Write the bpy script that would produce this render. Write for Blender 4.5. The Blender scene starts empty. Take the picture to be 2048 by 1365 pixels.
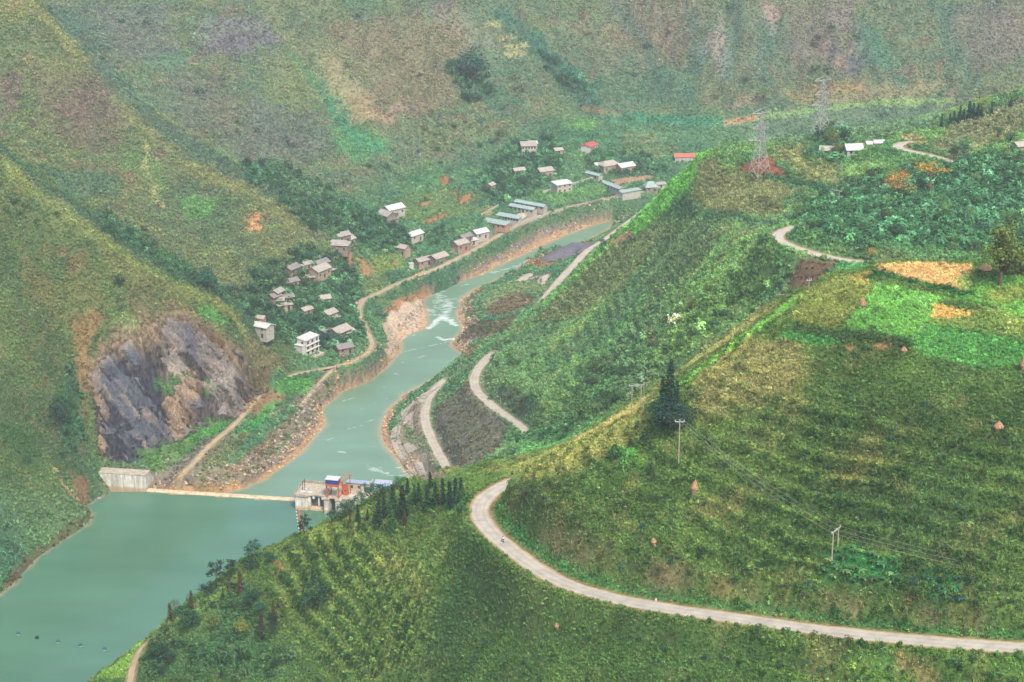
import bpy, bmesh, math, random
import numpy as np
from mathutils import Vector, Matrix

random.seed(7)
rng = np.random.default_rng(11)
scene = bpy.context.scene
COL = scene.collection

# ------------------------------------------------------------------ camera, sky, sun, exposure
CAM_H = 360.0
F_PX = 3982.0                     # focal length in pixels of the 2048 px wide photograph (70 mm lens)
TH = math.atan(1410.0 / F_PX)     # pitch below the horizontal
cam_data = bpy.data.cameras.new('camera')
cam_data.sensor_width = 36.0
cam_data.lens = 36.0 * F_PX / 2048.0
cam_data.clip_start = 1.0
cam_data.clip_end = 9000.0
cam = bpy.data.objects.new('camera', cam_data)
COL.objects.link(cam)
cam.location = (0, 0, CAM_H)
cam.rotation_euler = (math.pi / 2 - TH, 0, 0)
scene.camera = cam

SUN_EL, SUN_AZ = math.radians(54), math.radians(158)   # azimuth measured from +Y (away from the camera) towards +X
world = bpy.data.worlds.new('World')
scene.world = world
world.use_nodes = True
wn = world.node_tree.nodes
bg = wn.get('Background') or wn.new('ShaderNodeBackground')
sky = wn.new('ShaderNodeTexSky')
sky.sky_type = 'NISHITA'
sky.sun_disc = False
sky.sun_elevation = SUN_EL
sky.sun_rotation = SUN_AZ
sky.altitude = 600
sky.air_density = 1.0
sky.dust_density = 3.0
sky.ozone_density = 1.0
world.node_tree.links.new(sky.outputs[0], bg.inputs[0])
bg.inputs[1].default_value = 0.10

sun_d = bpy.data.lights.new('sun', 'SUN')
sun_d.energy = 1.5
sun_d.angle = math.radians(13)
sun_d.color = (1.0, 0.90, 0.74)
sun = bpy.data.objects.new('sun', sun_d)
COL.objects.link(sun)
sd = Vector((math.sin(SUN_AZ) * math.cos(SUN_EL), math.cos(SUN_AZ) * math.cos(SUN_EL), math.sin(SUN_EL)))
sun.rotation_euler = sd.to_track_quat('Z', 'Y').to_euler()
sun.location = (0, 300, 900)

vs = scene.view_settings
vs.view_transform = 'Standard'
vs.look = 'None'
vs.gamma = 1.0
vs.use_curve_mapping = False
vs.exposure = 1.82
cy = scene.cycles
cy.max_bounces = 5
cy.diffuse_bounces = 2
cy.glossy_bounces = 2
cy.transmission_bounces = 2
cy.transparent_max_bounces = 6
cy.volume_bounces = 1
cy.use_denoising = True

# ------------------------------------------------------------------ camera geometry: pixel of the photograph -> point in the valley
ST, CT = math.sin(TH), math.cos(TH)
def ray(px, py):
    r = (px - 1024.0) / F_PX
    v = (py - 682.5) / F_PX
    return np.array((r, CT - v * ST, -(ST + v * CT)))
def at_z(px, py, z):
    d = ray(px, py); t = (z - CAM_H) / d[2]
    return np.array((d[0] * t, d[1] * t, z))
def at_y(px, py, y):
    d = ray(px, py); t = y / d[1]
    return np.array((d[0] * t, y, CAM_H + d[2] * t))
def project(p):
    p = np.asarray(p, float)
    x, y, z = p[..., 0], p[..., 1], p[..., 2] - CAM_H
    dep = y * CT - z * ST
    up = y * ST + z * CT
    return 1024 + F_PX * x / dep, 682.5 - F_PX * up / dep, dep

# ------------------------------------------------------------------ noise
def _hash(ix, iy, seed):
    h = (ix.astype(np.int64) * 374761393 + iy.astype(np.int64) * 668265263 + seed * 974634533) & 0xffffffff
    h = ((h ^ (h >> 13)) * 1274126177) & 0xffffffff
    h = h ^ (h >> 16)
    return h
def noise(x, y, seed=0):
    """gradient noise, about -1..1"""
    ix = np.floor(x); iy = np.floor(y)
    fx = x - ix; fy = y - iy
    ux = fx * fx * fx * (fx * (fx * 6 - 15) + 10); uy = fy * fy * fy * (fy * (fy * 6 - 15) + 10)
    def g(dx, dy):
        a = _hash(ix + dx, iy + dy, seed) * (2 * math.pi / 4294967296.0)
        return np.cos(a) * (fx - dx) + np.sin(a) * (fy - dy)
    n0 = g(0, 0) * (1 - ux) + g(1, 0) * ux
    n1 = g(0, 1) * (1 - ux) + g(1, 1) * ux
    return (n0 * (1 - uy) + n1 * uy) * 1.5
def fbm(x, y, wl, octs=4, seed=0, gain=0.5):
    s = 0; a = 1.0; f = 1.0 / wl; tot = 0
    for o in range(octs):
        s = s + a * noise(x * f + 17.3 * o, y * f - 9.1 * o, seed + o)
        tot += a; a *= gain; f *= 2.03
    return s / tot
def sstep(a, b, x):
    t = np.clip((x - a) / (b - a), 0, 1)
    return t * t * (3 - 2 * t)

# ------------------------------------------------------------------ control points of the terrain
CP = []
def Zs(*pts):
    for px, py, z in pts: CP.append(at_z(px, py, z))
def Ys(*pts):
    for px, py, y in pts: CP.append(at_y(px, py, y))
def W(*pts):
    for p in pts: CP.append(np.array(p, float))
def dens(P, step):
    out = []
    for a, b in zip(P[:-1], P[1:]):
        n = max(1, int(np.linalg.norm(b - a) / step))
        for k in range(n): out.append(a + (b - a) * k / n)
    out.append(P[-1])
    return out
def zline(pts, step=9):
    P = dens([at_z(*p) for p in pts], step); CP.extend(P); return np.array(P)
def yline(pts, step=9):
    P = dens([at_y(*p) for p in pts], step); CP.extend(P); return np.array(P)

# roads and tracks (pixel, pixel, height above the reservoir)
ROAD_NEAR = [(1075,948,139),(1040,960,140),(1010,970,140.2),(985,982,140.4),(966,998,140.7),(956,1018,141),(962,1043,141.5),(984,1068,142),(1020,1098,143),(1060,1130,144),
             (1105,1158,145),(1160,1180,146.5),(1250,1204,148.5),(1350,1221,150.5),(1500,1241,153),(1650,1263,155),(1800,1279,157),(1950,1291,159),(2060,1298,160.2),(2180,1304,161.5)]
ROAD_BEND = [(1800,532,139.7),(1750,529,140),(1690,522,140.3),(1640,512,141),(1600,500,141.5),(1568,488,142),(1549,477,142.3),(1552,468,142.4),(1566,461,142.5),(1590,455,142.6)]
ROAD_FAR = [(1905,325,145),(1885,318,145),(1850,310,145),(1815,303,145),(1791,297,145.2),(1786,291,145.4),(1800,287,145.5),(1830,285,145.6)]
ROAD_BANK = [(990,706,21),(975,716,22),(957,736,23),(946,760,24),(954,785,25),(984,812,26),(1015,835,27),(1040,853,28),(1062,872,28.5)]
LANE_REVET = [(892,760,0.6),(876,772,1),(858,792,2),(849,820,3),(851,850,4),(868,890,5),(888,928,6),(905,962,6.5)]
ROAD_EAST = [(1062,634,8.5),(1085,602,8),(1118,562,8),(1148,530,7.5),(1176,500,7),(1205,484,7),(1240,458,7),(1275,432,7),(1300,418,7)]
ROAD_VALLEY = [(700,612,8),(745,592,6.5),(800,566,6),(880,535,6),(940,505,6),(1000,470,6),(1060,437,6),(1150,412,7),(1230,395,7.5),(1330,376,8),(1400,362,9)]
TRACK_VILLAGE = [(728,600,7.5),(716,618,7.5),(722,640,7.2),(736,665,6.8),(746,688,6.3),(738,706,6.2),(700,727,6),(665,735,6),(600,746,5.8),(560,760,5.4),(510,800,5.2),(470,850,5),(420,890,4.8),(385,930,4),(358,955,3.4)]
TRACK_SHORE = [(668,736,5.6),(652,752,4),(632,775,2),(606,805,0.2),(601,818,-0.5)]
LANE_SPUR = [(290,1287),(276,1305),(265,1335),(259,1370),(258,1400)]

# near hill: road, slope above it, slope below it
zline(ROAD_NEAR, 6)
Zs((1050,1040,150.7),(1100,960,159.6))
yline([(985,950,520),(1000,943,526),(1100,898,535),(1200,846,548),(1280,792,550),(1400,716,545),(1450,690,541),(1560,602,538),(1640,566,535),(1700,537,533),(1760,527,530),(1850,525,522),(1950,521,515),(2060,510,508),(2200,495,500)], 8)
yline([(1340,792,490),(1440,708,500),(1560,628,508)], 8)
Ys((1700,1180,394.3),(1700,1000,416),(1700,850,436.4),(1700,720,456.5),(1700,650,470),(1750,580,492),
   (2060,1200,379.4),(2060,1000,402.6),(2060,850,422.3),(2060,740,439.8),(2060,600,475),(2200,1200,368),(2200,900,405),(2200,700,440),
   (1400,1150,411.3),(1400,1000,430.2),(1400,850,452.5),(1400,770,466.9),(1900,1195,385),(1900,1000,408),(1900,850,428),(1900,740,446),(1900,620,474),
   (1550,1165,402),(1550,1000,423),(1550,850,444),(1550,740,463),(1560,690,476),(1850,580,488),
   (1200,1130,426.7),(1200,1000,443.6),(1200,900,464.9),(1200,862,500),(1300,1000,436.5),(1300,900,455),(1300,830,490),(1265,832,520),
   (1500,1365,384.3),(1500,1480,373.4),(2060,1345,367),(2060,1365,365),(2060,1480,354.5),(1800,1365,374),(1800,1480,363),(1200,1365,401),(1200,1480,389),(2200,1480,345))
Zs((1000,1365,120),(1000,1200,133),(1000,1480,112),(850,1365,107),(850,1230,118),(850,1100,125),(850,1010,127),(900,1010,131),(930,990,134.5),
   (650,1365,88),(650,1230,98),(650,1100,104.5),(750,1150,110),(750,1300,101),(400,1365,72),(400,1270,76),(250,1365,61),(500,1365,78),(500,1230,86),(600,1150,97),(650,1480,80),(300,1480,55),(850,1480,97),
   (920,1100,132),(950,1150,134))
zline([(945,952,132.5),(880,956,128.5),(830,962,125),(760,990,119),(690,1029,108),(650,1048,102),(600,1072,95),(550,1094,90),(500,1117,85),(450,1155,79),(400,1194,73),(350,1232,68),(300,1274,63),(250,1314,59),(200,1349,56),(150,1388,53),(60,1443,48)], 8)
# far side of the near hill
W((-185,560,-4),(-150,600,-4),(-120,640,-4),(-95,690,-4),(-60,730,-4),(-30,740,4),(-60,620,55),(-90,590,48),(-30,640,62),(-115,585,40),(-40,700,15),(0,710,18),(30,600,92),(30,650,66),(70,600,105),(70,650,78),(110,600,118),(110,650,92),
  (150,600,140),(150,650,112),(190,600,160),(200,660,128),(20,700,30),(60,690,55),(-10,610,84))
# middle right hills
Zs(*[(px,py,z) for px,py,z in ROAD_BEND]); Zs(*ROAD_FAR)
Ys((1600,570,699),(1580,592,694),(1660,560,697),(1720,545,700),(1500,630,720),(1450,680,712),(1400,700,715),(1450,550,758),(1350,640,745),(1250,760,722),(1150,860,722),(1350,720,722),
   (1400,450,850),(1300,550,880),(1250,620,865),(1150,620,940),(1400,550,800),(1300,690,795),(1200,700,850),(1100,760,850),(1180,820,795),(1200,600,925),(1100,690,905),(1250,520,930),(1340,500,880),(1300,460,935),
   (1350,420,910),(1480,480,790),(1450,400,865),(1560,380,860),(1560,425,830),(1480,370,885),(1520,350,880),(1650,450,770),(1700,400,820),(1700,335,862),(1800,400,800),(1850,470,745),(1900,350,830),(2060,400,790),(2060,300,850),(2060,480,735),(2200,400,780),
   (1950,280,880),(1950,415,790))
yline([(1100,600,995),(1150,548,986),(1200,498,976),(1250,458,965),(1300,418,950),(1350,370,930),(1385,340,910),(1410,330,900),(1450,334,895),(1480,338,886)], 9)
yline([(1480,338,886),(1550,326,900),(1600,292,908),(1640,275,912),(1700,281,905),(1760,292,890)], 12)
yline([(1800,284,885),(1880,253,900),(1950,226,906),(2060,186,912),(2200,140,915)], 12)
zline(ROAD_BANK, 10)
Zs((1120,905,55),(1020,900,32),(960,870,22),(960,930,20),(900,870,12),(1000,780,32),(1060,800,40),(1040,700,30),(950,650,6))
# far side of them
W((75,1060,22),(40,1050,10),(110,1060,45),(150,1050,70),(200,1050,78),(120,1120,25),(200,1150,35),(60,1150,9),(120,1250,10),(200,1280,14),(300,1200,30),(300,1080,80),(400,1050,110),(450,1000,150),(450,1200,40),(330,1000,128),(270,1010,112))
# right bank of the river
zline(LANE_REVET, 10); zline(ROAD_EAST, 10)
R_EAST = [(838,972,-6),(800,925,-6),(770,888,-6),(762,862,-6),(775,825,-6),(810,790,-6),(880,752,-6),(915,722,-6),(925,708,-6),(905,694,-6),(908,682,-6),(928,662,-6),(916,628,-6),(922,600,-6),(950,580,-6),(990,563,-6),(1050,531,-6),(1085,506,-6),(1130,496,-6),(1180,480,-6),(1215,462,-6),(1245,437,-6)]
zline(R_EAST, 10)
Zs((985,600,4),(1000,640,9),(940,690,4),(900,735,6),(1060,560,3),(1110,530,4),(1230,470,4),(1160,510,4),(810,850,-1),(830,910,1),(1030,600,8),(925,712,4),(1090,550,7))
# river bed and left bank
R_WEST = [(330,992,-4),(420,990,-5),(480,978,-5.5),(530,957,-6),(600,907,-6),(648,850,-6),(644,818,-6),(690,776,-6),(765,738,-6),(798,706,-6),(800,684,-6),(818,668,-6),(852,656,-6),(852,622,-6),(838,600,-6),(862,574,-6),(960,549,-6),(1040,511,-6),(1130,470,-6),(1200,444,-6),(1250,426,-6)]
zline(R_WEST, 10)
Zs((560,985,-9),(700,900,-9),(740,820,-9),(820,750,-9),(860,700,-9),(885,620,-9),(900,580,-9),(1000,545,-9),(1080,495,-9),(1180,462,-9),(450,992,-7.5),(640,990,-9),(760,950,-9))
Zs((760,655,-4.2),(780,635,-4.4),(815,615,-4.8),(835,640,-5),(790,670,-4.8))
zline([(375,975,2.2),(440,948,4),(520,892,4),(580,832,4),(622,788,2),(682,748,4),(745,722,4),(764,694,5),(758,650,4),(770,615,4),(830,585,3.5),(940,545,4),(1040,492,4),(1130,452,4),(1240,412,5)], 10)
zline(ROAD_VALLEY, 12); zline(TRACK_VILLAGE, 12); zline(TRACK_SHORE, 10)
Zs((300,935,3.5),(350,930,4),(420,900,4.5),(300,960,3),(480,850,5),(540,800,5),(590,775,5))
# village and valley floor
Zs((560,690,14),(615,735,7),(520,655,15),(660,690,8.5),(700,690,7.5),(640,620,14),(560,600,22),(640,550,23),(580,540,27),(690,490,23),(720,560,12),(760,560,9),(790,440,26),(830,470,17),(870,530,7.5),(930,490,8.5),(810,500,13),
   (900,430,16),(960,430,9),(1040,420,8),(1000,390,12),(960,360,20),(880,370,27),(1120,370,12),(1080,345,17),(1050,310,24),(1180,295,22),(1220,330,15),(1250,370,9),(1300,370,9),(1360,315,15),(1300,300,17),(1400,310,15),
   (1250,250,27),(1160,215,34),(1300,232,31),(1450,245,30),(1560,237,31),(1700,217,33),(1900,207,34),(2060,205,36),(2200,205,38),(1500,300,15),(1600,290,15),(1800,260,20),(2060,250,24))
# left hill with the quarry
Zs((-150,1330,0),(-60,1245,0),(0,1188,0),(60,1130,0),(120,1081,0),(180,1027,0),(165,1010,0.5),(190,985,2))
Zs((0,1255,-6),(100,1150,-7),(200,1050,-7),(250,1010,-7),(300,1150,-14),(100,1330,-14),(400,1050,-12),(-150,1450,-10))
Ys((0,1000,753),(0,800,798),(0,600,846),(0,450,885),(100,900,800.5),(100,700,848.7),(100,550,887.5),(-150,700,818),(-150,1000,740),(-150,450,870))
yline([(-150,190,915),(-60,260,912),(0,312,912),(60,372,910),(120,422,908),(200,472,906),(260,517,906),(330,562,912),(420,594,926),(480,637,945),(520,664,955),(560,706,958)], 9)
QUARRY_TOP = [(178,760,856),(200,712,862),(260,662,867),(330,642,886),(385,645,893),(430,692,905),(480,712,915),(550,738,930)]
QUARRY_FOOT = [(195,930,5.5),(240,927,6),(300,905,5.5),(360,880,5.2),(420,858,5.2),(478,832,5.5),(525,780,6),(560,757,6)]
yline(QUARRY_TOP, 6); zline(QUARRY_FOOT, 6)
Ys((150,870,822),(150,960,803)); W((-262,985,84),(-215,985,52),(-178,990,32),(-330,1000,110),(-140,995,22))
# left spur
yline([(-150,-30,1185),(0,5,1190),(60,2,1200),(110,47,1195),(150,102,1185),(200,152,1175),(300,257,1150),(400,330,1135),(520,385,1125),(600,442,1105),(640,482,1095)], 12)
Ys((0,200,1130),(0,280,1080),(150,300,1110),(150,400,1050),(300,400,1090),(300,490,1040),(450,450,1080),(450,540,1045),(550,520,1065),(100,100,1165),(200,440,1045),(330,532,1035),(430,575,1030),(520,635,1010),(-150,150,1110))
W((-262,1245,60),(-310,1260,78),(-380,1260,95))
# far mountains
Ys((400,315,1230),(300,240,1270),(520,370,1180),(200,130,1320),(130,30,1400),(300,100,1380),(300,0,1440),(500,200,1330),(500,100,1390),(600,300,1285),(700,200,1370),(700,100,1420),(750,0,1480),(700,300,1310),(700,380,1236),(850,250,1365),(850,150,1415),(850,330,1319),
   (900,50,1460),(1000,0,1490),(1000,150,1440),(1000,250,1390),(1030,40,1525),(1100,150,1472),(1180,210,1450),(1100,0,1550),(1200,100,1500),(1300,0,1540),(1300,120,1490),(1450,100,1490),(1450,0,1525),(1600,100,1490),(1600,0,1530),(1750,0,1535),(1750,100,1490),(1750,170,1465),
   (1900,100,1490),(1900,0,1540),(2060,0,1540),(2060,100,1490),(2200,0,1545),(2200,120,1485),(1600,180,1465),(500,0,1450),(-100,60,1420))
for xx in range(-560, 600, 140):
    W((xx,1680,185 + 12 * math.sin(xx * .02)),(xx,1800,262 + 16 * math.sin(xx * .017 + 1)),(xx,1920,318 + 10 * math.sin(xx * .03)))
W((-560,1300,150),(-560,1100,170),(-560,1500,170),(560,1500,90),(560,1300,55),(560,1150,60),(560,950,165),(420,820,150),(420,900,168),(350,700,165),(300,560,190),(250,420,190),(250,350,165),(180,330,150),(560,700,190),(-60,345,85),(-160,420,30),(-250,480,-8),(-300,600,-10),(-320,700,-6),(-420,760,60),(-420,900,150),(-520,850,160),(60,335,118),(-380,560,-5))
CP = np.array(CP)

# ------------------------------------------------------------------ height field on a rectilinear grid
def axis(segs):
    out = [segs[0][0]]
    for a, b, st in segs:
        n = int(round((b - a) / st)); out += list(a + (b - a) * (np.arange(n) + 1) / n)
    return np.array(out)
GX = axis([(-560,-330,4.5),(-330,-150,1.9),(-150,150,1.05),(150,330,1.9),(330,560,4.5)])
GY = axis([(335,600,0.95),(600,1080,1.45),(1080,1600,2.2),(1600,1930,6)])
NX, NY = len(GX), len(GY)

def rbf_eval(ctrl, val, qx, qy):
    c = ctrl[:, :2].astype(np.float64)
    D = np.sqrt(((c[:, None, :] - c[None, :, :]) ** 2).sum(-1))
    n = len(c)
    A = np.zeros((n + 3, n + 3)); A[:n, :n] = -D - np.eye(n) * 0.4
    A[:n, n] = 1; A[:n, n + 1:] = c / 500.0; A[n, :n] = 1; A[n + 1:, :n] = (c / 500.0).T
    b = np.zeros(n + 3); b[:n] = val
    w = np.linalg.solve(A, b)
    out = np.empty(len(qx), np.float32)
    cx, cyy = c[:, 0].astype(np.float32), c[:, 1].astype(np.float32); ww = w[:n].astype(np.float32)
    for i in range(0, len(qx), 20000):
        x = qx[i:i + 20000].astype(np.float32); y = qy[i:i + 20000].astype(np.float32)
        d = np.sqrt((x[:, None] - cx) ** 2 + (y[:, None] - cyy) ** 2)
        out[i:i + 20000] = -(d @ ww) + w[n] + (w[n + 1] * x + w[n + 2] * y) / 500.0
    return out
CS = 3.5
CGX = np.arange(-567, 571, CS); CGY = np.arange(328, 1942, CS)
cxx, cyy_ = np.meshgrid(CGX, CGY)
def blur(a, s):
    r = int(3 * s / CS) + 1
    k = np.exp(-0.5 * (np.arange(-r, r + 1) * CS / s) ** 2); k /= k.sum()
    for ax in (0, 1):
        p = np.pad(a, [(r, r) if i == ax else (0, 0) for i in (0, 1)], mode='edge')
        a = sum(k[j] * np.take(p, np.arange(j, j + a.shape[ax]), axis=ax) for j in range(2 * r + 1))
    return a
def bil(gx, gy, a, x, y):
    """bilinear lookup on a rectilinear grid"""
    i = np.clip(np.searchsorted(gx, x) - 1, 0, len(gx) - 2); j = np.clip(np.searchsorted(gy, y) - 1, 0, len(gy) - 2)
    u = np.clip((x - gx[i]) / (gx[i + 1] - gx[i]), 0, 1); v = np.clip((y - gy[j]) / (gy[j + 1] - gy[j]), 0, 1)
    return (a[j, i] * (1 - u) + a[j, i + 1] * u) * (1 - v) + (a[j + 1, i] * (1 - u) + a[j + 1, i + 1] * u) * v
hc = rbf_eval(CP, CP[:, 2], cxx.ravel(), cyy_.ravel()).reshape(cxx.shape)
hc = blur(hc, 3.2)
res = CP[:, 2] - bil(CGX, CGY, hc, CP[:, 0], CP[:, 1])
hc = hc + blur(rbf_eval(CP, res, cxx.ravel(), cyy_.ravel()).reshape(cxx.shape), 2.0)
XX, YY = np.meshgrid(GX, GY)
H = bil(CGX, CGY, hc, XX.ravel(), YY.ravel()).reshape(XX.shape)
# ------------------------------------------------------------------ distances to polygons and polylines (world plan)
def seg_dist(x, y, P, closed=False):
    """distance, parameter (index + fraction) of the nearest point on a polyline"""
    best = np.full(x.shape, 1e9, np.float32); par = np.zeros(x.shape, np.float32)
    n = len(P)
    for i in range(n if closed else n - 1):
        a = P[i]; b = P[(i + 1) % n]
        dx, dy = b[0] - a[0], b[1] - a[1]
        L = dx * dx + dy * dy + 1e-9
        t = np.clip(((x - a[0]) * dx + (y - a[1]) * dy) / L, 0, 1)
        d = np.hypot(x - a[0] - t * dx, y - a[1] - t * dy)
        m = d < best
        best = np.where(m, d, best); par = np.where(m, i + t, par)
    return best, par
def inside(x, y, P):
    c = np.zeros(x.shape, bool); n = len(P)
    for i in range(n):
        x0, y0 = P[i][0], P[i][1]; x1, y1 = P[(i + 1) % n][0], P[(i + 1) % n][1]
        if y0 == y1: continue
        m = ((y0 > y) != (y1 > y)) & (x < (x1 - x0) * (y - y0) / (y1 - y0) + x0)
        c ^= m
    return c
def sdist(x, y, P):
    d, _ = seg_dist(x, y, P, True)
    return np.where(inside(x, y, P), -d, d)
def window(P, pad):
    """slices of the grid that hold a polygon"""
    P = np.asarray(P)
    i0, i1 = np.searchsorted(GX, P[:, 0].min() - pad), np.searchsorted(GX, P[:, 0].max() + pad)
    j0, j1 = np.searchsorted(GY, P[:, 1].min() - pad), np.searchsorted(GY, P[:, 1].max() + pad)
    return (slice(j0, max(j1, j0 + 1)), slice(i0, max(i1, i0 + 1)))

# ------------------------------------------------------------------ which hill a place belongs to
REG_POLY = {
    'near': [(-235, 300), (-212, 560), (-150, 645), (-70, 735), (-10, 720), (60, 668), (200, 648), (700, 640), (700, 300)],
    'left': [(-700, 300), (-700, 1010), (-262, 985), (-178, 990), (-135, 990), (-112, 968), (-116, 940), (-150, 880), (-168, 848), (-184, 838), (-186, 816), (-190, 780), (-300, 640)],
    'middle': [(-10, 720), (-5, 845), (0, 880), (-14, 935), (8, 985), (28, 1000), (48, 1040), (75, 1060), (200, 1110), (350, 1040), (500, 1040), (700, 1010), (700, 640), (200, 648), (60, 668)],
    'spur': [(-262, 985), (-178, 990), (-135, 990), (-112, 1045), (-98, 1090), (-108, 1150), (-262, 1245), (-380, 1270), (-700, 1350), (-700, 1010)],
    'far': [(-700, 1350), (-380, 1270), (-262, 1245), (-108, 1165), (-60, 1290), (0, 1350), (40, 1420), (110, 1410), (700, 1410), (700, 2100), (-700, 2100)],
}
REG_ID = {'valley': 0, 'near': 1, 'left': 2, 'middle': 3, 'spur': 4, 'far': 5}
REG = np.zeros(XX.shape, np.int8)
for k, P in REG_POLY.items():
    REG[inside(XX, YY, P)] = REG_ID[k]
RMC = np.stack([(bil(GX, GY, (REG == i).astype(np.float32), cxx.ravel(), cyy_.ravel())).reshape(cxx.shape) for i in range(6)])
RM = [bil(CGX, CGY, blur(RMC[i], 9), XX.ravel(), YY.ravel()).reshape(XX.shape) for i in range(6)]   # soft masks

# ------------------------------------------------------------------ relief
n_big = fbm(XX, YY, 120, 3, 3); n_mid = fbm(XX, YY, 38, 3, 21); n_small = fbm(XX, YY, 11, 3, 41)
n_tiny = fbm(XX, YY, 3.6, 2, 61)
rib = 1 - np.abs(fbm(XX + 0.35 * YY, YY * 0.30, 56, 4, 77)) * 2.2       # ribs and gullies running downhill
rib2 = 1 - np.abs(fbm(XX - 0.4 * YY, YY * 0.5, 19, 3, 97)) * 2.2
relief = (RM[1] * (0.9 * n_mid + 0.5 * n_small + 0.22 * n_tiny)
          + RM[2] * (1.6 * n_mid + 1.5 * n_small + 0.5 * n_tiny + 3.0 * rib2 + 3.2 * rib)
          + RM[3] * (1.8 * n_mid + 1.3 * n_small + 0.4 * n_tiny + 0.8 * rib2)
          + RM[4] * (2.5 * n_mid + 1.6 * n_small + 0.5 * n_tiny + 4.0 * rib2 + 6.0 * rib)
          + RM[5] * (5.0 * n_big + 3.2 * n_mid + 1.7 * n_small + 11.0 * rib + 3.4 * rib2)
          + RM[0] * (0.35 * n_small + 0.2 * n_tiny))
H0 = H.copy()
H = H + relief
def hgt(x, y):
    return bil(GX, GY, H, np.asarray(x, float), np.asarray(y, float))

# first place where the sight line through a pixel meets the land
def cast(pts):
    pts = np.asarray(pts, float).reshape(-1, 2)
    out = np.full((len(pts), 3), np.nan)
    D = np.array([ray(px, py) for px, py in pts])
    Dy = D / D[:, 1:2]
    ys = np.concatenate([np.arange(340, 620, .6), np.arange(620, 1100, 1.2), np.arange(1100, 1900, 2.0)])
    for s in range(0, len(pts), 256):
        d = Dy[s:s + 256]
        x = d[:, 0:1] * ys; z = CAM_H + d[:, 2:3] * ys
        g = z - hgt(x, np.broadcast_to(ys, x.shape))
        hit = g < 0
        k = np.argmax(hit, 1)
        for i in range(len(d)):
            if hit[i, k[i]] and k[i] > 0:
                a, b = g[i, k[i] - 1], g[i, k[i]]
                y = ys[k[i] - 1] + (ys[k[i]] - ys[k[i] - 1]) * a / (a - b)
            else:
                y = ys[-1]
            out[s + i] = (d[i, 0] * y, y, 0)
    out[:, 2] = hgt(out[:, 0], out[:, 1])
    return out
def dens2(pts, step=14, closed=False):
    P = [np.array(p[:2], float) for p in pts]
    if closed: P = P + [P[0]]
    out = []
    for a, b in zip(P[:-1], P[1:]):
        n = max(1, int(np.linalg.norm(b - a) / step))
        for k in range(n): out.append(a + (b - a) * k / n)
    if not closed: out.append(P[-1])
    return np.array(out)

# terraces: the slope is stepped along its contour lines
STEP = [np.zeros(XX.shape), np.zeros(XX.shape)]      # where the risers and the outer lips of the terraces lie
def terrace(Hh, period, strength, mask, warp):
    f = (Hh + warp) / period
    fl = np.floor(f); fr = f - fl
    s = sstep(0.34, 0.66, fr)
    riser = sstep(.28, .42, fr) * (1 - sstep(.62, .74, fr)); lip = sstep(.60, .70, fr) * (1 - sstep(.80, .95, fr))
    STEP[0] = np.maximum(STEP[0], riser * mask); STEP[1] = np.maximum(STEP[1], lip * mask)
    return Hh + period * (s - fr) * strength * mask
nearR = RM[1] * (1 - sstep(184, 190, H0)) * (1 - sstep(492, 508, YY)) * sstep(140, 152, H0) * sstep(-15, 15, XX + (YY - 430) * .12)
def cast0(pts):      # where sight lines meet the smooth hill (used before the relief is cut)
    global H
    keep, H = H, H0
    P = cast(dens2(pts, 16, True))[:, :2]; H = keep
    return P
RP = cast0([(560,1110),(640,1065),(700,1040),(760,1075),(860,1150),(880,1215),(850,1260),(900,1330),(880,1380),(640,1380),(600,1300),(540,1200)])
nearL = RM[1] * (1 - sstep(-5, 5, sdist(XX, YY, RP) + 3 * n_mid))
patchy = np.clip(0.55 + 1.1 * fbm(XX, YY, 60, 2, 133), 0, 1)
H = terrace(H, 2.9, 0.95, nearR * np.clip(patchy + .3, 0, 1), 2.6 * fbm(XX, YY, 42, 3, 131))
H = terrace(H, 3.3, 0.9, nearL, 0.8 * fbm(XX, YY, 40, 2, 151))
H = terrace(H, 4.0, 0.55, RM[3] * patchy, 2.2 * fbm(XX, YY, 70, 2, 171))
H = terrace(H, 4.2, 0.5, (RM[4] + RM[5] + RM[2] * .8) * patchy, 2.2 * fbm(XX, YY, 90, 2, 191))
H = terrace(H, 2.2, 0.6, RM[0] * patchy * sstep(8, 12, H0), 1.0 * fbm(XX, YY, 50, 2, 211))

# quarry face: fractured ledges
QT = np.array([at_y(*p) for p in QUARRY_TOP]); QF = np.array([at_z(*p) for p in QUARRY_FOOT])
QPOLY = np.concatenate([QT[:, :2], QF[::-1, :2]])
w = window(QPOLY, 14)
qd = sdist(XX[w], YY[w], QPOLY)
qm = 1 - sstep(-1, 5, qd)
H[w] += qm * (3.2 * fbm(XX[w] * 1.0 + H[w] * .5, YY[w] * .8, 13, 4, 301) + 2.0 * np.abs(fbm(XX[w] + .8 * YY[w], H[w] * 1.5, 7, 3, 311)) - .8)
qf = (H[w] + 2.2 * fbm(XX[w], YY[w], 16, 3, 321) + .25 * XX[w]) / 4.2; qr = qf - np.floor(qf)
H[w] += qm * 4.2 * (sstep(.3, .55, qr) - qr) * .85

# river: bed cut below the water, shore kept above it
RW = np.array([at_z(p[0], p[1], -6) for p in R_WEST]); RE = np.array([at_z(*p) for p in R_EAST])
RIVER = np.concatenate([RW[:, :2], [(75, 1290), (150, 1330), (150, 1260), (100, 1200)], RE[::-1, :2], [(-30, 790), (-60, 800)]])
w = window(RIVER, 40)
rd = sdist(XX[w], YY[w], RIVER) + 1.2 * fbm(XX[w], YY[w], 9, 3, 401)
Hw = H[w]
Hin = np.minimum(Hw, -6.15 + 0.35 * np.maximum(rd, -8))
Hout = np.maximum(Hw, -5.95 + 0.33 * np.minimum(rd, 5))
H[w] = np.where(rd < 0, Hin, np.where(YY[w] > 812, Hout, Hw))
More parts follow.
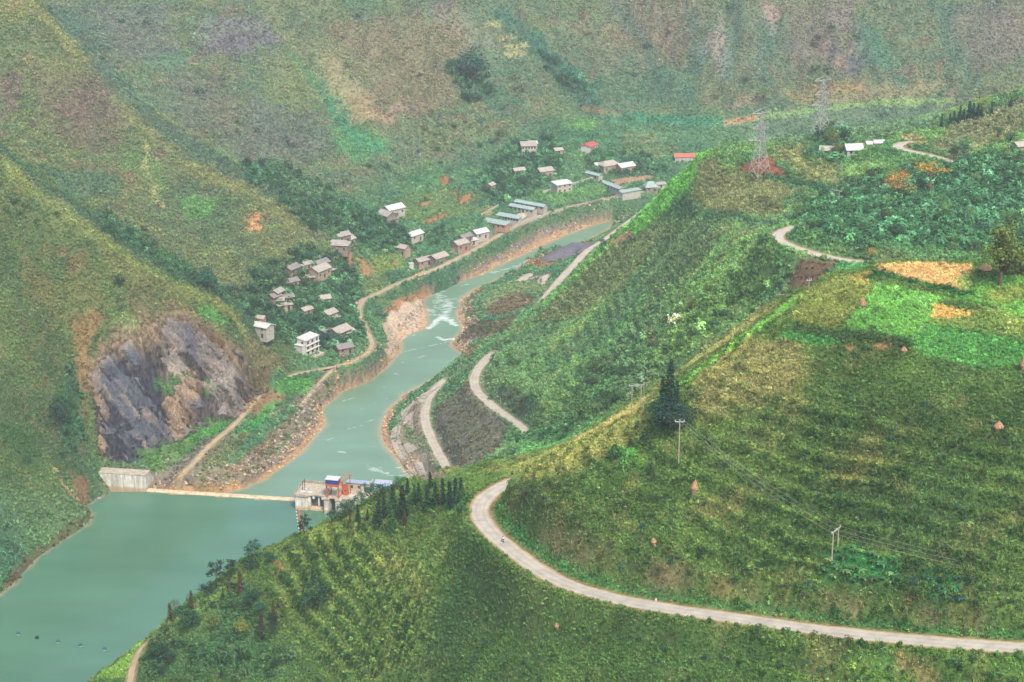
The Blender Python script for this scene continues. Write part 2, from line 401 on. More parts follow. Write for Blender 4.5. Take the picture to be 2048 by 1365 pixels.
# reservoir: no island may break the surface, the land does not sink below it
def cut_reservoir():
    P = [(-300, 335), (-235, 335), (-212, 560), (-158, 640), (-100, 700), (-60, 740), (-20, 770), (-40, 803), (-165, 812), (-185, 800), (-205, 735), (-235, 660), (-290, 560)]
    w = window(P, 5)
    d = sdist(XX[w], YY[w], P)
    H[w] = np.where(d < -14, np.minimum(H[w], -1.5), H[w])
cut_reservoir()

# gravel flat beside the abutment block
_a, _b = at_z(293, 984, 0), at_z(591, 1003, 0); _u = (_b - _a)[:2] / np.linalg.norm((_b - _a)[:2]); _v = np.array((-_u[1], _u[0]))
w = window(np.array([_a[:2] - 30, _a[:2] + 40]), 4)
uu = (XX[w] - _a[0]) * _u[0] + (YY[w] - _a[1]) * _u[1]; vv = (XX[w] - _a[0]) * _v[0] + (YY[w] - _a[1]) * _v[1]
k = sstep(-1.5, 0, uu) * (1 - sstep(6, 12, uu)) * (1 - sstep(15, 22, vv)) * sstep(-3, -1, vv)
H[w] = H[w] * (1 - k) + k * np.minimum(H[w], -2.0 + .13 * np.clip(vv, 0, 20))
k = sstep(2, 6, uu) * (1 - sstep(60, 68, uu)) * (1 - sstep(4, 9, vv)) * sstep(-8, -3, vv)
H[w] = H[w] * (1 - k) + k * np.minimum(H[w], -1.0)

BARE = np.zeros(XX.shape); BARE[w] = sstep(-2, 0, uu) * (1 - sstep(62, 68, uu)) * (1 - sstep(6, 10, vv)) * sstep(-10, -6, vv)
# ------------------------------------------------------------------ roads are cut level into the slope
def smooth_path(pts, step=2.5):
    P = np.array([at_z(*p) for p in pts])
    t = np.concatenate([[0], np.cumsum(np.linalg.norm(np.diff(P[:, :2], axis=0), axis=1))])
    n = max(8, int(t[-1] / step)); s = np.linspace(0, t[-1], n)
    Q = np.stack([np.interp(s, t, P[:, k]) for k in range(3)], -1)
    for _ in range(int(6)):
        Q[1:-1] = 0.25 * Q[:-2] + 0.5 * Q[1:-1] + 0.25 * Q[2:]
    return Q
def cut_road(pts, half, blend=5.0, raise_=0.0):
    Q = smooth_path(pts)
    w = window(Q, half + blend + 4)
    d, par = seg_dist(XX[w], YY[w], Q)
    zr = np.interp(par, np.arange(len(Q)), Q[:, 2]) + raise_
    k = sstep(half + 0.9, half + blend, d)
    H[w] = zr * (1 - k) + H[w] * k
    return Q
P_NEAR = cut_road(ROAD_NEAR, 3.3, 5)
P_BEND = cut_road(ROAD_BEND, 3.0, 6)
P_FAR = cut_road(ROAD_FAR, 3.0, 6)
P_BANK = cut_road(ROAD_BANK, 3.0, 5)
P_REVET = cut_road(LANE_REVET, 2.8, 4)
P_EAST = cut_road(ROAD_EAST, 2.6, 5)
P_VALLEY = cut_road(ROAD_VALLEY, 2.4, 5)
P_TRACK = cut_road(TRACK_VILLAGE, 1.6, 4)
P_SHORE = cut_road(TRACK_SHORE, 1.3, 3)

# ------------------------------------------------------------------ land cover: what grows or lies where (base colours, with shade under plants painted in)
HAZE_LIN = np.array((0.23, 0.26, 0.235))
CLEAR = {0: .93, 1: .97, 2: .94, 3: .95, 4: .925, 5: .905}
GAIN, GAIN_BARE = {0: .92, 1: .65, 2: .86, 3: .64, 4: .84, 5: .86}, 2.35
def lin(c):
    c = np.asarray(c, float) / 255.0
    return np.where(c <= 0.04045, c / 12.92, ((c + 0.055) / 1.055) ** 2.4)
def alb(rgb, reg=1, gain=None):
    """surface colour of something that looks like rgb through the air in front of that hill"""
    T = CLEAR[reg]
    a = np.clip((lin(rgb) - (1 - T) * HAZE_LIN) / (T * (gain or GAIN[reg])), 0.006, 0.8)
    a = .94 * a + .06 * a.mean()
    return np.maximum(a * np.array((.97, 1.0, .93) if (gain is None and reg in (1, 3)) else (1.02, 1.0, .96)), .17 * a.max())
n1 = fbm(XX, YY, 34, 4, 501); n2 = fbm(XX, YY, 15, 4, 511); n3 = fbm(XX, YY, 70, 3, 521); n4 = fbm(XX, YY, 5, 3, 531)
def pal(reg, a, b, c, d):
    """four cover colours mixed in drifting patches"""
    k1 = sstep(-.35, .35, n1 + .35 * n4)[..., None]; k2 = sstep(.05, .5, n2 + .3 * n4)[..., None]; k3 = sstep(.1, .55, n3 + .35 * n2)[..., None]
    o = alb(a, reg) * (1 - k1) + alb(b, reg) * k1
    o = o * (1 - .75 * k2) + alb(c, reg) * .75 * k2
    return o * (1 - .7 * k3) + alb(d, reg) * .7 * k3
BASE = [pal(0, (78,122,92), (98,138,98), (70,112,98), (122,138,92)),
        pal(1, (70,92,52), (88,112,60), (114,114,70), (60,90,56)),
        pal(2, (84,106,72), (98,118,74), (120,112,78), (72,106,74)),
        pal(3, (80,108,78), (96,126,76), (112,112,80), (72,116,76)),
        pal(4, (96,116,86), (112,124,86), (120,110,94), (88,114,88)),
        pal(5, (98,120,98), (112,126,96), (130,114,100), (92,122,100))]
LC = sum(RM[i][..., None] * BASE[i] for i in range(6)) / np.maximum(sum(RM), 1e-3)[..., None]
VEG = np.ones(XX.shape, np.float32)       # how thickly scrub covers the place
ROCK = np.zeros(XX.shape, np.float32)     # bare rock
rag1 = fbm(XX, YY, 14, 3, 541); rag2 = fbm(XX, YY, 4.5, 2, 551)

def paint_mask(w, m, rgb, reg, veg=None, rock=None):
    c = alb(rgb, reg, GAIN_BARE if (veg is not None and veg <= .4) else None)
    LC[w] = LC[w] * (1 - m[..., None]) + c * m[..., None]
    if veg is not None: VEG[w] = VEG[w] * (1 - m) + veg * m
    if rock is not None: ROCK[w] = ROCK[w] * (1 - m) + rock * m
def patch(pts, rgb, reg=1, a=1.0, soft=1.5, rag=2.0, veg=None, rock=None):
    P = cast(dens2(pts, 16, True))[:, :2]
    w = window(P, soft + rag + 2)
    if XX[w].size == 0: return
    if veg is None and np.ptp(lin(rgb)) > .17: a *= .8
    d = sdist(XX[w], YY[w], P) + rag * (rag1[w] + .5 * rag2[w])
    paint_mask(w, (1 - sstep(-soft, soft, d)) * a, rgb, reg, veg, rock)
def stroke(pts, width, rgb, reg=1, a=1.0, rag=.6, veg=None, rock=None, soft=.8):
    P = cast(dens2(pts, 14))[:, :2]
    stroke_w(P, width, rgb, reg, a, rag, veg, rock, soft)
def stroke_w(P, width, rgb, reg=1, a=1.0, rag=.6, veg=None, rock=None, soft=.8):
    w = window(P, width + soft + rag + 1)
    d, _ = seg_dist(XX[w], YY[w], P)
    d = d - width / 2 + rag * (rag1[w] + rag2[w])
    paint_mask(w, (1 - sstep(-soft, soft, d)) * a, rgb, reg, veg, rock)

# --- far mountains and left spur
FAR = [([(380,100),(400,40),(530,30),(560,85),(470,112)],(104,96,114),.7),([(500,190),(640,230),(652,300),(560,320),(480,260)],(98,106,110),.7),([(640,100),(680,110),(760,228),(800,240),(700,252),(650,180)],(158,134,112),.8),
 ([(770,216),(842,205),(846,220),(780,236)],(124,96,114),.8),([(280,110),(380,105),(370,130),(290,156)],(78,146,112),.7),([(660,260),(720,250),(790,290),(760,312),(700,332)],(84,142,104),.8),([(560,120),(640,150),(650,210),(600,235),(520,190)],(122,136,100),.7),
 ([(920,100),(960,90),(950,160),(1010,180),(1050,205),(1000,232),(920,170)],(70,112,100),.8),([(1070,60),(1130,130),(1205,180),(1180,204),(1100,130),(1050,80)],(66,122,106),.8),([(860,10),(930,20),(1000,110),(940,90),(880,60)],(126,122,116),.6),
 ([(700,160),(790,90),(880,110),(900,180),(800,190)],(112,126,104),.6),([(1100,40),(1240,60),(1300,150),(1200,140)],(122,126,108),.6),([(1250,90),(1380,150),(1400,215),(1300,222),(1200,190)],(86,120,106),.7),
 ([(1405,100),(1440,30),(1472,130),(1440,166)],(126,112,118),.85),([(1528,8),(1562,20),(1552,62),(1530,54)],(146,112,124),.8),([(1460,40),(1520,40),(1530,150),(1480,165)],(114,122,112),.7),([(1645,135),(1662,92),(1722,90),(1736,130),(1706,160)],(88,88,106),.95),
 ([(1655,128),(1700,98),(1712,104),(1672,140)],(150,132,108),.9),([(1650,10),(1700,0),(1725,70),(1665,70)],(104,104,110),.7),([(1560,185),(1700,172),(1900,168),(1850,200),(1600,212)],(136,126,102),.8),([(1470,195),(1530,190),(1520,214),(1470,218)],(140,120,112),.7),
 ([(1640,175),(1700,160),(1740,180),(1680,190)],(146,122,96),.7),([(1980,40),(2048,40),(2048,90),(2000,70)],(128,118,112),.6),([(1880,60),(2040,70),(2040,150),(1900,140)],(106,120,106),.6),([(1700,70),(1760,60),(1800,140),(1760,150)],(84,132,106),.6),
 ([(80,0),(240,0),(330,140),(250,130)],(100,118,108),.5),([(330,20),(400,10),(380,60),(320,50)],(130,130,100),.6),([(850,0),(900,0),(905,40),(870,40)],(104,104,112),.6)]
for P, c, a in FAR: patch(P, (c[0], c[1] + 2, c[2] - 6), 5, a * .8, 4, 8, rock=.5 if c[2] >= c[1] else None, veg=.45 if c[0] > c[1] else 1)
for k in range(16):                       # thin terrace paths across the upper left mountain
    y0 = 14 + k * 13.5
    stroke([(90 + k * 9, y0), (230 + k * 6, y0 + 4), (420, y0 + 9 + 3 * math.sin(k))], 1.6, (116,142,118) if k % 3 else (78,104,98), 5, .7)
for pts in ([(970,52),(1000,50)],[(1000,80),(1030,76)],[(1010,95),(1060,92)],[(1010,110),(1050,108)]): stroke(pts, 2.2, (178,172,126), 5, .8)
SPUR = [([(90,210),(200,160),(232,240),(150,260)],(108,100,94),.6),([(0,140),(40,150),(30,230),(0,240)],(120,104,102),.6),([(60,120),(140,100),(170,150),(90,180)],(118,124,86),.6),([(360,400),(440,400),(430,430),(370,450)],(96,148,86),.8),
 ([(480,430),(530,420),(540,450),(490,460)],(150,126,96),.5),([(240,300),(330,320),(330,380),(260,350)],(110,138,88),.6),([(90,340),(230,350),(240,400),(120,400)],(82,112,92),.7),([(500,438),(520,430),(515,465),(502,462)],(214,150,112),.9)]
for P, c, a in SPUR: patch(P, c, 4, a, 2, 4)
stroke([(4,14),(62,10),(112,58),(152,112),(202,164),(300,268),(398,342),(515,397),(590,450)], 10, (142,140,94), 4, .55, 4, soft=4)
stroke([(0,292),(60,350),(120,398),(200,448),(262,492),(330,538),(420,572),(480,612),(525,640)], 14, (66,100,84), 4, .7, 6, soft=4)
stroke([(120,32),(160,88),(212,138),(310,242),(410,315),(530,370)], 26, (76,104,96), 5, .6, 8, soft=6)
for P, c in (([(1230,0),(1420,0),(1400,100),(1310,150),(1220,80)],(132,116,104)),([(1560,0),(1700,0),(1690,120),(1580,150)],(126,112,108)),([(1900,20),(2048,0),(2048,120),(1940,140)],(122,112,110)),([(640,50),(880,30),(960,130),(900,220),(760,240)],(134,120,100)),([(150,20),(330,10),(360,120),(260,130)],(108,112,112)),([(330,150),(460,150),(480,240),(380,280)],(112,112,104))): patch(P, c, 5, .55, 10, 12)
patch([(60,160),(190,150),(260,260),(200,320),(90,260)],(118,106,98),4,.5,6,8)
stroke([(600,130),(645,180),(665,215),(690,260),(725,285),(762,300)], 13, (76,138,104), 5, .75, 6, soft=4)
patch([(566,78),(640,62),(700,100),(760,160),(690,200),(640,172)], (126,132,102), 5, .6, 5, 6); patch([(430,70),(560,70),(556,88),(470,112),(400,112)], (102,98,110), 5, .5, 5, 6); patch([(420,255),(560,255),(640,300),(600,340),(480,330)], (104,110,104), 5, .5, 5, 6)
stroke([(1010,30),(1050,70),(1100,130),(1150,180),(1190,212)], 16, (66,112,98), 5, .7, 8, soft=5); stroke([(520,0),(560,70),(600,120),(700,220),(790,300)], 10, (128,138,104), 5, .45, 6, soft=5)
for pts in ([(1475,0),(1470,60),(1450,150)],[(1535,60),(1520,130),(1540,170)],[(1740,60),(1760,120),(1800,165)],[(1380,40),(1400,120),(1380,190)],[(1240,20),(1290,90),(1330,180)],[(1880,20),(1900,90),(1940,150)]): stroke(pts, 11, (78,112,100), 5, .6, 7, soft=5)
stroke([(290,290),(285,340),(310,370),(300,400),(325,415)], 1.8, (160,158,108), 4, .8)

# --- left hill with the quarry
wq = window(QPOLY, 12); qd2 = sdist(XX[wq], YY[wq], QPOLY) + 1.5 * rag1[wq]
m = 1 - sstep(-1.0, 1.5, qd2)
paint_mask(wq, m, (118,108,104), 2, veg=.04, rock=1)
k = sstep(-.1, .5, fbm(XX[wq] + H[wq], YY[wq], 9, 3, 611)) * m
paint_mask(wq, k * .8, (158,142,124), 2, veg=.04)
k = sstep(.0, .5, fbm(XX[wq] - H[wq], YY[wq], 7, 3, 621)) * m
paint_mask(wq, k * .8, (84,82,96), 2, veg=.04)
patch([(188,745),(262,690),(300,702),(342,830),(356,880),(270,928),(215,926),(185,820)],(84,88,106),2,.8,1,1.5,veg=.04)
patch([(315,742),(366,702),(372,760),(340,792)],(166,152,140),2,.85,1,1.5,veg=.04); patch([(432,722),(472,732),(466,800),(440,840),(420,828)],(160,148,138),2,.8,1,1.5,veg=.04)
patch([(326,802),(376,742),(410,770),(382,850),(352,882)],(166,136,106),2,.75,1,1.5,veg=.04); patch([(345,645),(385,650),(405,740),(365,700)],(92,88,98),2,.8,1,1.5,veg=.04); patch([(480,715),(545,742),(530,780),(490,800)],(112,100,92),2,.8,1,1.5,veg=.04)
for P in ([(308,772),(372,738),(380,750),(330,787)],[(405,766),(430,760),(442,776),(410,792)]): patch(P,(74,136,72),2,1,.6,.6,veg=1.2,rock=0)
for P in ([(384,608),(420,608),(458,652),(440,658),(400,632)],[(212,628),(262,630),(282,646),(240,656)]): patch(P,(92,154,82),2,.9,1,1.5,veg=1.2)
stroke([(176,765),(200,705),(260,652),(330,634),(390,638),(435,688),(485,708),(555,735)], 7, (140,124,96), 2, .6, 5, soft=3, veg=.7)
patch([(138,642),(200,625),(212,650),(180,690),(172,760),(160,900),(150,900),(150,760)],(142,112,80),2,.75,1.5,2.5,veg=.5); patch([(130,520),(165,500),(180,540),(140,555)],(150,124,86),2,.5,2,3); patch([(400,655),(470,690),(430,690)],(150,118,92),2,.7,1,1.5,veg=.4)
patch([(105,790),(150,745),(168,880),(125,905)],(58,96,66),2,.8,2,3); patch([(0,850),(60,840),(90,930),(0,960)],(66,102,62),2,.6,2,4); patch([(60,560),(170,560),(200,600),(60,620)],(112,118,74),2,.6,3,4); patch([(190,480),(260,530),(330,575),(300,590),(200,540)],(118,124,78),2,.6,3,3)
stroke([(0,318),(60,378),(120,428),(200,478),(260,523),(330,568),(420,600),(480,645)], 6, (136,146,86), 2, .7, 3, soft=2.5)
patch([(250,600),(380,600),(330,560),(250,530)],(112,116,80),2,.5,3,4)
for pts in ([(30,468),(45,510),(47,560),(46,580)],[(48,712),(78,682),(92,655),(150,622),(225,615)],[(40,345),(42,372),(16,420),(4,462)],[(45,712),(70,730),(95,752),(92,770)],[(40,790),(88,760)]): stroke(pts, 1.1, (164,160,100), 2, .85, .4, veg=.3)
patch([(138,940),(175,960),(172,1000),(150,1008),(146,990)],(190,152,112),2,.9,.6,1,veg=.2); patch([(20,1140),(60,1110),(55,1135),(10,1178)],(160,128,92),2,.8,1,1,veg=.3)
stroke([(-40,1222),(0,1184),(60,1126),(120,1077),(176,1026)], 2.2, (140,116,84), 2, .8, .8, veg=.15)
for pts in ([(105,935),(120,965),(145,995)],): stroke(pts, 1.6, (176,150,112), 2, .9)

# --- valley floor, banks and village
w = window(RIVER, 40)
rdp = sdist(XX[w], YY[w], RIVER) + 1.2 * rag1[w] + .8 * rag2[w]
dW, _ = seg_dist(XX[w], YY[w], RW[:, :2]); dE, _ = seg_dist(XX[w], YY[w], RE[:, :2])
westside = dW < dE
zz = H[w] + 6 + .9 * rag1[w] + .5 * rag2[w]
nearb = (rdp < 30) & (rdp > -6) & westside & (YY[w] < 1310) & (YY[w] > 813)
top = np.interp(YY[w], [830, 960, 1010, 1060], [10.0, 9.5, 6.5, 6.2])
k = (1 - sstep(top - 1.5, top, zz)) * nearb
paint_mask(w, k, (176,162,146), 0, veg=.10, rock=.5)
k2 = sstep(-.1, .3, fbm(XX[w], YY[w], 7, 3, 631)) * sstep(2.8, 4.5, zz) * nearb * (zz < top + 1); k2 = k2 * np.where(YY[w] > 1040, .5, 1.0); paint_mask(w, k2 * .9, (108,126,86), 0); VEG[w] = np.maximum(VEG[w], .8 * k2)
k = (1 - sstep(1.2, 2.1, zz)) * nearb; paint_mask(w, k, (226,188,146), 0, veg=0, rock=.3)
k = (1 - sstep(1.5, 4.0, rdp)) * (~westside) * (YY[w] > 813) * (YY[w] < 1150); paint_mask(w, k, (222,182,142), 0, veg=0, rock=.3)
k = (1 - sstep(6, 9, rdp)) * sstep(3, 5, rdp) * (~westside) * (YY[w] > 1000) * (YY[w] < 1120); paint_mask(w, k, (160,146,132), 0, veg=.15, rock=.5)
patch([(760,650),(775,628),(800,608),(842,600),(858,652),(824,670),(800,690),(786,712),(768,702),(775,682)],(246,220,192),0,1,1,1,veg=0)
patch([(762,622),(800,596),(852,574),(848,590),(800,612),(768,634)],(216,164,116),0,.9,.8,1,veg=.1)
patch([(905,690),(925,704),(955,698),(930,720),(915,712)],(206,166,124),0,.9,.6,.8,veg=.05,rock=.6)
patch([(300,985),(345,940),(400,888),(440,868),(470,850),(450,900),(390,950),(360,985)],(166,156,146),0,.85,1,1.5,veg=.15); patch([(280,908),(380,876),(405,888),(340,930),(292,946)],(92,130,74),0,.9,1,1.5); patch([(368,866),(420,836),(452,848),(432,872),(372,880)],(80,146,72),0,1,.8,1)
patch([(420,890),(470,870),(500,868),(470,905),(420,955),(385,960)],(118,122,88),0,.7,1,1.5); patch([(488,828),(505,790),(540,784),(578,790),(560,806),(512,832)],(196,154,122),0,.9,.8,1,veg=.1); patch([(538,782),(580,756),(628,756),(622,786),(580,792)],(84,148,74),0,1,.8,1)
patch([(500,852),(530,810),(558,804),(550,830),(500,866),(468,872)],(72,146,76),0,.9,.8,1); patch([(440,945),(520,890),(560,850),(590,830),(560,880),(490,945)],(122,110,88),0,.8,1,2,veg=.5); patch([(318,975),(360,970),(440,972),(480,965),(470,985),(420,998),(320,992)],(222,178,126),0,1,.8,1,veg=0,rock=.5)
patch([(690,504),(703,505),(707,546),(692,546)],(212,166,116),0,1,.7,.8,veg=.05); patch([(714,516),(728,520),(746,545),(735,557),(724,550)],(206,166,108),0,1,.7,.8,veg=.05); patch([(738,514),(795,508),(806,536),(752,552)],(138,154,80),0,.8,1,1.5); patch([(777,530),(792,522),(795,530),(782,540)],(200,160,110),0,.9,.5,.5,veg=0)
for pts in ([(722,520),(738,556)],[(735,520),(752,548)],[(745,528),(748,552)]): stroke(pts, 1.1, (206,166,110), 0, .9, .3, veg=0)
patch([(1075,402),(1190,368),(1240,380),(1110,414)],(112,156,98),0,.9,1,1); patch([(1070,385),(1110,376),(1100,392),(1050,402)],(92,140,84),0,.8,1,1); patch([(790,400),(880,380),(960,385),(950,430),(850,450),(800,440)],(110,132,86),0,.7,2,3)
for P in ([(876,360),(892,350),(902,368),(885,376)],[(908,400),(940,388),(946,396),(924,410)],[(846,444),(880,430),(902,428),(880,440),(850,452)],[(838,408),(860,402),(858,412),(838,416)],[(900,386),(912,384),(910,392)],[(915,338),(922,336),(924,344)]): patch(P,(214,152,112),0,.95,.8,.8,veg=.02)
patch([(955,420),(988,412),(985,432),(965,440)],(160,150,84),0,.7,.8,1); patch([(984,458),(1030,432),(1062,408),(1092,426),(1052,452),(1000,468)],(160,154,146),0,1,.6,.6,veg=0); patch([(1040,440),(1086,424),(1092,428),(1056,448)],(164,180,140),0,1,.5,.4,veg=0)
patch([(905,502),(950,470),(985,464),(1004,470),(950,500),(922,512)],(182,166,150),0,.95,.6,.8,veg=0); patch([(1210,362),(1300,350),(1308,357),(1238,372)],(220,176,140),0,.95,.7,.8,veg=0); patch([(905,498),(930,502),(935,512),(910,506)],(222,170,124),0,.9,.5,.5,veg=0)
patch([(1148,238),(1190,240),(1195,262),(1150,262)],(112,164,96),0,.8,1.5,2); patch([(1195,255),(1420,262),(1430,290),(1200,290)],(96,140,104),0,.6,2,3)
for pts in ([(1248,272),(1300,272),(1310,276)],[(1250,284),(1290,284),(1310,282)],[(1340,250),(1360,246)]): stroke(pts, 3, (188,164,116), 0, .85, .5, veg=.05)
stroke([(1165,217),(1200,225),(1240,232)], 3.5, (186,146,106), 5, .8, 1, veg=.1); stroke([(1250,233),(1300,238),(1450,246)], 5, (70,138,108), 5, .8, 1.5); stroke([(1452,247),(1490,241),(1520,236)], 5, (214,162,112), 5, .95, .8, veg=0); stroke([(1520,236),(1600,226),(1700,214),(1800,208),(1900,206)], 4.5, (134,164,108), 5, .85, 1)
patch([(1210,225),(1420,240),(1420,262),(1220,250)],(62,134,106),5,.6,2,3); patch([(1450,250),(1700,222),(1900,215),(1850,262),(1500,290)],(104,132,108),0,.7,3,4)

# --- middle right hills
patch([(1075,645),(1200,505),(1290,425),(1340,470),(1260,560),(1160,640)],(102,110,78),3,.75,4,5); stroke([(1270,442),(1320,405),(1352,372),(1392,340)], 14, (98,156,64), 3, .8, 3); stroke([(1090,610),(1150,552),(1230,480),(1280,436)], 8, (98,148,80), 3, .6, 3)
patch([(1400,330),(1480,340),(1580,370),(1560,430),(1450,440),(1380,410)],(110,108,78),3,.8,3,5); patch([(1300,480),(1400,440),(1450,470),(1380,560),(1300,590)],(84,102,76),3,.7,3,5); patch([(1570,330),(1650,315),(1690,370),(1600,368)],(122,120,82),3,.7,2,3); patch([(1540,320),(1600,295),(1640,285),(1600,330)],(128,124,84),3,.7,2,3)
patch([(1462,340),(1507,320),(1531,310),(1548,325),(1571,358),(1519,352)],(196,124,88),3,.95,1,1.2,veg=.05); patch([(1388,330),(1420,322),(1440,335),(1400,345)],(96,100,76),3,.6,2,2)
stroke([(1535,357),(1600,371),(1680,386)], 5, (52,86,66), 3, .8, 1.5, veg=1.6); stroke([(1340,421),(1400,431),(1480,440),(1530,450)], 5, (58,92,68), 3, .75, 1.5, veg=1.6)
patch([(1609,517),(1680,527),(1650,548),(1634,570),(1584,586),(1572,576),(1588,538)],(144,116,92),3,.95,1,1.2,veg=.05); patch([(1650,545),(1690,530),(1740,535),(1690,548)],(74,128,82),3,.8,1,1)
patch([(1420,560),(1560,480),(1540,560),(1400,690),(1300,760),(1280,720)],(112,140,76),3,.7,4,5); patch([(1850,300),(1900,258),(2048,200),(2048,262),(1950,302),(1880,310)],(116,114,88),3,.8,3,4,veg=.8); patch([(1790,280),(1830,272),(1850,290),(1810,295)],(160,124,96),3,.6,1.5,2)
patch([(1600,440),(1760,380),(1900,350),(2048,330),(2048,500),(1850,510),(1650,480)],(66,108,78),3,.7,5,6); patch([(1650,270),(1700,280),(1690,330),(1620,320)],(62,102,76),3,.6,3,3)
patch([(930,650),(1000,640),(1035,630),(1020,660),(960,684),(925,690)],(146,126,100),3,.8,1.2,2,veg=.4,rock=.5); patch([(968,608),(1022,587),(1074,597),(1040,622),(998,636),(972,625)],(168,138,108),3,.85,1,1.5,veg=.2); patch([(1042,530),(1083,514),(1126,530),(1076,538)],(196,150,112),0,.9,1,1,veg=.1); patch([(940,640),(985,590),(1050,545),(1060,580),(1000,600)],(112,124,92),3,.7,1.5,2)
patch([(1030,560),(1060,545),(1080,552),(1068,566),(1040,566)],(196,180,164),0,.9,.7,1,veg=0,rock=.5); patch([(1075,560),(1090,548),(1102,550),(1088,572),(1066,570)],(200,178,162),0,.9,.7,1,veg=0,rock=.5); patch([(1078,518),(1115,496),(1188,484),(1192,490),(1150,516),(1095,526)],(112,106,112),0,1,.8,.8,veg=0)
patch([(1213,490),(1245,470),(1262,462),(1262,474),(1225,496)],(226,180,138),3,.95,.8,1,veg=0); patch([(1128,470),(1235,446),(1240,470),(1190,486),(1140,500)],(112,142,100),0,.7,1.5,1.5)
patch([(812,815),(862,776),(846,802),(838,842),(845,882),(870,932),(892,958),(836,962),(815,940),(792,900),(784,870)],(196,178,152),3,.95,.8,.8,veg=0,rock=.5); patch([(800,850),(825,860),(850,905),(838,910),(812,880)],(96,116,84),3,.8,.8,1,veg=1)
patch([(905,792),(940,768),(962,802),(1012,852),(1002,900),(950,932),(908,945),(880,892),(866,852),(872,822)],(158,150,130),3,.85,1.5,2,veg=.3,rock=.8); patch([(868,842),(900,820),(905,830),(880,860)],(160,148,136),3,.8,.8,.8,veg=0); patch([(1000,770),(1040,790),(1060,830),(1030,835),(990,800)],(98,100,88),3,.7,1,1.5,veg=.4,rock=.6)
patch([(1020,885),(1090,870),(1200,820),(1250,800),(1200,860),(1100,900),(1030,915)],(84,140,84),3,.6,2,3); patch([(1292,672),(1305,672),(1308,700),(1296,700)],(176,156,120),3,.8,.5,.6,veg=0)
stroke([(918,690),(950,680),(985,674)], 1.6, (206,186,160), 3, .95, .2, veg=0)

# --- near hill
patch([(1000,946),(1100,902),(1200,852),(1290,797),(1332,800),(1300,850),(1250,900),(1150,950),(1050,962)],(138,136,80),1,.8,2.5,3); patch([(1150,880),(1260,815),(1290,800),(1270,830),(1180,880)],(168,146,98),1,.5,2,2)
patch([(1290,800),(1400,722),(1460,690),(1540,620),(1520,620),(1400,712)],(150,144,92),1,.7,2,2)
patch([(1380,762),(1480,682),(1600,690),(1610,760),(1500,832),(1400,850)],(134,124,84),1,.65,3,3); patch([(1400,850),(1560,800),(1700,900),(1600,1000),(1420,960)],(84,102,58),1,.5,4,4)
patch([(1575,612),(1600,590),(1690,550),(1748,574),(1716,615),(1672,662),(1600,654),(1580,640)],(116,122,66),1,.8,1.2,1.5)
patch([(1676,662),(1717,614),(1755,568),(1843,590),(1882,602),(1862,637),(1854,653),(1820,684),(1785,676)],(106,156,78),1,1,.7,.8); patch([(1785,676),(1820,684),(1855,652),(1950,666),(2060,690),(2060,736),(2020,740),(1946,738),(1846,714)],(80,130,70),1,1,.7,.8)
patch([(1882,602),(1930,592),(1955,570),(1990,556),(2060,556),(2060,645),(1950,612)],(104,148,72),1,1,.7,1); patch([(1855,652),(1862,637),(1945,628),(1960,612),(2060,645),(2060,688),(1950,664)],(126,142,76),1,.9,.8,1)
patch([(1748,533),(1800,528),(1854,527),(1943,535),(1926,588),(1898,580),(1844,570),(1800,560),(1758,549)],(196,146,98),1,1,.8,1,veg=.41); patch([(1830,540),(1900,545),(1910,570),(1860,566)],(206,148,102),1,.8,1.5,1.5,veg=.42); patch([(1900,565),(1930,545),(1945,555),(1930,590)],(120,146,84),1,.8,.8,1,veg=1)
patch([(1866,608),(1943,628),(1939,637),(1858,641)],(186,146,86),1,.95,.6,.8,veg=.45); patch([(1700,560),(1735,545),(1745,555),(1720,580)],(196,160,90),1,.6,.8,1); patch([(1960,590),(2060,575),(2060,600),(1990,612)],(128,128,70),1,.7,.8,1.2)
stroke([(1753,551),(1800,560),(1844,572),(1898,584),(1926,590)], 3, (36,84,50), 1, .95, .6, veg=2); stroke([(1740,560),(1755,552)], 4, (40,86,52), 1, .95, .6, veg=2)
stroke([(1590,664),(1640,676),(1741,678),(1809,694)], 4, (58,78,50), 1, .85, .8, veg=1.8); stroke([(1560,672),(1620,684),(1660,690)], 3, (66,128,70), 1, .7, .8)
patch([(1661,693),(1707,694),(1710,700),(1700,706),(1662,699)],(206,160,108),1,1,.4,.3,veg=0); patch([(1740,690),(1768,689),(1786,699),(1770,702),(1745,696)],(200,150,100),1,1,.4,.3,veg=0)
stroke([(1342,786),(1400,746),(1470,691),(1540,642),(1578,612)], 6, (108,156,76), 1, .95, 1, veg=1.6); patch([(1215,905),(1270,900),(1275,940),(1240,955)],(92,148,72),1,.8,1,1.5,veg=1.5)
patch([(1300,810),(1345,800),(1375,850),(1340,880),(1305,850)],(48,80,54),1,.7,1.5,1.5); patch([(1660,940),(1720,935),(1720,980),(1650,970)],(150,132,78),1,.4,2,2)
for P in ([(1080,1085),(1160,1135),(1290,1172),(1400,1192),(1400,1166),(1280,1128),(1150,1075)],[(1400,1192),(1545,1216),(1548,1186),(1400,1166)],[(1600,1222),(1720,1240),(1730,1212),(1620,1190)],[(1820,1250),(1960,1270),(1970,1240),(1840,1220)]): patch(P,(110,94,72),1,.7,1,2,veg=.5,rock=.4)
for P in ([(1408,1172),(1440,1165),(1450,1190),(1415,1192)],[(1800,1205),(1822,1200),(1824,1226),(1802,1226)],[(1665,1190),(1700,1185),(1690,1200)]): patch(P,(176,136,82),1,.7,.6,.8,veg=.4)
patch([(540,1126),(556,1124),(568,1140),(556,1146)],(214,146,92),1,1,.4,.4,veg=0); stroke([(656,1060),(657,1085),(660,1105)], 1.8, (176,142,78), 1, .8, .4, veg=.2)
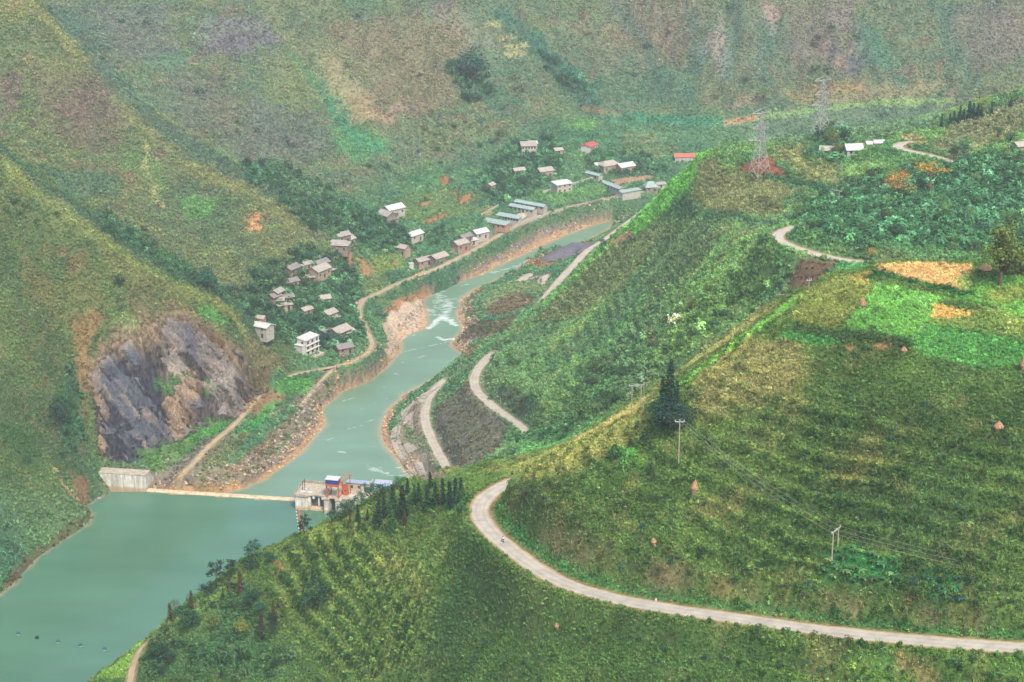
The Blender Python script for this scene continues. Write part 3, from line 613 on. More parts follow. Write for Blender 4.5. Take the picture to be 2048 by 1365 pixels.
patch([(600,1075),(690,1035),(720,1050),(650,1110)],(128,136,66),1,.6,1.5,2); patch([(740,1090),(830,1150),(860,1190),(820,1200),(740,1130)],(140,132,84),1,.6,1.5,2)
patch([(300,1270),(450,1165),(500,1130),(480,1180),(380,1280)],(112,128,66),1,.6,1.5,2); patch([(180,1365),(260,1310),(290,1275),(270,1330),(250,1365)],(112,146,66),1,.8,1,1); patch([(400,1280),(700,1280),(800,1365),(400,1365)],(58,90,56),1,.5,4,4)
patch([(1700,1300),(2048,1320),(2048,1365),(1650,1365)],(84,128,56),1,.6,3,3); patch([(1000,1250),(1500,1260),(1650,1365),(900,1365)],(68,100,54),1,.6,4,4); stroke([(1800,1320),(1830,1345),(1870,1365)], 1.2, (170,136,96), 1, .6, .4)
for P in ([(1640,1110),(1700,1090),(1800,1130),(1790,1170),(1650,1160)],[(1850,1160),(1920,1160),(1925,1200),(1870,1205)]): patch(P,(46,116,66),1,.8,1,1.5,veg=.6)
P_SPUR = cast(dens2(LANE_SPUR, 6))
# roads: trodden edges, then no scrub on them
for Q, hw, c, reg in ((P_NEAR, 3.1, (206,172,118), 1), (P_BEND, 2.8, (196,170,120), 3), (P_FAR, 2.8, (190,170,124), 3), (P_BANK, 2.6, (190,176,150), 3), (P_REVET, 2.6, (196,182,158), 3), (P_EAST, 2.4, (184,172,148), 3), (P_VALLEY, 2.2, (192,172,136), 0), (P_TRACK, 1.6, (206,180,136), 0), (P_SHORE, 1.3, (186,168,136), 0), (P_SPUR, 1.5, (200,180,140), 1)):
    stroke_w(Q[::2, :2], hw * 2 + .9, c, reg, .95, .25, veg=0, soft=.5)
    ww = window(Q, hw + 3); dd, _ = seg_dist(XX[ww], YY[ww], Q[:, :2]); VEG[ww] = np.where(dd < hw + .75, 0, VEG[ww])
off = []
Qn = P_NEAR
for i in range(4, len(Qn) - 1):
    t = Qn[i + 1, :2] - Qn[i - 1, :2]; t = t / np.linalg.norm(t)
    off.append(Qn[i, :2] + np.array((-t[1], t[0])) * 4.2)
stroke_w(np.array(off)[8:], 1.2, (60,118,68), 1, .85, .4, veg=1.0)
# terraces: dark scrub on the risers, dry grass along the lips, grassy lanes between planted rows
rs = STEP[0] * np.clip(VEG, 0, 1) * (RM[1] + .6 * RM[3] + .5 * (RM[2] + RM[4] + RM[5])); lp = STEP[1] * np.clip(VEG, 0, 1) * (RM[1] + .5 * (1 - RM[1]))
LC = LC * (1 - .85 * rs[..., None]) + .85 * rs[..., None] * (LC * np.array((.45, .60, .50)))
LC = LC * (1 - .7 * lp[..., None]) + .7 * lp[..., None] * (LC * np.array((1.8, 1.6, 1.3)))
lane = nearL * (1 - STEP[0]) * np.clip(VEG, 0, 1) * sstep(-.5, .2, n3 + .3); LC = LC * (1 - .6 * lane[..., None]) + .6 * lane[..., None] * alb((108,126,66), 1)
mott = fbm(XX, YY, 7, 3, 901); mott2 = fbm(XX, YY, 20, 3, 911)
mk = (np.clip(VEG, 0, 1) * (1 - .45 * RM[5] - .3 * RM[2] - .3 * RM[4]))[..., None]; LC = LC * (1 + mk * (.34 * mott[..., None] * np.array((1.15, .9, 1.0)) + .26 * mott2[..., None] * np.array((1.25, .9, .9))))
VEG = VEG * (1 - BARE)
VEG[wq] = np.maximum(VEG[wq], .9 * sstep(-5, -1, qd2) * (1 - sstep(0, 2, qd2)) * sstep(-.2, .2, rag2[wq] + rag1[wq]))
LC = np.clip(LC, 0.005, 0.8)
SOIL_SHADE = np.clip(VEG, 0, 1)[..., None] * (1 - ROCK[..., None])      # under the plants: litter and dark earth, plus plant shade painted into the colour
GROUND = LC * (1 - .42 * SOIL_SHADE) + SOIL_SHADE * .10 * np.array((.055, .045, .03))

# ------------------------------------------------------------------ materials
def new_mat(name):
    m = bpy.data.materials.new(name); m.use_nodes = True
    nt = m.node_tree; nt.nodes.clear()
    o = nt.nodes.new('ShaderNodeOutputMaterial')
    return m, nt, o
def nd(nt, typ, **kw):
    n = nt.nodes.new(typ)
    for k, v in kw.items(): setattr(n, k, v)
    return n
def simple_mat(name, rgb, rough=.8, var=.12, scale=1.5, bump=0.0, spec=.3, dirt=None, metallic=0.0):
    """painted or mineral surface: base colour with blotches and fine grain"""
    m, nt, o = new_mat(name)
    L = nt.links.new
    b = nd(nt, 'ShaderNodeBsdfPrincipled'); b.inputs['Roughness'].default_value = rough; b.inputs['Specular IOR Level'].default_value = spec; b.inputs['Metallic'].default_value = metallic
    tc = nd(nt, 'ShaderNodeNewGeometry')
    n = nd(nt, 'ShaderNodeTexNoise'); n.inputs['Scale'].default_value = scale; n.inputs['Detail'].default_value = 6
    L(tc.outputs['Position'], n.inputs['Vector'])
    mx = nd(nt, 'ShaderNodeMix', data_type='RGBA')
    c = np.asarray(rgb, float); d = np.asarray(dirt if dirt is not None else c * (1 - 3.2 * var), float)
    mx.inputs['A'].default_value = (*np.clip(d, 0, 1), 1); mx.inputs['B'].default_value = (*np.clip(c * (1 + var), 0, 1), 1)
    mr = nd(nt, 'ShaderNodeMapRange'); mr.inputs[1].default_value = .32; mr.inputs[2].default_value = .62
    L(n.outputs['Fac'], mr.inputs[0]); L(mr.outputs[0], mx.inputs['Factor']); L(mx.outputs['Result'], b.inputs['Base Color'])
    if bump:
        bp = nd(nt, 'ShaderNodeBump'); bp.inputs['Strength'].default_value = bump; bp.inputs['Distance'].default_value = .3
        L(n.outputs['Fac'], bp.inputs['Height']); L(bp.outputs[0], b.inputs['Normal'])
    L(b.outputs[0], o.inputs[0])
    return m
def lmat(name, srgb, gain=1.9, **kw):
    return simple_mat(name, np.clip(lin(srgb) / gain, .004, .82), **kw)

mat_land, nt, o = new_mat('land_cover')
L = nt.links.new
b = nd(nt, 'ShaderNodeBsdfPrincipled'); b.inputs['Roughness'].default_value = .95; b.inputs['Specular IOR Level'].default_value = .1
at = nd(nt, 'ShaderNodeAttribute', attribute_name='cover'); ar = nd(nt, 'ShaderNodeAttribute', attribute_name='rock')
geo = nd(nt, 'ShaderNodeNewGeometry')
n = nd(nt, 'ShaderNodeTexNoise'); n.inputs['Scale'].default_value = .7; n.inputs['Detail'].default_value = 8; n.inputs['Roughness'].default_value = .68
L(geo.outputs['Position'], n.inputs['Vector'])
mr = nd(nt, 'ShaderNodeMapRange'); mr.inputs[1].default_value = .3; mr.inputs[2].default_value = .7; mr.inputs[3].default_value = .55; mr.inputs[4].default_value = 1.4
L(n.outputs['Fac'], mr.inputs[0])
# rock: steep tilted strata and cracks
mp = nd(nt, 'ShaderNodeMapping'); mp.inputs['Rotation'].default_value = (.5, .35, .6); mp.inputs['Scale'].default_value = (1.0, .8, .5)
L(geo.outputs['Position'], mp.inputs['Vector'])
rk = nd(nt, 'ShaderNodeTexNoise'); rk.inputs['Scale'].default_value = .55; rk.inputs['Detail'].default_value = 9; rk.inputs['Roughness'].default_value = .72
L(mp.outputs[0], rk.inputs['Vector'])
mr2 = nd(nt, 'ShaderNodeMapRange'); mr2.inputs[1].default_value = .36; mr2.inputs[2].default_value = .66; mr2.inputs[3].default_value = .30; mr2.inputs[4].default_value = 1.75
L(rk.outputs['Fac'], mr2.inputs[0])
mxf = nd(nt, 'ShaderNodeMix', data_type='FLOAT'); L(ar.outputs['Fac'], mxf.inputs[0]); L(mr.outputs[0], mxf.inputs[2]); L(mr2.outputs[0], mxf.inputs[3])
mul = nd(nt, 'ShaderNodeVectorMath', operation='SCALE'); L(at.outputs['Color'], mul.inputs[0]); L(mxf.outputs[0], mul.inputs['Scale'])
L(mul.outputs[0], b.inputs['Base Color'])
bp = nd(nt, 'ShaderNodeBump'); bp.inputs['Strength'].default_value = .8; bp.inputs['Distance'].default_value = .9
L(mxf.outputs[0], bp.inputs['Height']); L(bp.outputs[0], b.inputs['Normal'])
L(b.outputs[0], o.inputs[0])

# ------------------------------------------------------------------ the land, one mesh for each hill
idx = np.arange(NX * NY).reshape(NY, NX)
quads = np.stack([idx[:-1, :-1], idx[:-1, 1:], idx[1:, 1:], idx[1:, :-1]], -1).reshape(-1, 4)
qreg = REG[:-1, :-1].ravel()
VCO = np.stack([XX.ravel(), YY.ravel(), H.ravel()], -1).astype(np.float32)
gy_, gx_ = np.gradient(H, GY, GX)
VN = np.stack([-gx_.ravel(), -gy_.ravel(), np.ones(NX * NY)], -1); VN /= np.linalg.norm(VN, axis=1, keepdims=True)
def land(name, reg):
    q = quads[qreg == reg]
    used, inv = np.unique(q.ravel(), return_inverse=True)
    me = bpy.data.meshes.new(name)
    me.vertices.add(len(used)); me.vertices.foreach_set('co', VCO[used].ravel())
    me.loops.add(q.size); me.loops.foreach_set('vertex_index', inv.astype(np.int32).ravel())
    me.polygons.add(len(q)); me.polygons.foreach_set('loop_start', np.arange(0, q.size, 4, dtype=np.int32))
    me.update(calc_edges=True)
    me.polygons.foreach_set('use_smooth', np.ones(len(q), bool))
    a = me.attributes.new('cover', 'FLOAT_COLOR', 'POINT')
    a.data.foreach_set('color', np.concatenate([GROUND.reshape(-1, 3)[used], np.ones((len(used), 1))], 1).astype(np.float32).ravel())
    a = me.attributes.new('rock', 'FLOAT', 'POINT'); a.data.foreach_set('value', ROCK.ravel()[used].astype(np.float32))
    me.normals_split_custom_set_from_vertices(VN[used].tolist())
    me.materials.append(mat_land)
    ob = bpy.data.objects.new(name, me); COL.objects.link(ob)
    ob['kind'] = 'structure'
    return ob
land('valley_floor', 0); land('near_hillside', 1); land('quarry_hill', 2); land('middle_hills', 3); land('spur_hill', 4); land('far_mountains', 5)
# ------------------------------------------------------------------ mesh helpers
def link(o, kind=None):
    COL.objects.link(o)
    if kind: o['kind'] = kind
    return o
def tag(o, label, cat, group=None):
    o['label'] = label; o['category'] = cat
    if group: o['group'] = group
    return o
def mesh_np(name, V, Fq, mat, smooth=False, attrs=None):
    """mesh from arrays; all faces have the same number of corners"""
    V = np.asarray(V, np.float32); Fq = np.asarray(Fq, np.int32); k = Fq.shape[1]
    me = bpy.data.meshes.new(name)
    me.vertices.add(len(V)); me.vertices.foreach_set('co', V.ravel())
    me.loops.add(Fq.size); me.loops.foreach_set('vertex_index', Fq.ravel())
    me.polygons.add(len(Fq)); me.polygons.foreach_set('loop_start', np.arange(0, Fq.size, k, dtype=np.int32))
    me.update(calc_edges=True)
    if smooth: me.polygons.foreach_set('use_smooth', np.ones(len(Fq), bool))
    for n_, v in (attrs or {}).items():
        a = me.attributes.new(n_, 'FLOAT', 'POINT'); a.data.foreach_set('value', np.asarray(v, np.float32))
    if mat: me.materials.append(mat)
    return me
class MB:
    """collects boxes, bars and sheets into one mesh"""
    def __init__(s): s.v = []; s.f = []
    def add(s, verts, faces):
        n = len(s.v); s.v += [tuple(map(float, p)) for p in verts]; s.f += [[i + n for i in f] for f in faces]
        return s
    def box(s, x0, x1, y0, y1, z0, z1):
        return s.add([(x0,y0,z0),(x1,y0,z0),(x1,y1,z0),(x0,y1,z0),(x0,y0,z1),(x1,y0,z1),(x1,y1,z1),(x0,y1,z1)],
                     [(3,2,1,0),(4,5,6,7),(0,1,5,4),(1,2,6,5),(2,3,7,6),(3,0,4,7)])
    def prism(s, base, z0, z1):
        """upright prism over a plan polygon (counter-clockwise); z0, z1 numbers or lists"""
        n = len(base)
        a = [z0] * n if np.isscalar(z0) else z0; b = [z1] * n if np.isscalar(z1) else z1
        return s.add([(p[0], p[1], a[i]) for i, p in enumerate(base)] + [(p[0], p[1], b[i]) for i, p in enumerate(base)],
                     [list(range(n))[::-1], list(range(n, 2 * n))] + [(i, (i + 1) % n, n + (i + 1) % n, n + i) for i in range(n)])
    def extrude(s, prof, axis, a0, a1):
        """profile in the plane across an axis ('x': profile is (y,z); 'y': profile is (x,z))"""
        n = len(prof)
        mk = (lambda p, a: (a, p[0], p[1])) if axis == 'x' else (lambda p, a: (p[0], a, p[1]))
        return s.add([mk(p, a0) for p in prof] + [mk(p, a1) for p in prof],
                     [list(range(n))[::-1], list(range(n, 2 * n))] + [(i, (i + 1) % n, n + (i + 1) % n, n + i) for i in range(n)])
    def bar(s, a, b, r, k=5, r2=None):
        a = Vector(a); b = Vector(b); d = (b - a).normalized()
        u = d.orthogonal().normalized(); w = d.cross(u); r2 = r if r2 is None else r2
        vs_ = [a + (u * math.cos(2*math.pi*i/k) + w * math.sin(2*math.pi*i/k)) * r for i in range(k)] + [b + (u * math.cos(2*math.pi*i/k) + w * math.sin(2*math.pi*i/k)) * r2 for i in range(k)]
        return s.add(vs_, [list(range(k))[::-1], list(range(k, 2*k))] + [(i, (i+1) % k, k + (i+1) % k, k + i) for i in range(k)])
    def lathe(s, prof, k=10, c=(0, 0), jit=0):
        n0 = len(s.v); V = []
        for r, z in prof:
            for i in range(k):
                rr = r * (1 + jit * random.uniform(-1, 1))
                V.append((c[0] + rr * math.cos(2*math.pi*i/k), c[1] + rr * math.sin(2*math.pi*i/k), z))
        F = []
        for j in range(len(prof) - 1):
            for i in range(k): F.append((j*k+i, j*k+(i+1) % k, (j+1)*k+(i+1) % k, (j+1)*k+i))
        F.append(list(range(k))[::-1]); F.append([(len(prof)-1)*k+i for i in range(k)])
        return s.add(V, F)
    def mesh(s, name, mat, smooth=False):
        me = bpy.data.meshes.new(name); me.from_pydata(s.v, [], s.f)
        bm = bmesh.new(); bm.from_mesh(me); bmesh.ops.recalc_face_normals(bm, faces=bm.faces); bm.to_mesh(me); bm.free()
        if smooth: me.polygons.foreach_set('use_smooth', [True] * len(me.polygons))
        if mat: me.materials.append(mat)
        return me
    def build(s, name, mat, parent=None, smooth=False, bevel=0, loc=None):
        o = bpy.data.objects.new(name, s.mesh(name, mat, smooth)); COL.objects.link(o)
        if parent is not None: o.parent = parent
        if loc is not None: o.location = loc
        if bevel:
            b = o.modifiers.new('bevel', 'BEVEL'); b.width = bevel; b.segments = 2; b.limit_method = 'ANGLE'
        return o
def empty(name, loc=(0, 0, 0), rz=0.0, scale=1.0):
    o = bpy.data.objects.new(name, None); COL.objects.link(o)
    o.location = loc; o.rotation_euler = (0, 0, rz); o.scale = (scale,) * 3; o.empty_display_size = .5
    return o
def copy_tree(src, loc, rz=0.0, scale=1.0):
    r = src.copy(); COL.objects.link(r); r.location = loc; r.rotation_euler = (0, 0, rz); r.scale = (scale,) * 3 if np.isscalar(scale) else scale
    for ch in src.children:
        c = ch.copy(); COL.objects.link(c); c.parent = r
        for g in ch.children:
            d = g.copy(); COL.objects.link(d); d.parent = c
    return r

# ------------------------------------------------------------------ roads and tracks: concrete or earth ribbons a little above the cut
def road_mat(name, rgb, edge, gain=2.1):
    m, nt, o = new_mat(name); L = nt.links.new
    b = nd(nt, 'ShaderNodeBsdfPrincipled'); b.inputs['Roughness'].default_value = .85; b.inputs['Specular IOR Level'].default_value = .25
    at = nd(nt, 'ShaderNodeAttribute', attribute_name='across'); geo = nd(nt, 'ShaderNodeNewGeometry')
    n = nd(nt, 'ShaderNodeTexNoise'); n.inputs['Scale'].default_value = .35; n.inputs['Detail'].default_value = 7; L(geo.outputs['Position'], n.inputs['Vector'])
    n2_ = nd(nt, 'ShaderNodeTexNoise'); n2_.inputs['Scale'].default_value = 2.2; n2_.inputs['Detail'].default_value = 5; L(geo.outputs['Position'], n2_.inputs['Vector'])
    # wheel tracks: two slightly darker lines, dusty edges
    ab = nd(nt, 'ShaderNodeMath', operation='ABSOLUTE'); L(at.outputs['Fac'], ab.inputs[0])
    ad = nd(nt, 'ShaderNodeMath', operation='MULTIPLY_ADD'); L(n2_.outputs['Fac'], ad.inputs[0]); ad.inputs[1].default_value = .35; L(ab.outputs[0], ad.inputs[2])
    r = nd(nt, 'ShaderNodeValToRGB'); cr = r.color_ramp
    a0 = np.clip(lin(rgb) / gain, 0, .8); e0 = np.clip(lin(edge) / gain, 0, .8)
    cr.elements[0].position = 0; cr.elements[0].color = (*a0, 1); cr.elements[1].position = 1.16; cr.elements[1].color = (*e0, 1)
    for p, c in ((.34, a0), (.55, a0 * .86), (.72, a0 * 1.02), (.98, a0 * .98)):
        e = cr.elements.new(p); e.color = (*c, 1)
    L(ad.outputs[0], r.inputs[0])
    mr = nd(nt, 'ShaderNodeMapRange'); mr.inputs[1].default_value = .3; mr.inputs[2].default_value = .7; mr.inputs[3].default_value = .8; mr.inputs[4].default_value = 1.12; L(n.outputs['Fac'], mr.inputs[0])
    sc = nd(nt, 'ShaderNodeVectorMath', operation='SCALE'); L(r.outputs[0], sc.inputs[0]); L(mr.outputs[0], sc.inputs['Scale'])
    L(sc.outputs[0], b.inputs['Base Color']); L(b.outputs[0], o.inputs[0])
    return m
MR_NEAR = road_mat('road_concrete', (226,216,196), (214,182,130)); MR_PALE = road_mat('road_pale_concrete', (226,214,192), (204,186,150)); MR_EARTH = road_mat('earth_track', (216,196,160), (190,160,116))
def ribbon(name, Q, half, mat, lift=.12, rag=.16, from_hgt=False):
    Q = np.asarray(Q); T = np.gradient(Q[:, :2], axis=0); T /= np.linalg.norm(T, axis=1, keepdims=True)
    Nn = np.stack([-T[:, 1], T[:, 0]], -1)
    cols = np.array([-1, -.62, -.2, .2, .62, 1.0])
    V = []; ac = []
    for i in range(len(Q)):
        for c in cols:
            w_ = half * c * (1 + (rag * noise(np.array([i * .35 + 50 * c]), np.array([c * 3.3]), 5)[0] if abs(c) == 1 else 0))
            p = Q[i, :2] + Nn[i] * w_
            z = (hgt(p[0], p[1]) if from_hgt else max(Q[i, 2], hgt(p[0], p[1]))) + lift - .06 * abs(c)
            V.append((p[0], p[1], z)); ac.append(c)
    m_ = len(cols)
    F = [(i*m_+j, (i+1)*m_+j, (i+1)*m_+j+1, i*m_+j+1) for i in range(len(Q)-1) for j in range(m_-1)]
    o = bpy.data.objects.new(name, mesh_np(name, V, np.array(F)[:, ::-1], mat, True, {'across': ac})); return link(o, 'structure')
ribbon('mountain_road', P_NEAR, 2.75, MR_NEAR); ribbon('mountain_road', P_BEND, 2.5, MR_NEAR); ribbon('mountain_road', P_FAR, 2.5, MR_PALE)
ribbon('riverbank_road', P_BANK, 2.4, MR_PALE); ribbon('access_lane', P_REVET, 2.4, MR_PALE); ribbon('riverbank_road', P_EAST, 2.2, MR_PALE)
ribbon('valley_road', P_VALLEY, 1.9, MR_EARTH); ribbon('village_track', P_TRACK, 1.3, MR_EARTH, rag=.3); ribbon('shore_track', P_SHORE, 1.0, MR_EARTH, rag=.3)
ribbon('footpath', P_SPUR[::2], 1.1, road_mat('pale_footpath', (222,196,152), (190,160,110)), rag=.3, from_hgt=True)
sp = cast(dens2([(918,690),(935,685),(955,679),(985,674)], 8)); ribbon('footpath', sp, .7, MR_PALE, rag=.3, from_hgt=True)

# ------------------------------------------------------------------ water
def water_mat(name, deep, shallow, wave, rough):
    m, nt, o = new_mat(name); L = nt.links.new
    b = nd(nt, 'ShaderNodeBsdfPrincipled'); b.inputs['Roughness'].default_value = rough; b.inputs['IOR'].default_value = 1.333; b.inputs['Specular IOR Level'].default_value = .36
    geo = nd(nt, 'ShaderNodeNewGeometry')
    mp = nd(nt, 'ShaderNodeMapping'); mp.inputs['Rotation'].default_value = (0, 0, .35); mp.inputs['Scale'].default_value = (.55, 1.3, 1); L(geo.outputs['Position'], mp.inputs['Vector'])
    n = nd(nt, 'ShaderNodeTexNoise'); n.inputs['Scale'].default_value = .45; n.inputs['Detail'].default_value = 5; n.inputs['Roughness'].default_value = .55; L(mp.outputs[0], n.inputs['Vector'])
    nb = nd(nt, 'ShaderNodeTexNoise'); nb.inputs['Scale'].default_value = .035; nb.inputs['Detail'].default_value = 3; L(mp.outputs[0], nb.inputs['Vector'])
    s = nd(nt, 'ShaderNodeAttribute', attribute_name='shallow'); f = nd(nt, 'ShaderNodeAttribute', attribute_name='foam')
    m0 = nd(nt, 'ShaderNodeMix', data_type='RGBA'); m0.inputs['A'].default_value = (*(np.array(deep) * .72), 1); m0.inputs['B'].default_value = (*(np.array(deep) * 1.30), 1); L(nb.outputs['Fac'], m0.inputs['Factor'])
    m1 = nd(nt, 'ShaderNodeMix', data_type='RGBA'); L(m0.outputs['Result'], m1.inputs['A']); m1.inputs['B'].default_value = (*shallow, 1); L(s.outputs['Fac'], m1.inputs['Factor'])
    fn = nd(nt, 'ShaderNodeTexNoise'); fn.inputs['Scale'].default_value = .42; fn.inputs['Detail'].default_value = 8; fn.inputs['Roughness'].default_value = .7; L(mp.outputs[0], fn.inputs['Vector'])
    add = nd(nt, 'ShaderNodeMath', operation='ADD'); L(fn.outputs['Fac'], add.inputs[0]); L(f.outputs['Fac'], add.inputs[1])
    th = nd(nt, 'ShaderNodeMapRange'); th.inputs[1].default_value = .88; th.inputs[2].default_value = 1.22; L(add.outputs[0], th.inputs[0])
    m2 = nd(nt, 'ShaderNodeMix', data_type='RGBA'); L(m1.outputs['Result'], m2.inputs['A']); m2.inputs['B'].default_value = (.62, .66, .62, 1); L(th.outputs[0], m2.inputs['Factor'])
    L(m2.outputs['Result'], b.inputs['Base Color'])
    mr = nd(nt, 'ShaderNodeMix', data_type='FLOAT'); mr.inputs[2].default_value = rough; mr.inputs[3].default_value = .8; L(th.outputs[0], mr.inputs[0]); L(mr.outputs[0], b.inputs['Roughness'])
    bp = nd(nt, 'ShaderNodeBump'); bp.inputs['Strength'].default_value = wave; bp.inputs['Distance'].default_value = .35; L(n.outputs['Fac'], bp.inputs['Height']); L(bp.outputs[0], b.inputs['Normal'])
    L(b.outputs[0], o.inputs[0])
    return m
RES_POLY = [(-420, 335), (-60, 335), (-20, 600), (10, 700), (-4, 790), (-95, 804.5), (-161, 815), (-200, 812), (-420, 790)]
def water(name, poly, z, cell, mat, foam=None):
    P = np.array(poly); xs = np.arange(P[:, 0].min(), P[:, 0].max() + cell, cell); ys = np.arange(P[:, 1].min(), P[:, 1].max() + cell, cell)
    x, y = np.meshgrid(xs, ys); h = hgt(x.ravel(), y.ravel()).reshape(x.shape)
    sh = 1 - sstep(.05, 1.5, z - h + .35 * fbm(x, y, 7, 2, 71))
    fo = np.zeros(x.shape)
    if foam is not None: fo = foam(x, y)
    cx = (x[:-1, :-1] + cell / 2); cyy = (y[:-1, :-1] + cell / 2)
    ok = inside(cx, cyy, P) & ((h[:-1, :-1] < z + 1.5) | (h[1:, 1:] < z + 1.5) | (h[:-1, 1:] < z + 1.5) | (h[1:, :-1] < z + 1.5))
    id_ = np.arange(x.size).reshape(x.shape)
    q = np.stack([id_[:-1, :-1], id_[:-1, 1:], id_[1:, 1:], id_[1:, :-1]], -1)[ok]
    used, inv = np.unique(q.ravel(), return_inverse=True)
    V = np.stack([x.ravel(), y.ravel(), np.full(x.size, z)], -1)[used]
    o = bpy.data.objects.new(name, mesh_np(name, V, inv.reshape(-1, 4), mat, True, {'shallow': sh.ravel()[used], 'foam': fo.ravel()[used]}))
    return link(o, 'structure')
FOAM = [([(858,657),(866,651),(872,643),(884,637)],3.6,.60),([(884,634),(893,640),(900,641),(911,651)],3.8,.60),([(876,675),(886,681),(900,678),(918,681)],3.0,.58),([(868,626),(880,600),(872,586)],10,.42),([(895,600),(890,622),(886,640)],9,.46),([(880,580),(930,552),(962,548)],4.5,.46),
        ([(985,546),(1040,530),(1060,520)],4.5,.44),([(1000,520),(1080,492),(1160,470)],5,.16),([(740,934),(780,948),(835,958)],6,.42),([(676,903),(690,906)],1.7,.6),([(745,890),(800,905)],8,.26),([(788,748),(796,750)],1.6,.55),([(615,880),(625,878)],1.4,.5),
        ([(700,930),(800,925)],10,.14),([(800,935),(824,950)],4,.42),([(850,760),(830,700)],10,.08),([(720,840),(760,780)],8,.08)]
for _k in range(70):      # small riffles
    _f = random.random(); _i = int(_f * 11) + 4; _t = random.uniform(.15, .85); _p = np.array(R_WEST[min(_i, 18)][:2]) * (1 - _t) + np.array(R_EAST[min(int(_i * 1.2), 22)][:2]) * _t; _l = random.uniform(4, 16)
    FOAM.append(([(_p[0] - _l, _p[1] + _l * .25), (_p[0] + _l, _p[1] - _l * .25)], random.uniform(.8, 1.8), random.uniform(.3, .46)))
FOAM = [(np.array([at_z(*p, -6)[:2] for p in pts]), w_, s_) for pts, w_, s_ in FOAM]
def foam_at(x, y):
    f = np.zeros(x.shape)
    for P, w_, s_ in FOAM:
        d, _ = seg_dist(x, y, P)
        d = d + .35 * w_ * fbm(x, y, 5, 2, 91); f = np.maximum(f, s_ * (1 - sstep(0, w_ * 1.5, d)))
    return f
MW_RES = water_mat('reservoir_water', (.062, .142, .088), (.24, .20, .12), .14, .14)
MW_RIV = water_mat('river_water', (.118, .198, .132), (.28, .23, .14), .30, .22)
water('reservoir_water', RES_POLY, 0.0, 3.0, MW_RES)
RIV2 = [(-150, 811), (-161, 817), (-150, 860), (-110, 900), (-90, 1000), (-60, 1090), (-20, 1180), (60, 1310), (160, 1340), (160, 1240), (60, 1120), (30, 1000), (-10, 900), (-8, 793), (-95, 807)]
water('river_water', RIV2, -6.0, 1.5, MW_RIV, foam_at)

# ------------------------------------------------------------------ haze over the whole valley
hz = MB().box(-640, 640, -60, 2000, float(min(H.min(), -16)) - 1.0, 372).build('haze', None)
hz['kind'] = 'stuff'
m, nt, o = new_mat('valley_haze')
pv = nd(nt, 'ShaderNodeVolumePrincipled')
pv.inputs['Color'].default_value = (.93, .985, .985, 1); pv.inputs['Density'].default_value = 0.000082; pv.inputs['Anisotropy'].default_value = 0.1
nt.links.new(pv.outputs[0], o.inputs['Volume'])
hz.data.materials.append(m)
# ------------------------------------------------------------------ plants: small prototypes for the ground cover
def leaf_mat(name, attr_type='INSTANCER', attr='tint', var=.24, trans=.28):
    m, nt, o = new_mat(name); L = nt.links.new
    if attr_type == 'OBJECT': col = nd(nt, 'ShaderNodeObjectInfo').outputs['Color']
    else: col = nd(nt, 'ShaderNodeAttribute', attribute_name=attr, attribute_type=attr_type).outputs['Color']
    lv = nd(nt, 'ShaderNodeAttribute', attribute_name='leaf')
    mr = nd(nt, 'ShaderNodeMapRange'); mr.inputs[3].default_value = 1 - var; mr.inputs[4].default_value = 1 + var; L(lv.outputs['Fac'], mr.inputs[0])
    sc = nd(nt, 'ShaderNodeVectorMath', operation='SCALE'); L(col, sc.inputs[0]); L(mr.outputs[0], sc.inputs['Scale'])
    d = nd(nt, 'ShaderNodeBsdfDiffuse'); L(sc.outputs[0], d.inputs['Color'])
    t = nd(nt, 'ShaderNodeBsdfTranslucent')
    tint = nd(nt, 'ShaderNodeVectorMath', operation='MULTIPLY'); L(sc.outputs[0], tint.inputs[0]); tint.inputs[1].default_value = (1.25, 1.2, .6); L(tint.outputs[0], t.inputs['Color'])
    mx = nd(nt, 'ShaderNodeMixShader'); mx.inputs[0].default_value = trans; L(d.outputs[0], mx.inputs[1]); L(t.outputs[0], mx.inputs[2]); L(mx.outputs[0], o.inputs[0])
    return m
MAT_TINT = leaf_mat('ground_cover_leaf')
MAT_TREE = leaf_mat('tree_leaf', 'OBJECT', var=.55)
def cards(centers, normals, sizes, aspect, r, fold=.25):
    """leaf quads: centre, facing, size; returns verts, quads, leaf value per vertex"""
    n = len(centers)
    up = r.normal(size=(n, 3)); N = normals / np.linalg.norm(normals, axis=1, keepdims=True)
    U = np.cross(up, N); U /= np.linalg.norm(U, axis=1, keepdims=True) + 1e-9
    V_ = np.cross(N, U)
    a = (sizes * .5)[:, None]; b_ = (sizes * .5 * aspect)[:, None]
    v = np.stack([centers - U * a, centers - V_ * b_ + N * a * fold, centers + U * a, centers + V_ * b_ + N * a * fold], 1).reshape(-1, 3)
    q = np.arange(4 * n).reshape(n, 4)
    lv = np.repeat(r.random(n), 4)
    return v, q, lv
def card_mesh(name, c, nrm, s, asp, r, mat):
    v, q, lv = cards(c, nrm, s, asp, r)
    return mesh_np(name, v, q, mat, False, {'leaf': lv})
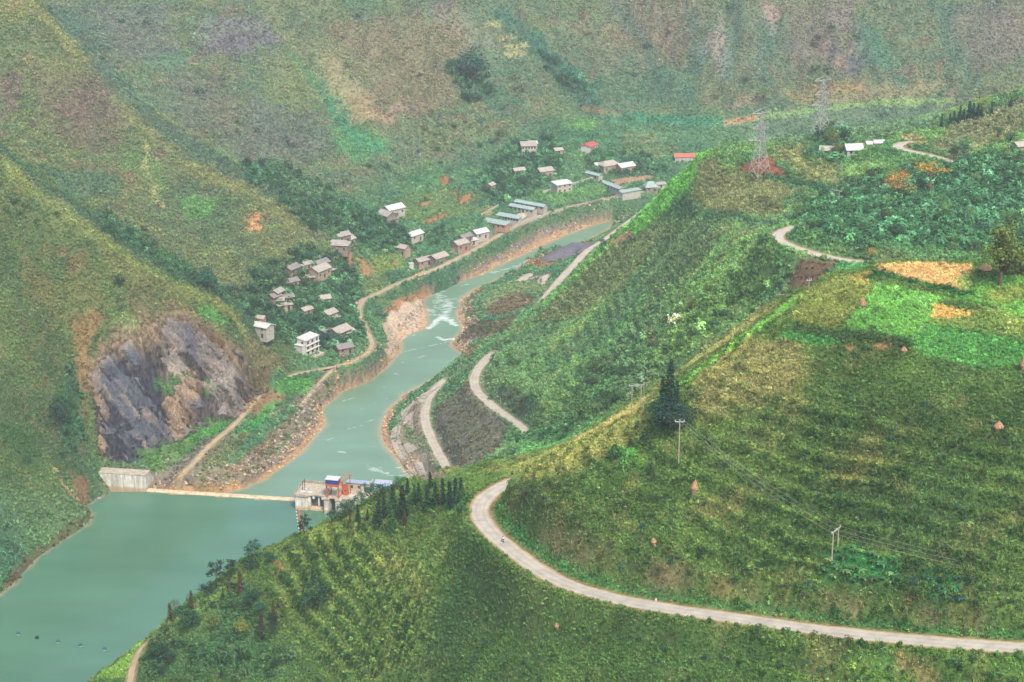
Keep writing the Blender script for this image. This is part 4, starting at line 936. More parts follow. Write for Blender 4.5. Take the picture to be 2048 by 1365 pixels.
def tuft_mesh(name, seed, blades=18, spread=.32, hmin=.5, hmax=1.0, bend=.55, wid=.07):
    r = np.random.default_rng(seed); V = []; F = []; lv = []
    for i in range(blades):
        a = r.random() * 6.283; rr = spread * math.sqrt(r.random()); b0 = np.array((rr * math.cos(r.random() * 6.283), rr * math.sin(r.random() * 6.283), -.05))
        d = np.array((math.cos(a), math.sin(a), 0)); s = np.array((-d[1], d[0], 0)); h = r.uniform(hmin, hmax); be = bend * r.uniform(.4, 1.2) * h
        k = len(V); w_ = wid * r.uniform(.7, 1.4)
        for t, ww in ((0, .7), (.55, 1.0), (1.0, .25)):
            c = b0 + d * be * t * t + np.array((0, 0, h * (t - .18 * t * t)))
            V += [c - s * w_ * ww, c + s * w_ * ww]
        F += [(k, k+1, k+3, k+2), (k+2, k+3, k+5, k+4)]; lv += [r.random()] * 6
    return mesh_np(name, V, F, MAT_TINT, False, {'leaf': lv})
def bush_mesh(name, seed, n=70, lobes=3, size=.26):
    r = np.random.default_rng(seed); C = []; N = []; S = []
    cent = [(r.uniform(-.3, .3), r.uniform(-.3, .3), r.uniform(.2, .5), r.uniform(.28, .45)) for _ in range(lobes)]
    for i in range(n):
        cx, cy_, cz, R = cent[i % lobes]
        d = r.normal(size=3); d[2] = abs(d[2]) * .9 - .25; d /= np.linalg.norm(d)
        k = r.uniform(.65, 1.05)
        C.append((cx + d[0] * R * k, cy_ + d[1] * R * k, max(0.02, cz + d[2] * R * k))); N.append(d + r.normal(size=3) * .45 + np.array((0, 0, .25))); S.append(size * r.uniform(.6, 1.3))
    return card_mesh(name, np.array(C), np.array(N), np.array(S), .6, r, MAT_TINT)
KIT = bpy.data.collections.new('ground_cover_kit')
kit_index = {}
def kit(name, me):
    o = bpy.data.objects.new(name, me); KIT.objects.link(o); kit_index.setdefault(name[:-2], []).append(name)
for s_ in range(3): kit('a_tuft_%d' % s_, tuft_mesh('grass_tuft', 30 + s_))
for s_ in range(3): kit('b_bush_%d' % s_, bush_mesh('scrub_bush', 40 + s_, 75, 3 + s_))
for s_ in range(2): kit('c_stalk_%d' % s_, tuft_mesh('dry_stalk', 50 + s_, 9, .35, .7, 1.15, .3, .045))
for s_ in range(2): kit('d_leafy_%d' % s_, bush_mesh('leafy_clump', 60 + s_, 26, 2, .42))
def rock_mesh(name, seed):
    r = np.random.default_rng(seed); bm = bmesh.new(); bmesh.ops.create_icosphere(bm, subdivisions=1, radius=.5)
    for v in bm.verts: v.co = Vector((v.co.x * r.uniform(.75, 1.25), v.co.y * r.uniform(.75, 1.25), v.co.z * r.uniform(.55, .95)))
    me = bpy.data.meshes.new(name); bm.to_mesh(me); bm.free(); me.materials.append(MAT_STONE); return me
m, nt, o = new_mat('river_stone'); L = nt.links.new
b = nd(nt, 'ShaderNodeBsdfPrincipled'); b.inputs['Roughness'].default_value = .85; b.inputs['Specular IOR Level'].default_value = .2
a_ = nd(nt, 'ShaderNodeAttribute', attribute_name='tint', attribute_type='INSTANCER'); g_ = nd(nt, 'ShaderNodeNewGeometry'); n_ = nd(nt, 'ShaderNodeTexNoise'); n_.inputs['Scale'].default_value = 2.5; n_.inputs['Detail'].default_value = 5; L(g_.outputs['Position'], n_.inputs['Vector'])
r_ = nd(nt, 'ShaderNodeMapRange'); r_.inputs[3].default_value = .6; r_.inputs[4].default_value = 1.4; L(n_.outputs['Fac'], r_.inputs[0]); s_n = nd(nt, 'ShaderNodeVectorMath', operation='SCALE'); L(a_.outputs['Color'], s_n.inputs[0]); L(r_.outputs[0], s_n.inputs['Scale']); L(s_n.outputs[0], b.inputs['Base Color']); L(b.outputs[0], o.inputs[0])
MAT_STONE = m
for s_ in range(3): kit('e_stone_%d' % s_, rock_mesh('stone', 70 + s_))
KNAMES = sorted(o.name for o in KIT.objects)
def kid(prefix): return [i for i, n_ in enumerate(KNAMES) if n_.startswith(prefix)]
TUFT, BUSH, STALK, LEAFY, STONE = kid('a_'), kid('b_'), kid('c_'), kid('d_'), kid('e_')

def cover_object(name, P, rot, scl, tint, idx_):
    """one object that sets a plant of the kit on each of its points (geometry nodes)"""
    n = len(P)
    me = bpy.data.meshes.new(name); me.vertices.add(n); me.vertices.foreach_set('co', np.asarray(P, np.float32).ravel())
    a = me.attributes.new('rot', 'FLOAT_VECTOR', 'POINT'); a.data.foreach_set('vector', np.asarray(rot, np.float32).ravel())
    a = me.attributes.new('scl', 'FLOAT_VECTOR', 'POINT'); a.data.foreach_set('vector', np.asarray(scl, np.float32).ravel())
    a = me.attributes.new('tint', 'FLOAT_COLOR', 'POINT'); a.data.foreach_set('color', np.concatenate([tint, np.ones((n, 1))], 1).astype(np.float32).ravel())
    a = me.attributes.new('pick', 'INT', 'POINT'); a.data.foreach_set('value', np.asarray(idx_, np.int32))
    ob = bpy.data.objects.new(name, me); COL.objects.link(ob); ob['kind'] = 'stuff'
    md = ob.modifiers.new('plants', 'NODES'); md.node_group = COVER_NODES
    return ob
ng = bpy.data.node_groups.new('ground_cover', 'GeometryNodeTree')
ng.interface.new_socket('Geometry', in_out='INPUT', socket_type='NodeSocketGeometry'); ng.interface.new_socket('Geometry', in_out='OUTPUT', socket_type='NodeSocketGeometry')
gi = ng.nodes.new('NodeGroupInput'); go = ng.nodes.new('NodeGroupOutput'); iop = ng.nodes.new('GeometryNodeInstanceOnPoints')
ci = ng.nodes.new('GeometryNodeCollectionInfo'); ci.inputs['Collection'].default_value = KIT; ci.inputs['Separate Children'].default_value = True; ci.inputs['Reset Children'].default_value = True
def na(nm, typ):
    n_ = ng.nodes.new('GeometryNodeInputNamedAttribute'); n_.data_type = typ; n_.inputs['Name'].default_value = nm
    return next(s for s in n_.outputs if s.enabled and s.name == 'Attribute')
l_ = ng.links.new
l_(gi.outputs[0], iop.inputs['Points']); l_(ci.outputs[0], iop.inputs['Instance']); iop.inputs['Pick Instance'].default_value = True
l_(na('pick', 'INT'), iop.inputs['Instance Index']); l_(na('rot', 'FLOAT_VECTOR'), iop.inputs['Rotation']); l_(na('scl', 'FLOAT_VECTOR'), iop.inputs['Scale']); l_(iop.outputs[0], go.inputs[0])
COVER_NODES = ng

# what the valley shows from up here (with a wide margin): ground cover is left out behind the hills
VGX = np.arange(-560, 561, 7.0); VGY = np.arange(335, 1930, 7.0)
vx, vy = np.meshgrid(VGX, VGY); vz = hgt(vx.ravel(), vy.ravel()).reshape(vx.shape) + 7.0
vis = np.ones(vx.shape, bool)
for t in np.linspace(.004, .62, 110):
    qx, qy, qz = vx * (1 - t), vy * (1 - t), vz * (1 - t) + CAM_H * t
    vis &= (qz > hgt(qx.ravel(), qy.ravel()).reshape(vx.shape) - 1.5) | (qy < 336)
px_, py_, dp_ = project(np.stack([vx, vy, vz], -1))
vis &= (px_ > -160) & (px_ < 2210) & (py_ > -60) & (py_ < 1480)
VIS = vis.astype(np.float32)
slope = np.hypot(gx_, gy_)
gs_y, gs_x = np.gradient(H0, GY, GX); slope0 = np.hypot(gs_x, gs_y)
RISER = STEP[0] * (1 - ROCK)          # the steep steps between terraces
def samp(A, x, y): return bil(GX, GY, A, x, y)
ALLOW = {'near': 1, 'left': 2, 'middle': 3, 'spur': 4, 'far': 5, 'valley': 0}
def scatter(reg, dens, size, kinds, seed, dark=1.0, var=.22, weight=None, straw=0.0, box=None, tall=(.8, 1.2), green=0.0):
    r = np.random.default_rng(seed)
    R = ALLOW[reg]
    ys, xs = np.where(REG == R)
    x0, x1, y0, y1 = GX[xs.min()], GX[xs.max()], GY[ys.min()], GY[ys.max()]
    n = int((x1 - x0) * (y1 - y0) * dens)
    x = r.uniform(x0, x1, n); y = r.uniform(y0, y1, n)
    keep = bil(VGX, VGY, VIS, x, y) > .4; x, y = x[keep], y[keep]
    i = np.clip(np.searchsorted(GX, x) - 1, 0, NX - 2); j = np.clip(np.searchsorted(GY, y) - 1, 0, NY - 2)
    keep = REG[j, i] == R; x, y, i, j = x[keep], y[keep], i[keep], j[keep]
    p = VEG[j, i] * (weight[j, i] if weight is not None else 1)
    z = hgt(x, y)
    p = np.where(z < .25 if reg in ('near', 'left') else z < -5.0, 0, p)
    keep = r.random(len(x)) < p; x, y, z, i, j = x[keep], y[keep], z[keep], i[keep], j[keep]
    n = len(x)
    s = r.uniform(size[0], size[1], n) ** 1.0
    t = LC[j, i] * dark * np.exp(r.normal(0, var, n))[:, None] * (1 + r.normal(0, .06, (n, 3)))
    if green: t = t * (1 - green) + green * np.array((.035, .085, .035)) * np.exp(r.normal(0, .3, n))[:, None]
    if straw:
        k = r.random(n) < straw * (.4 + 1.2 * sstep(-.1, .5, n2[j, i]))
        t[k] = t[k] * .35 + np.array((.26, .235, .115)) * .65 * np.exp(r.normal(0, .2, k.sum()))[:, None]
    ks = np.array(kinds)[r.integers(0, len(kinds), n)]
    rot = np.stack([r.normal(0, .14, n), r.normal(0, .14, n), r.random(n) * 6.283], -1)
    scl = np.stack([s, s, s * r.uniform(tall[0], tall[1], n)], -1)
    return np.stack([x, y, z - .03], -1), rot, scl, np.clip(t, .004, .75), ks
def cover(name, *sets):
    P, ro, sc, ti, ix = (np.concatenate(a) for a in zip(*sets))
    print(name, len(P))
    return cover_object(name, P, ro, sc, ti, ix)
clump = sstep(-.05, .45, fbm(XX, YY, 13, 3, 701)); clump2 = sstep(0, .5, fbm(XX, YY, 28, 3, 711))
WOOD = np.zeros(XX.shape, np.float32)                          # where trees stand so close that they read as one mass
def wood(pts, a=1.0):
    P = cast(dens2(pts, 16, True))[:, :2]; w = window(P, 4)
    if XX[w].size:
        k = a * (1 - sstep(-3, 3, sdist(XX[w], YY[w], P) + 4 * rag1[w])) * np.clip(VEG[w] * 2, 0, 1) * .7; rg = int(np.median(REG[w][k > .3])) if (k > .3).any() else 0
        LC[w] = LC[w] * (1 - k[..., None]) + alb((66, 108, 80), rg) * k[..., None]
        WOOD[w] = np.maximum(WOOD[w], a * (1 - sstep(-3, 3, sdist(XX[w], YY[w], P) + 4 * rag1[w])))
for P_ in ([(545,690),(505,640),(540,565),(600,500),(680,520),(718,560),(732,640),(712,690),(650,700)],[(640,430),(700,415),(770,440),(830,480),(800,512),(700,492),(660,470)],[(470,600),(520,548),(555,530),(540,620),(500,640)],[(955,365),(1010,300),(1100,280),(1120,340),(1060,392),(985,405)],[(1160,340),(1195,305),(1290,312),(1340,345),(1300,350),(1230,352),(1190,345)],
           [(480,335),(540,325),(565,370),(500,375)],[(560,400),(640,420),(665,470),(600,460)],[(1590,440),(1650,395),(1760,350),(1900,335),(2048,300),(2048,505),(1900,505),(1780,490),(1700,500)],[(1605,305),(1640,268),(1692,270),(1682,325),(1620,325)],[(1055,90),(1130,140),(1185,195),(1120,185)],[(880,130),(960,125),(1000,190),(930,215)],[(105,790),(150,745),(168,880),(125,905)]): wood(P_)
for P_ in ([(480,335),(540,322),(600,350),(665,385),(710,420),(680,445),(620,432),(560,395),(520,378)],[(175,428),(230,436),(300,478),(390,545),(430,575),(470,600),(440,600),(380,570),(300,520),(230,475)],[(130,905),(100,850),(110,780),(150,740),(165,800),(165,890)],[(0,420),(60,440),(120,450),(100,420),(40,395),(0,385)]): wood(P_, .8)
wood([(1010,890),(1100,830),(1150,780),(1260,700),(1400,590),(1545,500),(1565,560),(1450,650),(1350,715),(1250,800),(1120,890)], .32); wood([(290,1292),(370,1215),(470,1180),(545,1250),(600,1365),(280,1365)], .6)
GRASSY = np.zeros(XX.shape, np.float32)                        # mown or grazed slopes with hardly a bush
P_ = cast(dens2([(1065,648),(1200,508),(1290,428),(1390,340),(1480,342),(1600,372),(1580,430),(1500,470),(1420,560),(1300,600),(1240,680),(1100,700)], 16, True))[:, :2]; w_ = window(P_, 10); GRASSY[w_] = 1 - sstep(-4, 4, sdist(XX[w_], YY[w_], P_) + 5 * rag1[w_])
QD = np.full(XX.shape, 99.0); QD[wq] = qd2
NOBUSH = 1 - .85 * GRASSY
WV = np.clip(VEG * 2, 0, 1) * WOOD / np.maximum(VEG, .05)
cover('near_hill_grass',
      scatter('near', 3.6, (.55, 1.0), TUFT, 1, 1.2, .16, straw=.06, weight=1 - .35 * clump),
      scatter('near', .45, (.9, 1.5), STALK, 2, 1.2, .2, straw=.4, weight=(sstep(-.1, .6, n2) + STEP[1]) * nearR))
cover('near_hill_scrub',
      scatter('near', .42, (.7, 1.9), BUSH, 3, 1.05, .28, green=.28, weight=clump * .8 + .1),
      scatter('near', 1.0, (.8, 1.9), BUSH, 4, .8, .25, green=.35, weight=RISER * (.95 * nearL + .7 * nearR)),
      scatter('near', .9, (.6, 1.1), LEAFY, 5, 1.2, .22, weight=.35 + 0 * XX),
      scatter('near', .12, (2.2, 3.6), BUSH, 6, .85, .25, green=.45, weight=WV))
cover('middle_hill_scrub',
      scatter('middle', .75, (1.0, 2.0), TUFT, 11, 1.2, .24, straw=.06),
      scatter('middle', .22, (1.2, 2.8), BUSH, 12, 1.1, .24, green=.2, weight=(.25 + clump) * NOBUSH),
      scatter('middle', .3, (1.0, 1.8), LEAFY, 13, 1.3, .2, weight=NOBUSH),
      scatter('middle', .9, (.8, 1.3), TUFT, 15, 1.2, .16, weight=GRASSY), scatter('middle', .5, (.8, 1.5), BUSH, 16, .85, .2, green=.3, weight=STEP[0] * GRASSY),
      scatter('middle', .15, (3.0, 5.5), BUSH, 14, 1.1, .5, green=.35, weight=WV))
cover('quarry_hill_scrub',
      scatter('left', .9, (.9, 1.6), TUFT, 21, 1.25, .10, straw=.08),
      scatter('left', .22, (1.1, 2.5), BUSH, 22, 1.15, .16, green=.18, weight=.15 + clump * .8),
      scatter('left', .3, (1.0, 1.8), LEAFY, 23, 1.2, .16), scatter('left', .5, (1.0, 2.2), BUSH, 25, 1.0, .3, green=.3, weight=(ROCK < .5) * (np.abs(QD) < 9) * .5), scatter('left', .1, (3.0, 5.0), BUSH, 24, 1.0, .42, green=.4, weight=WV))
cover('spur_hill_scrub',
      scatter('spur', .6, (1.1, 1.9), TUFT, 31, 1.25, .09, straw=.04),
      scatter('spur', .16, (1.2, 2.6), BUSH, 32, 1.2, .14, green=.14, weight=.2 + clump * .8),
      scatter('spur', .2, (1.2, 2.2), LEAFY, 33, 1.25, .15), scatter('spur', .12, (3.0, 5.5), BUSH, 34, 1.0, .42, green=.4, weight=WV))
cover('far_mountain_scrub',
      scatter('far', .34, (1.2, 2.2), TUFT, 41, 1.25, .07),
      scatter('far', .09, (1.4, 3.0), BUSH, 42, 1.2, .13, green=.12, weight=.15 + clump2),
      scatter('far', .10, (1.2, 2.2), LEAFY, 43, 1.25, .14), scatter('far', .03, (4, 8), BUSH, 44, .95, .3, green=.35, weight=WV + .12 * clump2))
cover('valley_undergrowth',
      scatter('valley', .45, (.9, 1.8), TUFT, 51, 1.2, .22),
      scatter('valley', .2, (1.1, 2.6), BUSH, 52, 1.05, .28, green=.25, weight=.25 + clump * .8),
      scatter('valley', .25, (1.0, 1.8), LEAFY, 53, 1.2, .25), scatter('valley', .22, (2.8, 5.2), BUSH, 54, 1.15, .5, green=.35, weight=WV))
# ------------------------------------------------------------------ materials of built things
def stain_mat(name, rgb, dark, gain=1.9, streak=1.0, warm=None):
    """cast concrete: vertical water stains, a tan splash band low down"""
    m, nt, o = new_mat(name); L = nt.links.new
    b = nd(nt, 'ShaderNodeBsdfPrincipled'); b.inputs['Roughness'].default_value = .9; b.inputs['Specular IOR Level'].default_value = .2
    g = nd(nt, 'ShaderNodeNewGeometry'); mp = nd(nt, 'ShaderNodeMapping'); mp.inputs['Scale'].default_value = (1.0, 1.0, .09); L(g.outputs['Position'], mp.inputs['Vector'])
    n = nd(nt, 'ShaderNodeTexNoise'); n.inputs['Scale'].default_value = .85 * streak; n.inputs['Detail'].default_value = 6; n.inputs['Roughness'].default_value = .65; L(mp.outputs[0], n.inputs['Vector'])
    n2_ = nd(nt, 'ShaderNodeTexNoise'); n2_.inputs['Scale'].default_value = .6; n2_.inputs['Detail'].default_value = 6; L(g.outputs['Position'], n2_.inputs['Vector'])
    r = nd(nt, 'ShaderNodeMapRange'); r.inputs[1].default_value = .4; r.inputs[2].default_value = .6; L(n.outputs['Fac'], r.inputs[0])
    mx = nd(nt, 'ShaderNodeMix', data_type='RGBA'); mx.inputs['A'].default_value = (*np.clip(lin(dark) / gain, 0, .8), 1); mx.inputs['B'].default_value = (*np.clip(lin(rgb) / gain, 0, .8), 1); L(r.outputs[0], mx.inputs['Factor'])
    r2 = nd(nt, 'ShaderNodeMapRange'); r2.inputs[1].default_value = .3; r2.inputs[2].default_value = .7; r2.inputs[3].default_value = .78; r2.inputs[4].default_value = 1.15; L(n2_.outputs['Fac'], r2.inputs[0])
    sc = nd(nt, 'ShaderNodeVectorMath', operation='SCALE'); L(mx.outputs['Result'], sc.inputs[0]); L(r2.outputs[0], sc.inputs['Scale'])
    out = sc.outputs[0]
    if warm is not None:
        sp_ = nd(nt, 'ShaderNodeSeparateXYZ'); L(g.outputs['Position'], sp_.inputs[0]); r3 = nd(nt, 'ShaderNodeMapRange'); r3.inputs[1].default_value = 1.0; r3.inputs[2].default_value = 2.2; r3.inputs[3].default_value = .75; r3.inputs[4].default_value = 0; L(sp_.outputs['Z'], r3.inputs[0])
        m2 = nd(nt, 'ShaderNodeMix', data_type='RGBA'); L(out, m2.inputs['A']); m2.inputs['B'].default_value = (*np.clip(lin(warm) / gain, 0, .8), 1); L(r3.outputs[0], m2.inputs['Factor']); out = m2.outputs['Result']
    L(out, b.inputs['Base Color']); L(b.outputs[0], o.inputs[0])
    return m
def sheet_mat(name, rgb, gain=1.9, pitch=.9, var=.10):
    """corrugated roof sheets: fine ribs across, weathered patches"""
    m, nt, o = new_mat(name); L = nt.links.new
    b = nd(nt, 'ShaderNodeBsdfPrincipled'); b.inputs['Roughness'].default_value = .6; b.inputs['Specular IOR Level'].default_value = .3
    tc = nd(nt, 'ShaderNodeTexCoord'); w_ = nd(nt, 'ShaderNodeTexWave'); w_.inputs['Scale'].default_value = 1 / pitch; w_.inputs['Distortion'].default_value = .2; L(tc.outputs['Object'], w_.inputs['Vector'])
    n = nd(nt, 'ShaderNodeTexNoise'); n.inputs['Scale'].default_value = .55; n.inputs['Detail'].default_value = 7; n.inputs['Roughness'].default_value = .65; L(tc.outputs['Object'], n.inputs['Vector'])
    r = nd(nt, 'ShaderNodeMapRange'); r.inputs[1].default_value = .3; r.inputs[2].default_value = .7; r.inputs[3].default_value = 1 - 3.0 * var; r.inputs[4].default_value = 1 + var; L(n.outputs['Fac'], r.inputs[0])
    wr = nd(nt, 'ShaderNodeMapRange'); wr.inputs[3].default_value = .88; wr.inputs[4].default_value = 1.04; L(w_.outputs['Fac'], wr.inputs[0])
    mu = nd(nt, 'ShaderNodeMath', operation='MULTIPLY'); L(r.outputs[0], mu.inputs[0]); L(wr.outputs[0], mu.inputs[1])
    sc = nd(nt, 'ShaderNodeVectorMath', operation='SCALE'); sc.inputs[0].default_value = np.clip(lin(rgb) / gain, 0, .82); L(mu.outputs[0], sc.inputs['Scale']); L(sc.outputs[0], b.inputs['Base Color'])
    bp = nd(nt, 'ShaderNodeBump'); bp.inputs['Strength'].default_value = .5; bp.inputs['Distance'].default_value = .06; L(w_.outputs['Fac'], bp.inputs['Height']); L(bp.outputs[0], b.inputs['Normal']); L(b.outputs[0], o.inputs[0])
    return m
GB = 2.0
M_CONC = stain_mat('stained_concrete', (254,250,236), (206,200,186), 1.7, 1.0, (206,172,124)); M_CONC2 = stain_mat('pale_concrete', (214,204,184), (180,170,150), GB, .6)
M_TOP = lmat('concrete_top', (220,206,180), GB, var=.10, scale=.8); M_SAND = lmat('wet_sand_concrete', (250,222,182), GB, var=.10, scale=.6)
M_DARK = lmat('dark_opening', (66,66,70), GB, var=.05, rough=.5); M_GATE = lmat('steel_gate', (104,108,112), GB, var=.12, rough=.5); M_ORANGE = lmat('orange_paint', (244,120,70), GB, var=.06, rough=.5); M_BLUE = lmat('blue_paint', (58,84,170), GB, var=.05, rough=.5)
M_BLUEROOF = sheet_mat('blue_roof_sheet', (206,220,246), GB, var=.05); M_WHITE = sheet_mat('white_roof_sheet', (250,246,238), GB, var=.05); M_CREAM = lmat('cream_render', (228,214,190), GB, var=.07); M_TAN = sheet_mat('fibre_cement_sheet', (216,204,186), GB, var=.09)
M_GREYROOF = sheet_mat('grey_roof_sheet', (208,198,186), GB, .5, .12); M_TILE = sheet_mat('dark_clay_tile', (178,168,160), GB, .4, .12); M_TEAL = sheet_mat('green_blue_roof_sheet', (190,212,202), GB, var=.06); M_RED = sheet_mat('red_roof_sheet', (240,112,96), GB, var=.07); M_ORROOF = sheet_mat('orange_roof_sheet', (238,136,104), GB, var=.07)
M_WALL = lmat('grey_plaster', (226,216,200), GB, var=.10); M_WWALL = lmat('white_plaster', (252,246,234), GB, var=.07); M_BRICK = lmat('orange_brick_wall', (226,178,146), GB, var=.12); M_MUD = lmat('earth_wall', (212,186,160), GB, var=.14); M_WOOD = lmat('weathered_wood', (186,166,148), GB, var=.2); M_PINK = lmat('pink_plaster', (206,166,146), GB, var=.1)
M_THATCH = lmat('straw_thatch', (214,164,122), GB, var=.2, scale=3.5, bump=.6); M_STEEL = lmat('galvanised_steel', (206,204,192), GB, var=.08, rough=.5); M_POLE = lmat('concrete_pole', (214,200,168), GB, var=.08); M_BLACK = lmat('black_steel', (52,54,54), GB, var=.05, rough=.5); M_GLASS = lmat('window_glass', (74,84,90), GB, var=.05, rough=.15, spec=.6)
M_WIRE = lmat('power_wire', (200,196,180), GB, var=.03); M_WPAINT = lmat('white_paint', (246,246,244), GB, var=.03, rough=.5); M_TEALP = lmat('teal_float_plastic', (40,120,128), GB, var=.05, rough=.45); M_RUBBLE = lmat('rubble', (228,214,192), GB, var=.2, scale=2.2, bump=.7); M_TRUNK = lmat('bark', (134,112,88), GB, var=.2, scale=3); M_PALETRUNK = lmat('pale_bark', (190,176,148), GB, var=.15, scale=3)

# ------------------------------------------------------------------ the dam
A0 = at_z(293, 984, 0); B0 = at_z(591, 1003, 0)
du = (B0 - A0)[:2]; LW = float(np.linalg.norm(du)); RZ = math.atan2(du[1], du[0])
dam = tag(empty('dam', (A0[0], A0[1], 0), RZ), 'low concrete river dam with a tall stained abutment block and a long tan weir crest', 'dam')
MB().extrude([(-.2,-9),(-.2,.35),(.5,.75),(2.2,.75),(3.2,.2),(8.5,-9)], 'x', .1, LW + 3).build('weir_crest', M_SAND, dam, bevel=.15)
MB().extrude([(0,-5),(0,7.7),(5.8,7.7),(17,-5)], 'x', -26.5, 0).build('abutment_block', M_CONC, dam, bevel=.2)
MB().box(-26.6, .15, -.12, 5.9, 7.72, 8.0).build('abutment_cap', M_TOP, dam, bevel=.06)
for k in range(1, 5): MB().box(-26.5 + k * 5.3 - .09, -26.5 + k * 5.3 + .09, -.07, .02, -1, 7.7).build('formwork_joint', M_CONC2, dam)
MB().box(-.02, .22, 5.2, 6.0, 6.9, 8.15).build('corner_kerb', M_TOP, dam)

# intake works with gates, on the right end of the weir
D0 = at_z(590.5, 1019.5, 0)
UD = Vector((math.cos(RZ - .06), math.sin(RZ - .06), 0)); VD = Vector((-UD.y, UD.x, 0))
iw = tag(empty('intake_works', (D0[0], D0[1], 0), RZ - .06), 'grey concrete gate house platform with dark intake bays, at the right end of the weir', 'intake works')
MB().prism([(0,0),(5.0,0),(6.6,1.6),(6.6,13),(0,13)], -10, 6.5).build('pier', M_CONC, iw, bevel=.12)
MB().box(13.6, 15.8, -1.4, 13, -10, 6.5).build('pier', M_CONC, iw, bevel=.12); MB().box(18.9, 21.4, -1.8, 13, -10, 6.9).build('pier', M_CONC, iw, bevel=.12); MB().box(21.42, 40, .6, 13, -10, 6.5).build('pier', M_CONC, iw, bevel=.12)
MB().prism([(-.5,-.5),(5.3,-.5),(7.2,1.5),(13.4,1.5),(13.4,-1.7),(16.1,-1.7),(16.1,.2),(18.7,.2),(18.7,-2.1),(21.7,-2.1),(21.7,.2),(40.3,.2),(40.3,13.4),(-.5,13.4)], 6.52, 7.25).build('deck', M_TOP, iw, bevel=.08)
for x0, x1 in ((6.7, 9.8), (10.4, 13.5)): MB().box(x0, x1, 3.6, 4.0, -9, 6.4).build('gate', M_GATE, iw)
MB().box(9.82, 10.38, 2.4, 4.2, -9, 6.5).build('mullion', M_CONC, iw); MB().box(15.9, 18.8, 3.2, 3.6, -9, 6.4).build('gate', M_GATE, iw)
MB().prism([(6.7,.8),(13.5,.8),(13.5,3.5),(6.7,3.5)], -9, 1.0).build('sill', M_SAND, iw)
for x in (7.9, 12.0): MB().bar((x, 2.2, 5.1), (x, 2.2, 6.5), .75, 8).build('corbel', M_CONC, iw)
for x in (23.2, 25.8, 28.4, 31.0): MB().box(x, x + .5, .2, .58, -1, 6.5).build('pilaster', M_CONC2, iw)
MB().box(-.5, 21, 13.0, 13.4, 7.26, 8.5).build('parapet', M_CONC2, iw, bevel=.05); MB().box(-.5, -.2, -.5, 12.98, 7.26, 8.0).build('parapet', M_CONC2, iw, bevel=.05); MB().box(-.18, 5.2, -.5, -.25, 7.26, 7.6).build('parapet', M_CONC2, iw)
for x, y, a, c in ((1.6, 3.0, 2.2, 1.6), (4.8, 2.6, 2.2, 1.6), (2.0, 6.0, 1.6, 1.3), (24.0, 2.6, 2.4, 1.8), (27.6, 3.0, 2.0, 1.6)): MB().box(x, x + a, y, y + c, 7.26, 7.5).build('hatch_cover', M_WPAINT, iw)
def D(u, v, z=7.25): p = Vector((D0[0], D0[1], 0)) + UD * u + VD * v; return (p.x, p.y, z)
cr = tag(empty('gantry_crane', D(17.4, 1.4), RZ - .06), 'orange gantry crane carrying a blue machine house, standing on the intake deck', 'crane')
for x in (-2.6, 2.6):
    for y in (-1.6, 4.6): MB().box(x - .22, x + .22, y - .22, y + .22, 0, 5.9).build('leg', M_ORANGE, cr)
    MB().box(x - .25, x + .25, -1.9, 5.0, 5.92, 6.5).build('side_beam', M_ORANGE, cr); MB().bar((x, -1.5, .3), (x, 4.5, 5.8), .13).build('brace', M_ORANGE, cr); MB().box(x - .2, x + .2, -1.9, 4.9, 0.02, .4).build('sill_beam', M_ORANGE, cr)
MB().box(-3.0, 2.9, -2.5, -1.92, 5.6, 6.7).build('front_beam', M_ORANGE, cr); MB().box(-2.9, 2.7, -2.4, 1.6, 6.72, 8.7).build('machine_house', M_BLUE, cr, bevel=.05); MB().box(-3.1, 2.9, -2.6, 1.8, 8.72, 8.95).build('machine_house_roof', M_WPAINT, cr)
MB().bar((2.4, .2, 6.4), (6.4, 3.4, 9.3), .24).build('jib', M_ORANGE, cr); MB().bar((6.2, 4.4, 0), (6.2, 4.4, 9.6), .2).build('mast', M_ORANGE, cr); MB().bar((1.6, 4.0, 9.1), (6.4, 4.2, 9.3), .14).build('tie', M_ORANGE, cr); MB().bar((6.3, 3.5, 9.2), (6.3, 3.5, 4.4), .06).build('hoist_cable', M_BLACK, cr)
MB().box(3.6, 5.6, 2.2, 4.0, .02, 1.8).build('winch', M_ORANGE, cr); MB().box(3.4, 5.8, 2.0, 2.18, 2.6, 5.2).build('ladder_panel', M_ORANGE, cr)
cb = tag(empty('control_house', D(20.8, 9.0), RZ - .06), 'cream control house with a blue roof behind the orange crane', 'building')
MB().extrude([(0,0),(4.6,0),(4.6,3.0),(0,3.7)], 'x', 0, 11).build('wall', M_CREAM, cb); MB().extrude([(-.35,3.74),(4.9,2.98),(4.9,3.16),(-.35,3.95)], 'x', -.3, 10.6).build('roof', M_BLUEROOF, cb); MB().box(10.62, 11.1, -.3, 4.8, 2.9, 4.3).build('gable_parapet', M_CREAM, cb)
for x in (2.0, 5.3): MB().box(x, x + 1.0, -.06, .05, 1.3, 2.6).build('window', M_GLASS, cb)
MB().box(8.1, 9.3, -.06, .05, .02, 2.3).build('door', M_DARK, cb)
ph = tag(empty('powerhouse', D(32.6, 9.6, 6.6), RZ - .06), 'long low pale blue roof of the powerhouse, running right behind the tree tops', 'building')
MB().box(0, 22, 0, 5.0, -8, 2.2).build('wall', M_CONC2, ph); MB().extrude([(-.4,2.24),(5.4,3.7),(5.4,3.9),(-.4,2.44)], 'x', -.3, 22.3).build('roof', M_BLUEROOF, ph); MB().box(-.3, 22.3, 5.42, 5.75, 3.4, 4.25).build('ridge_cap', M_WPAINT, ph)
st = None
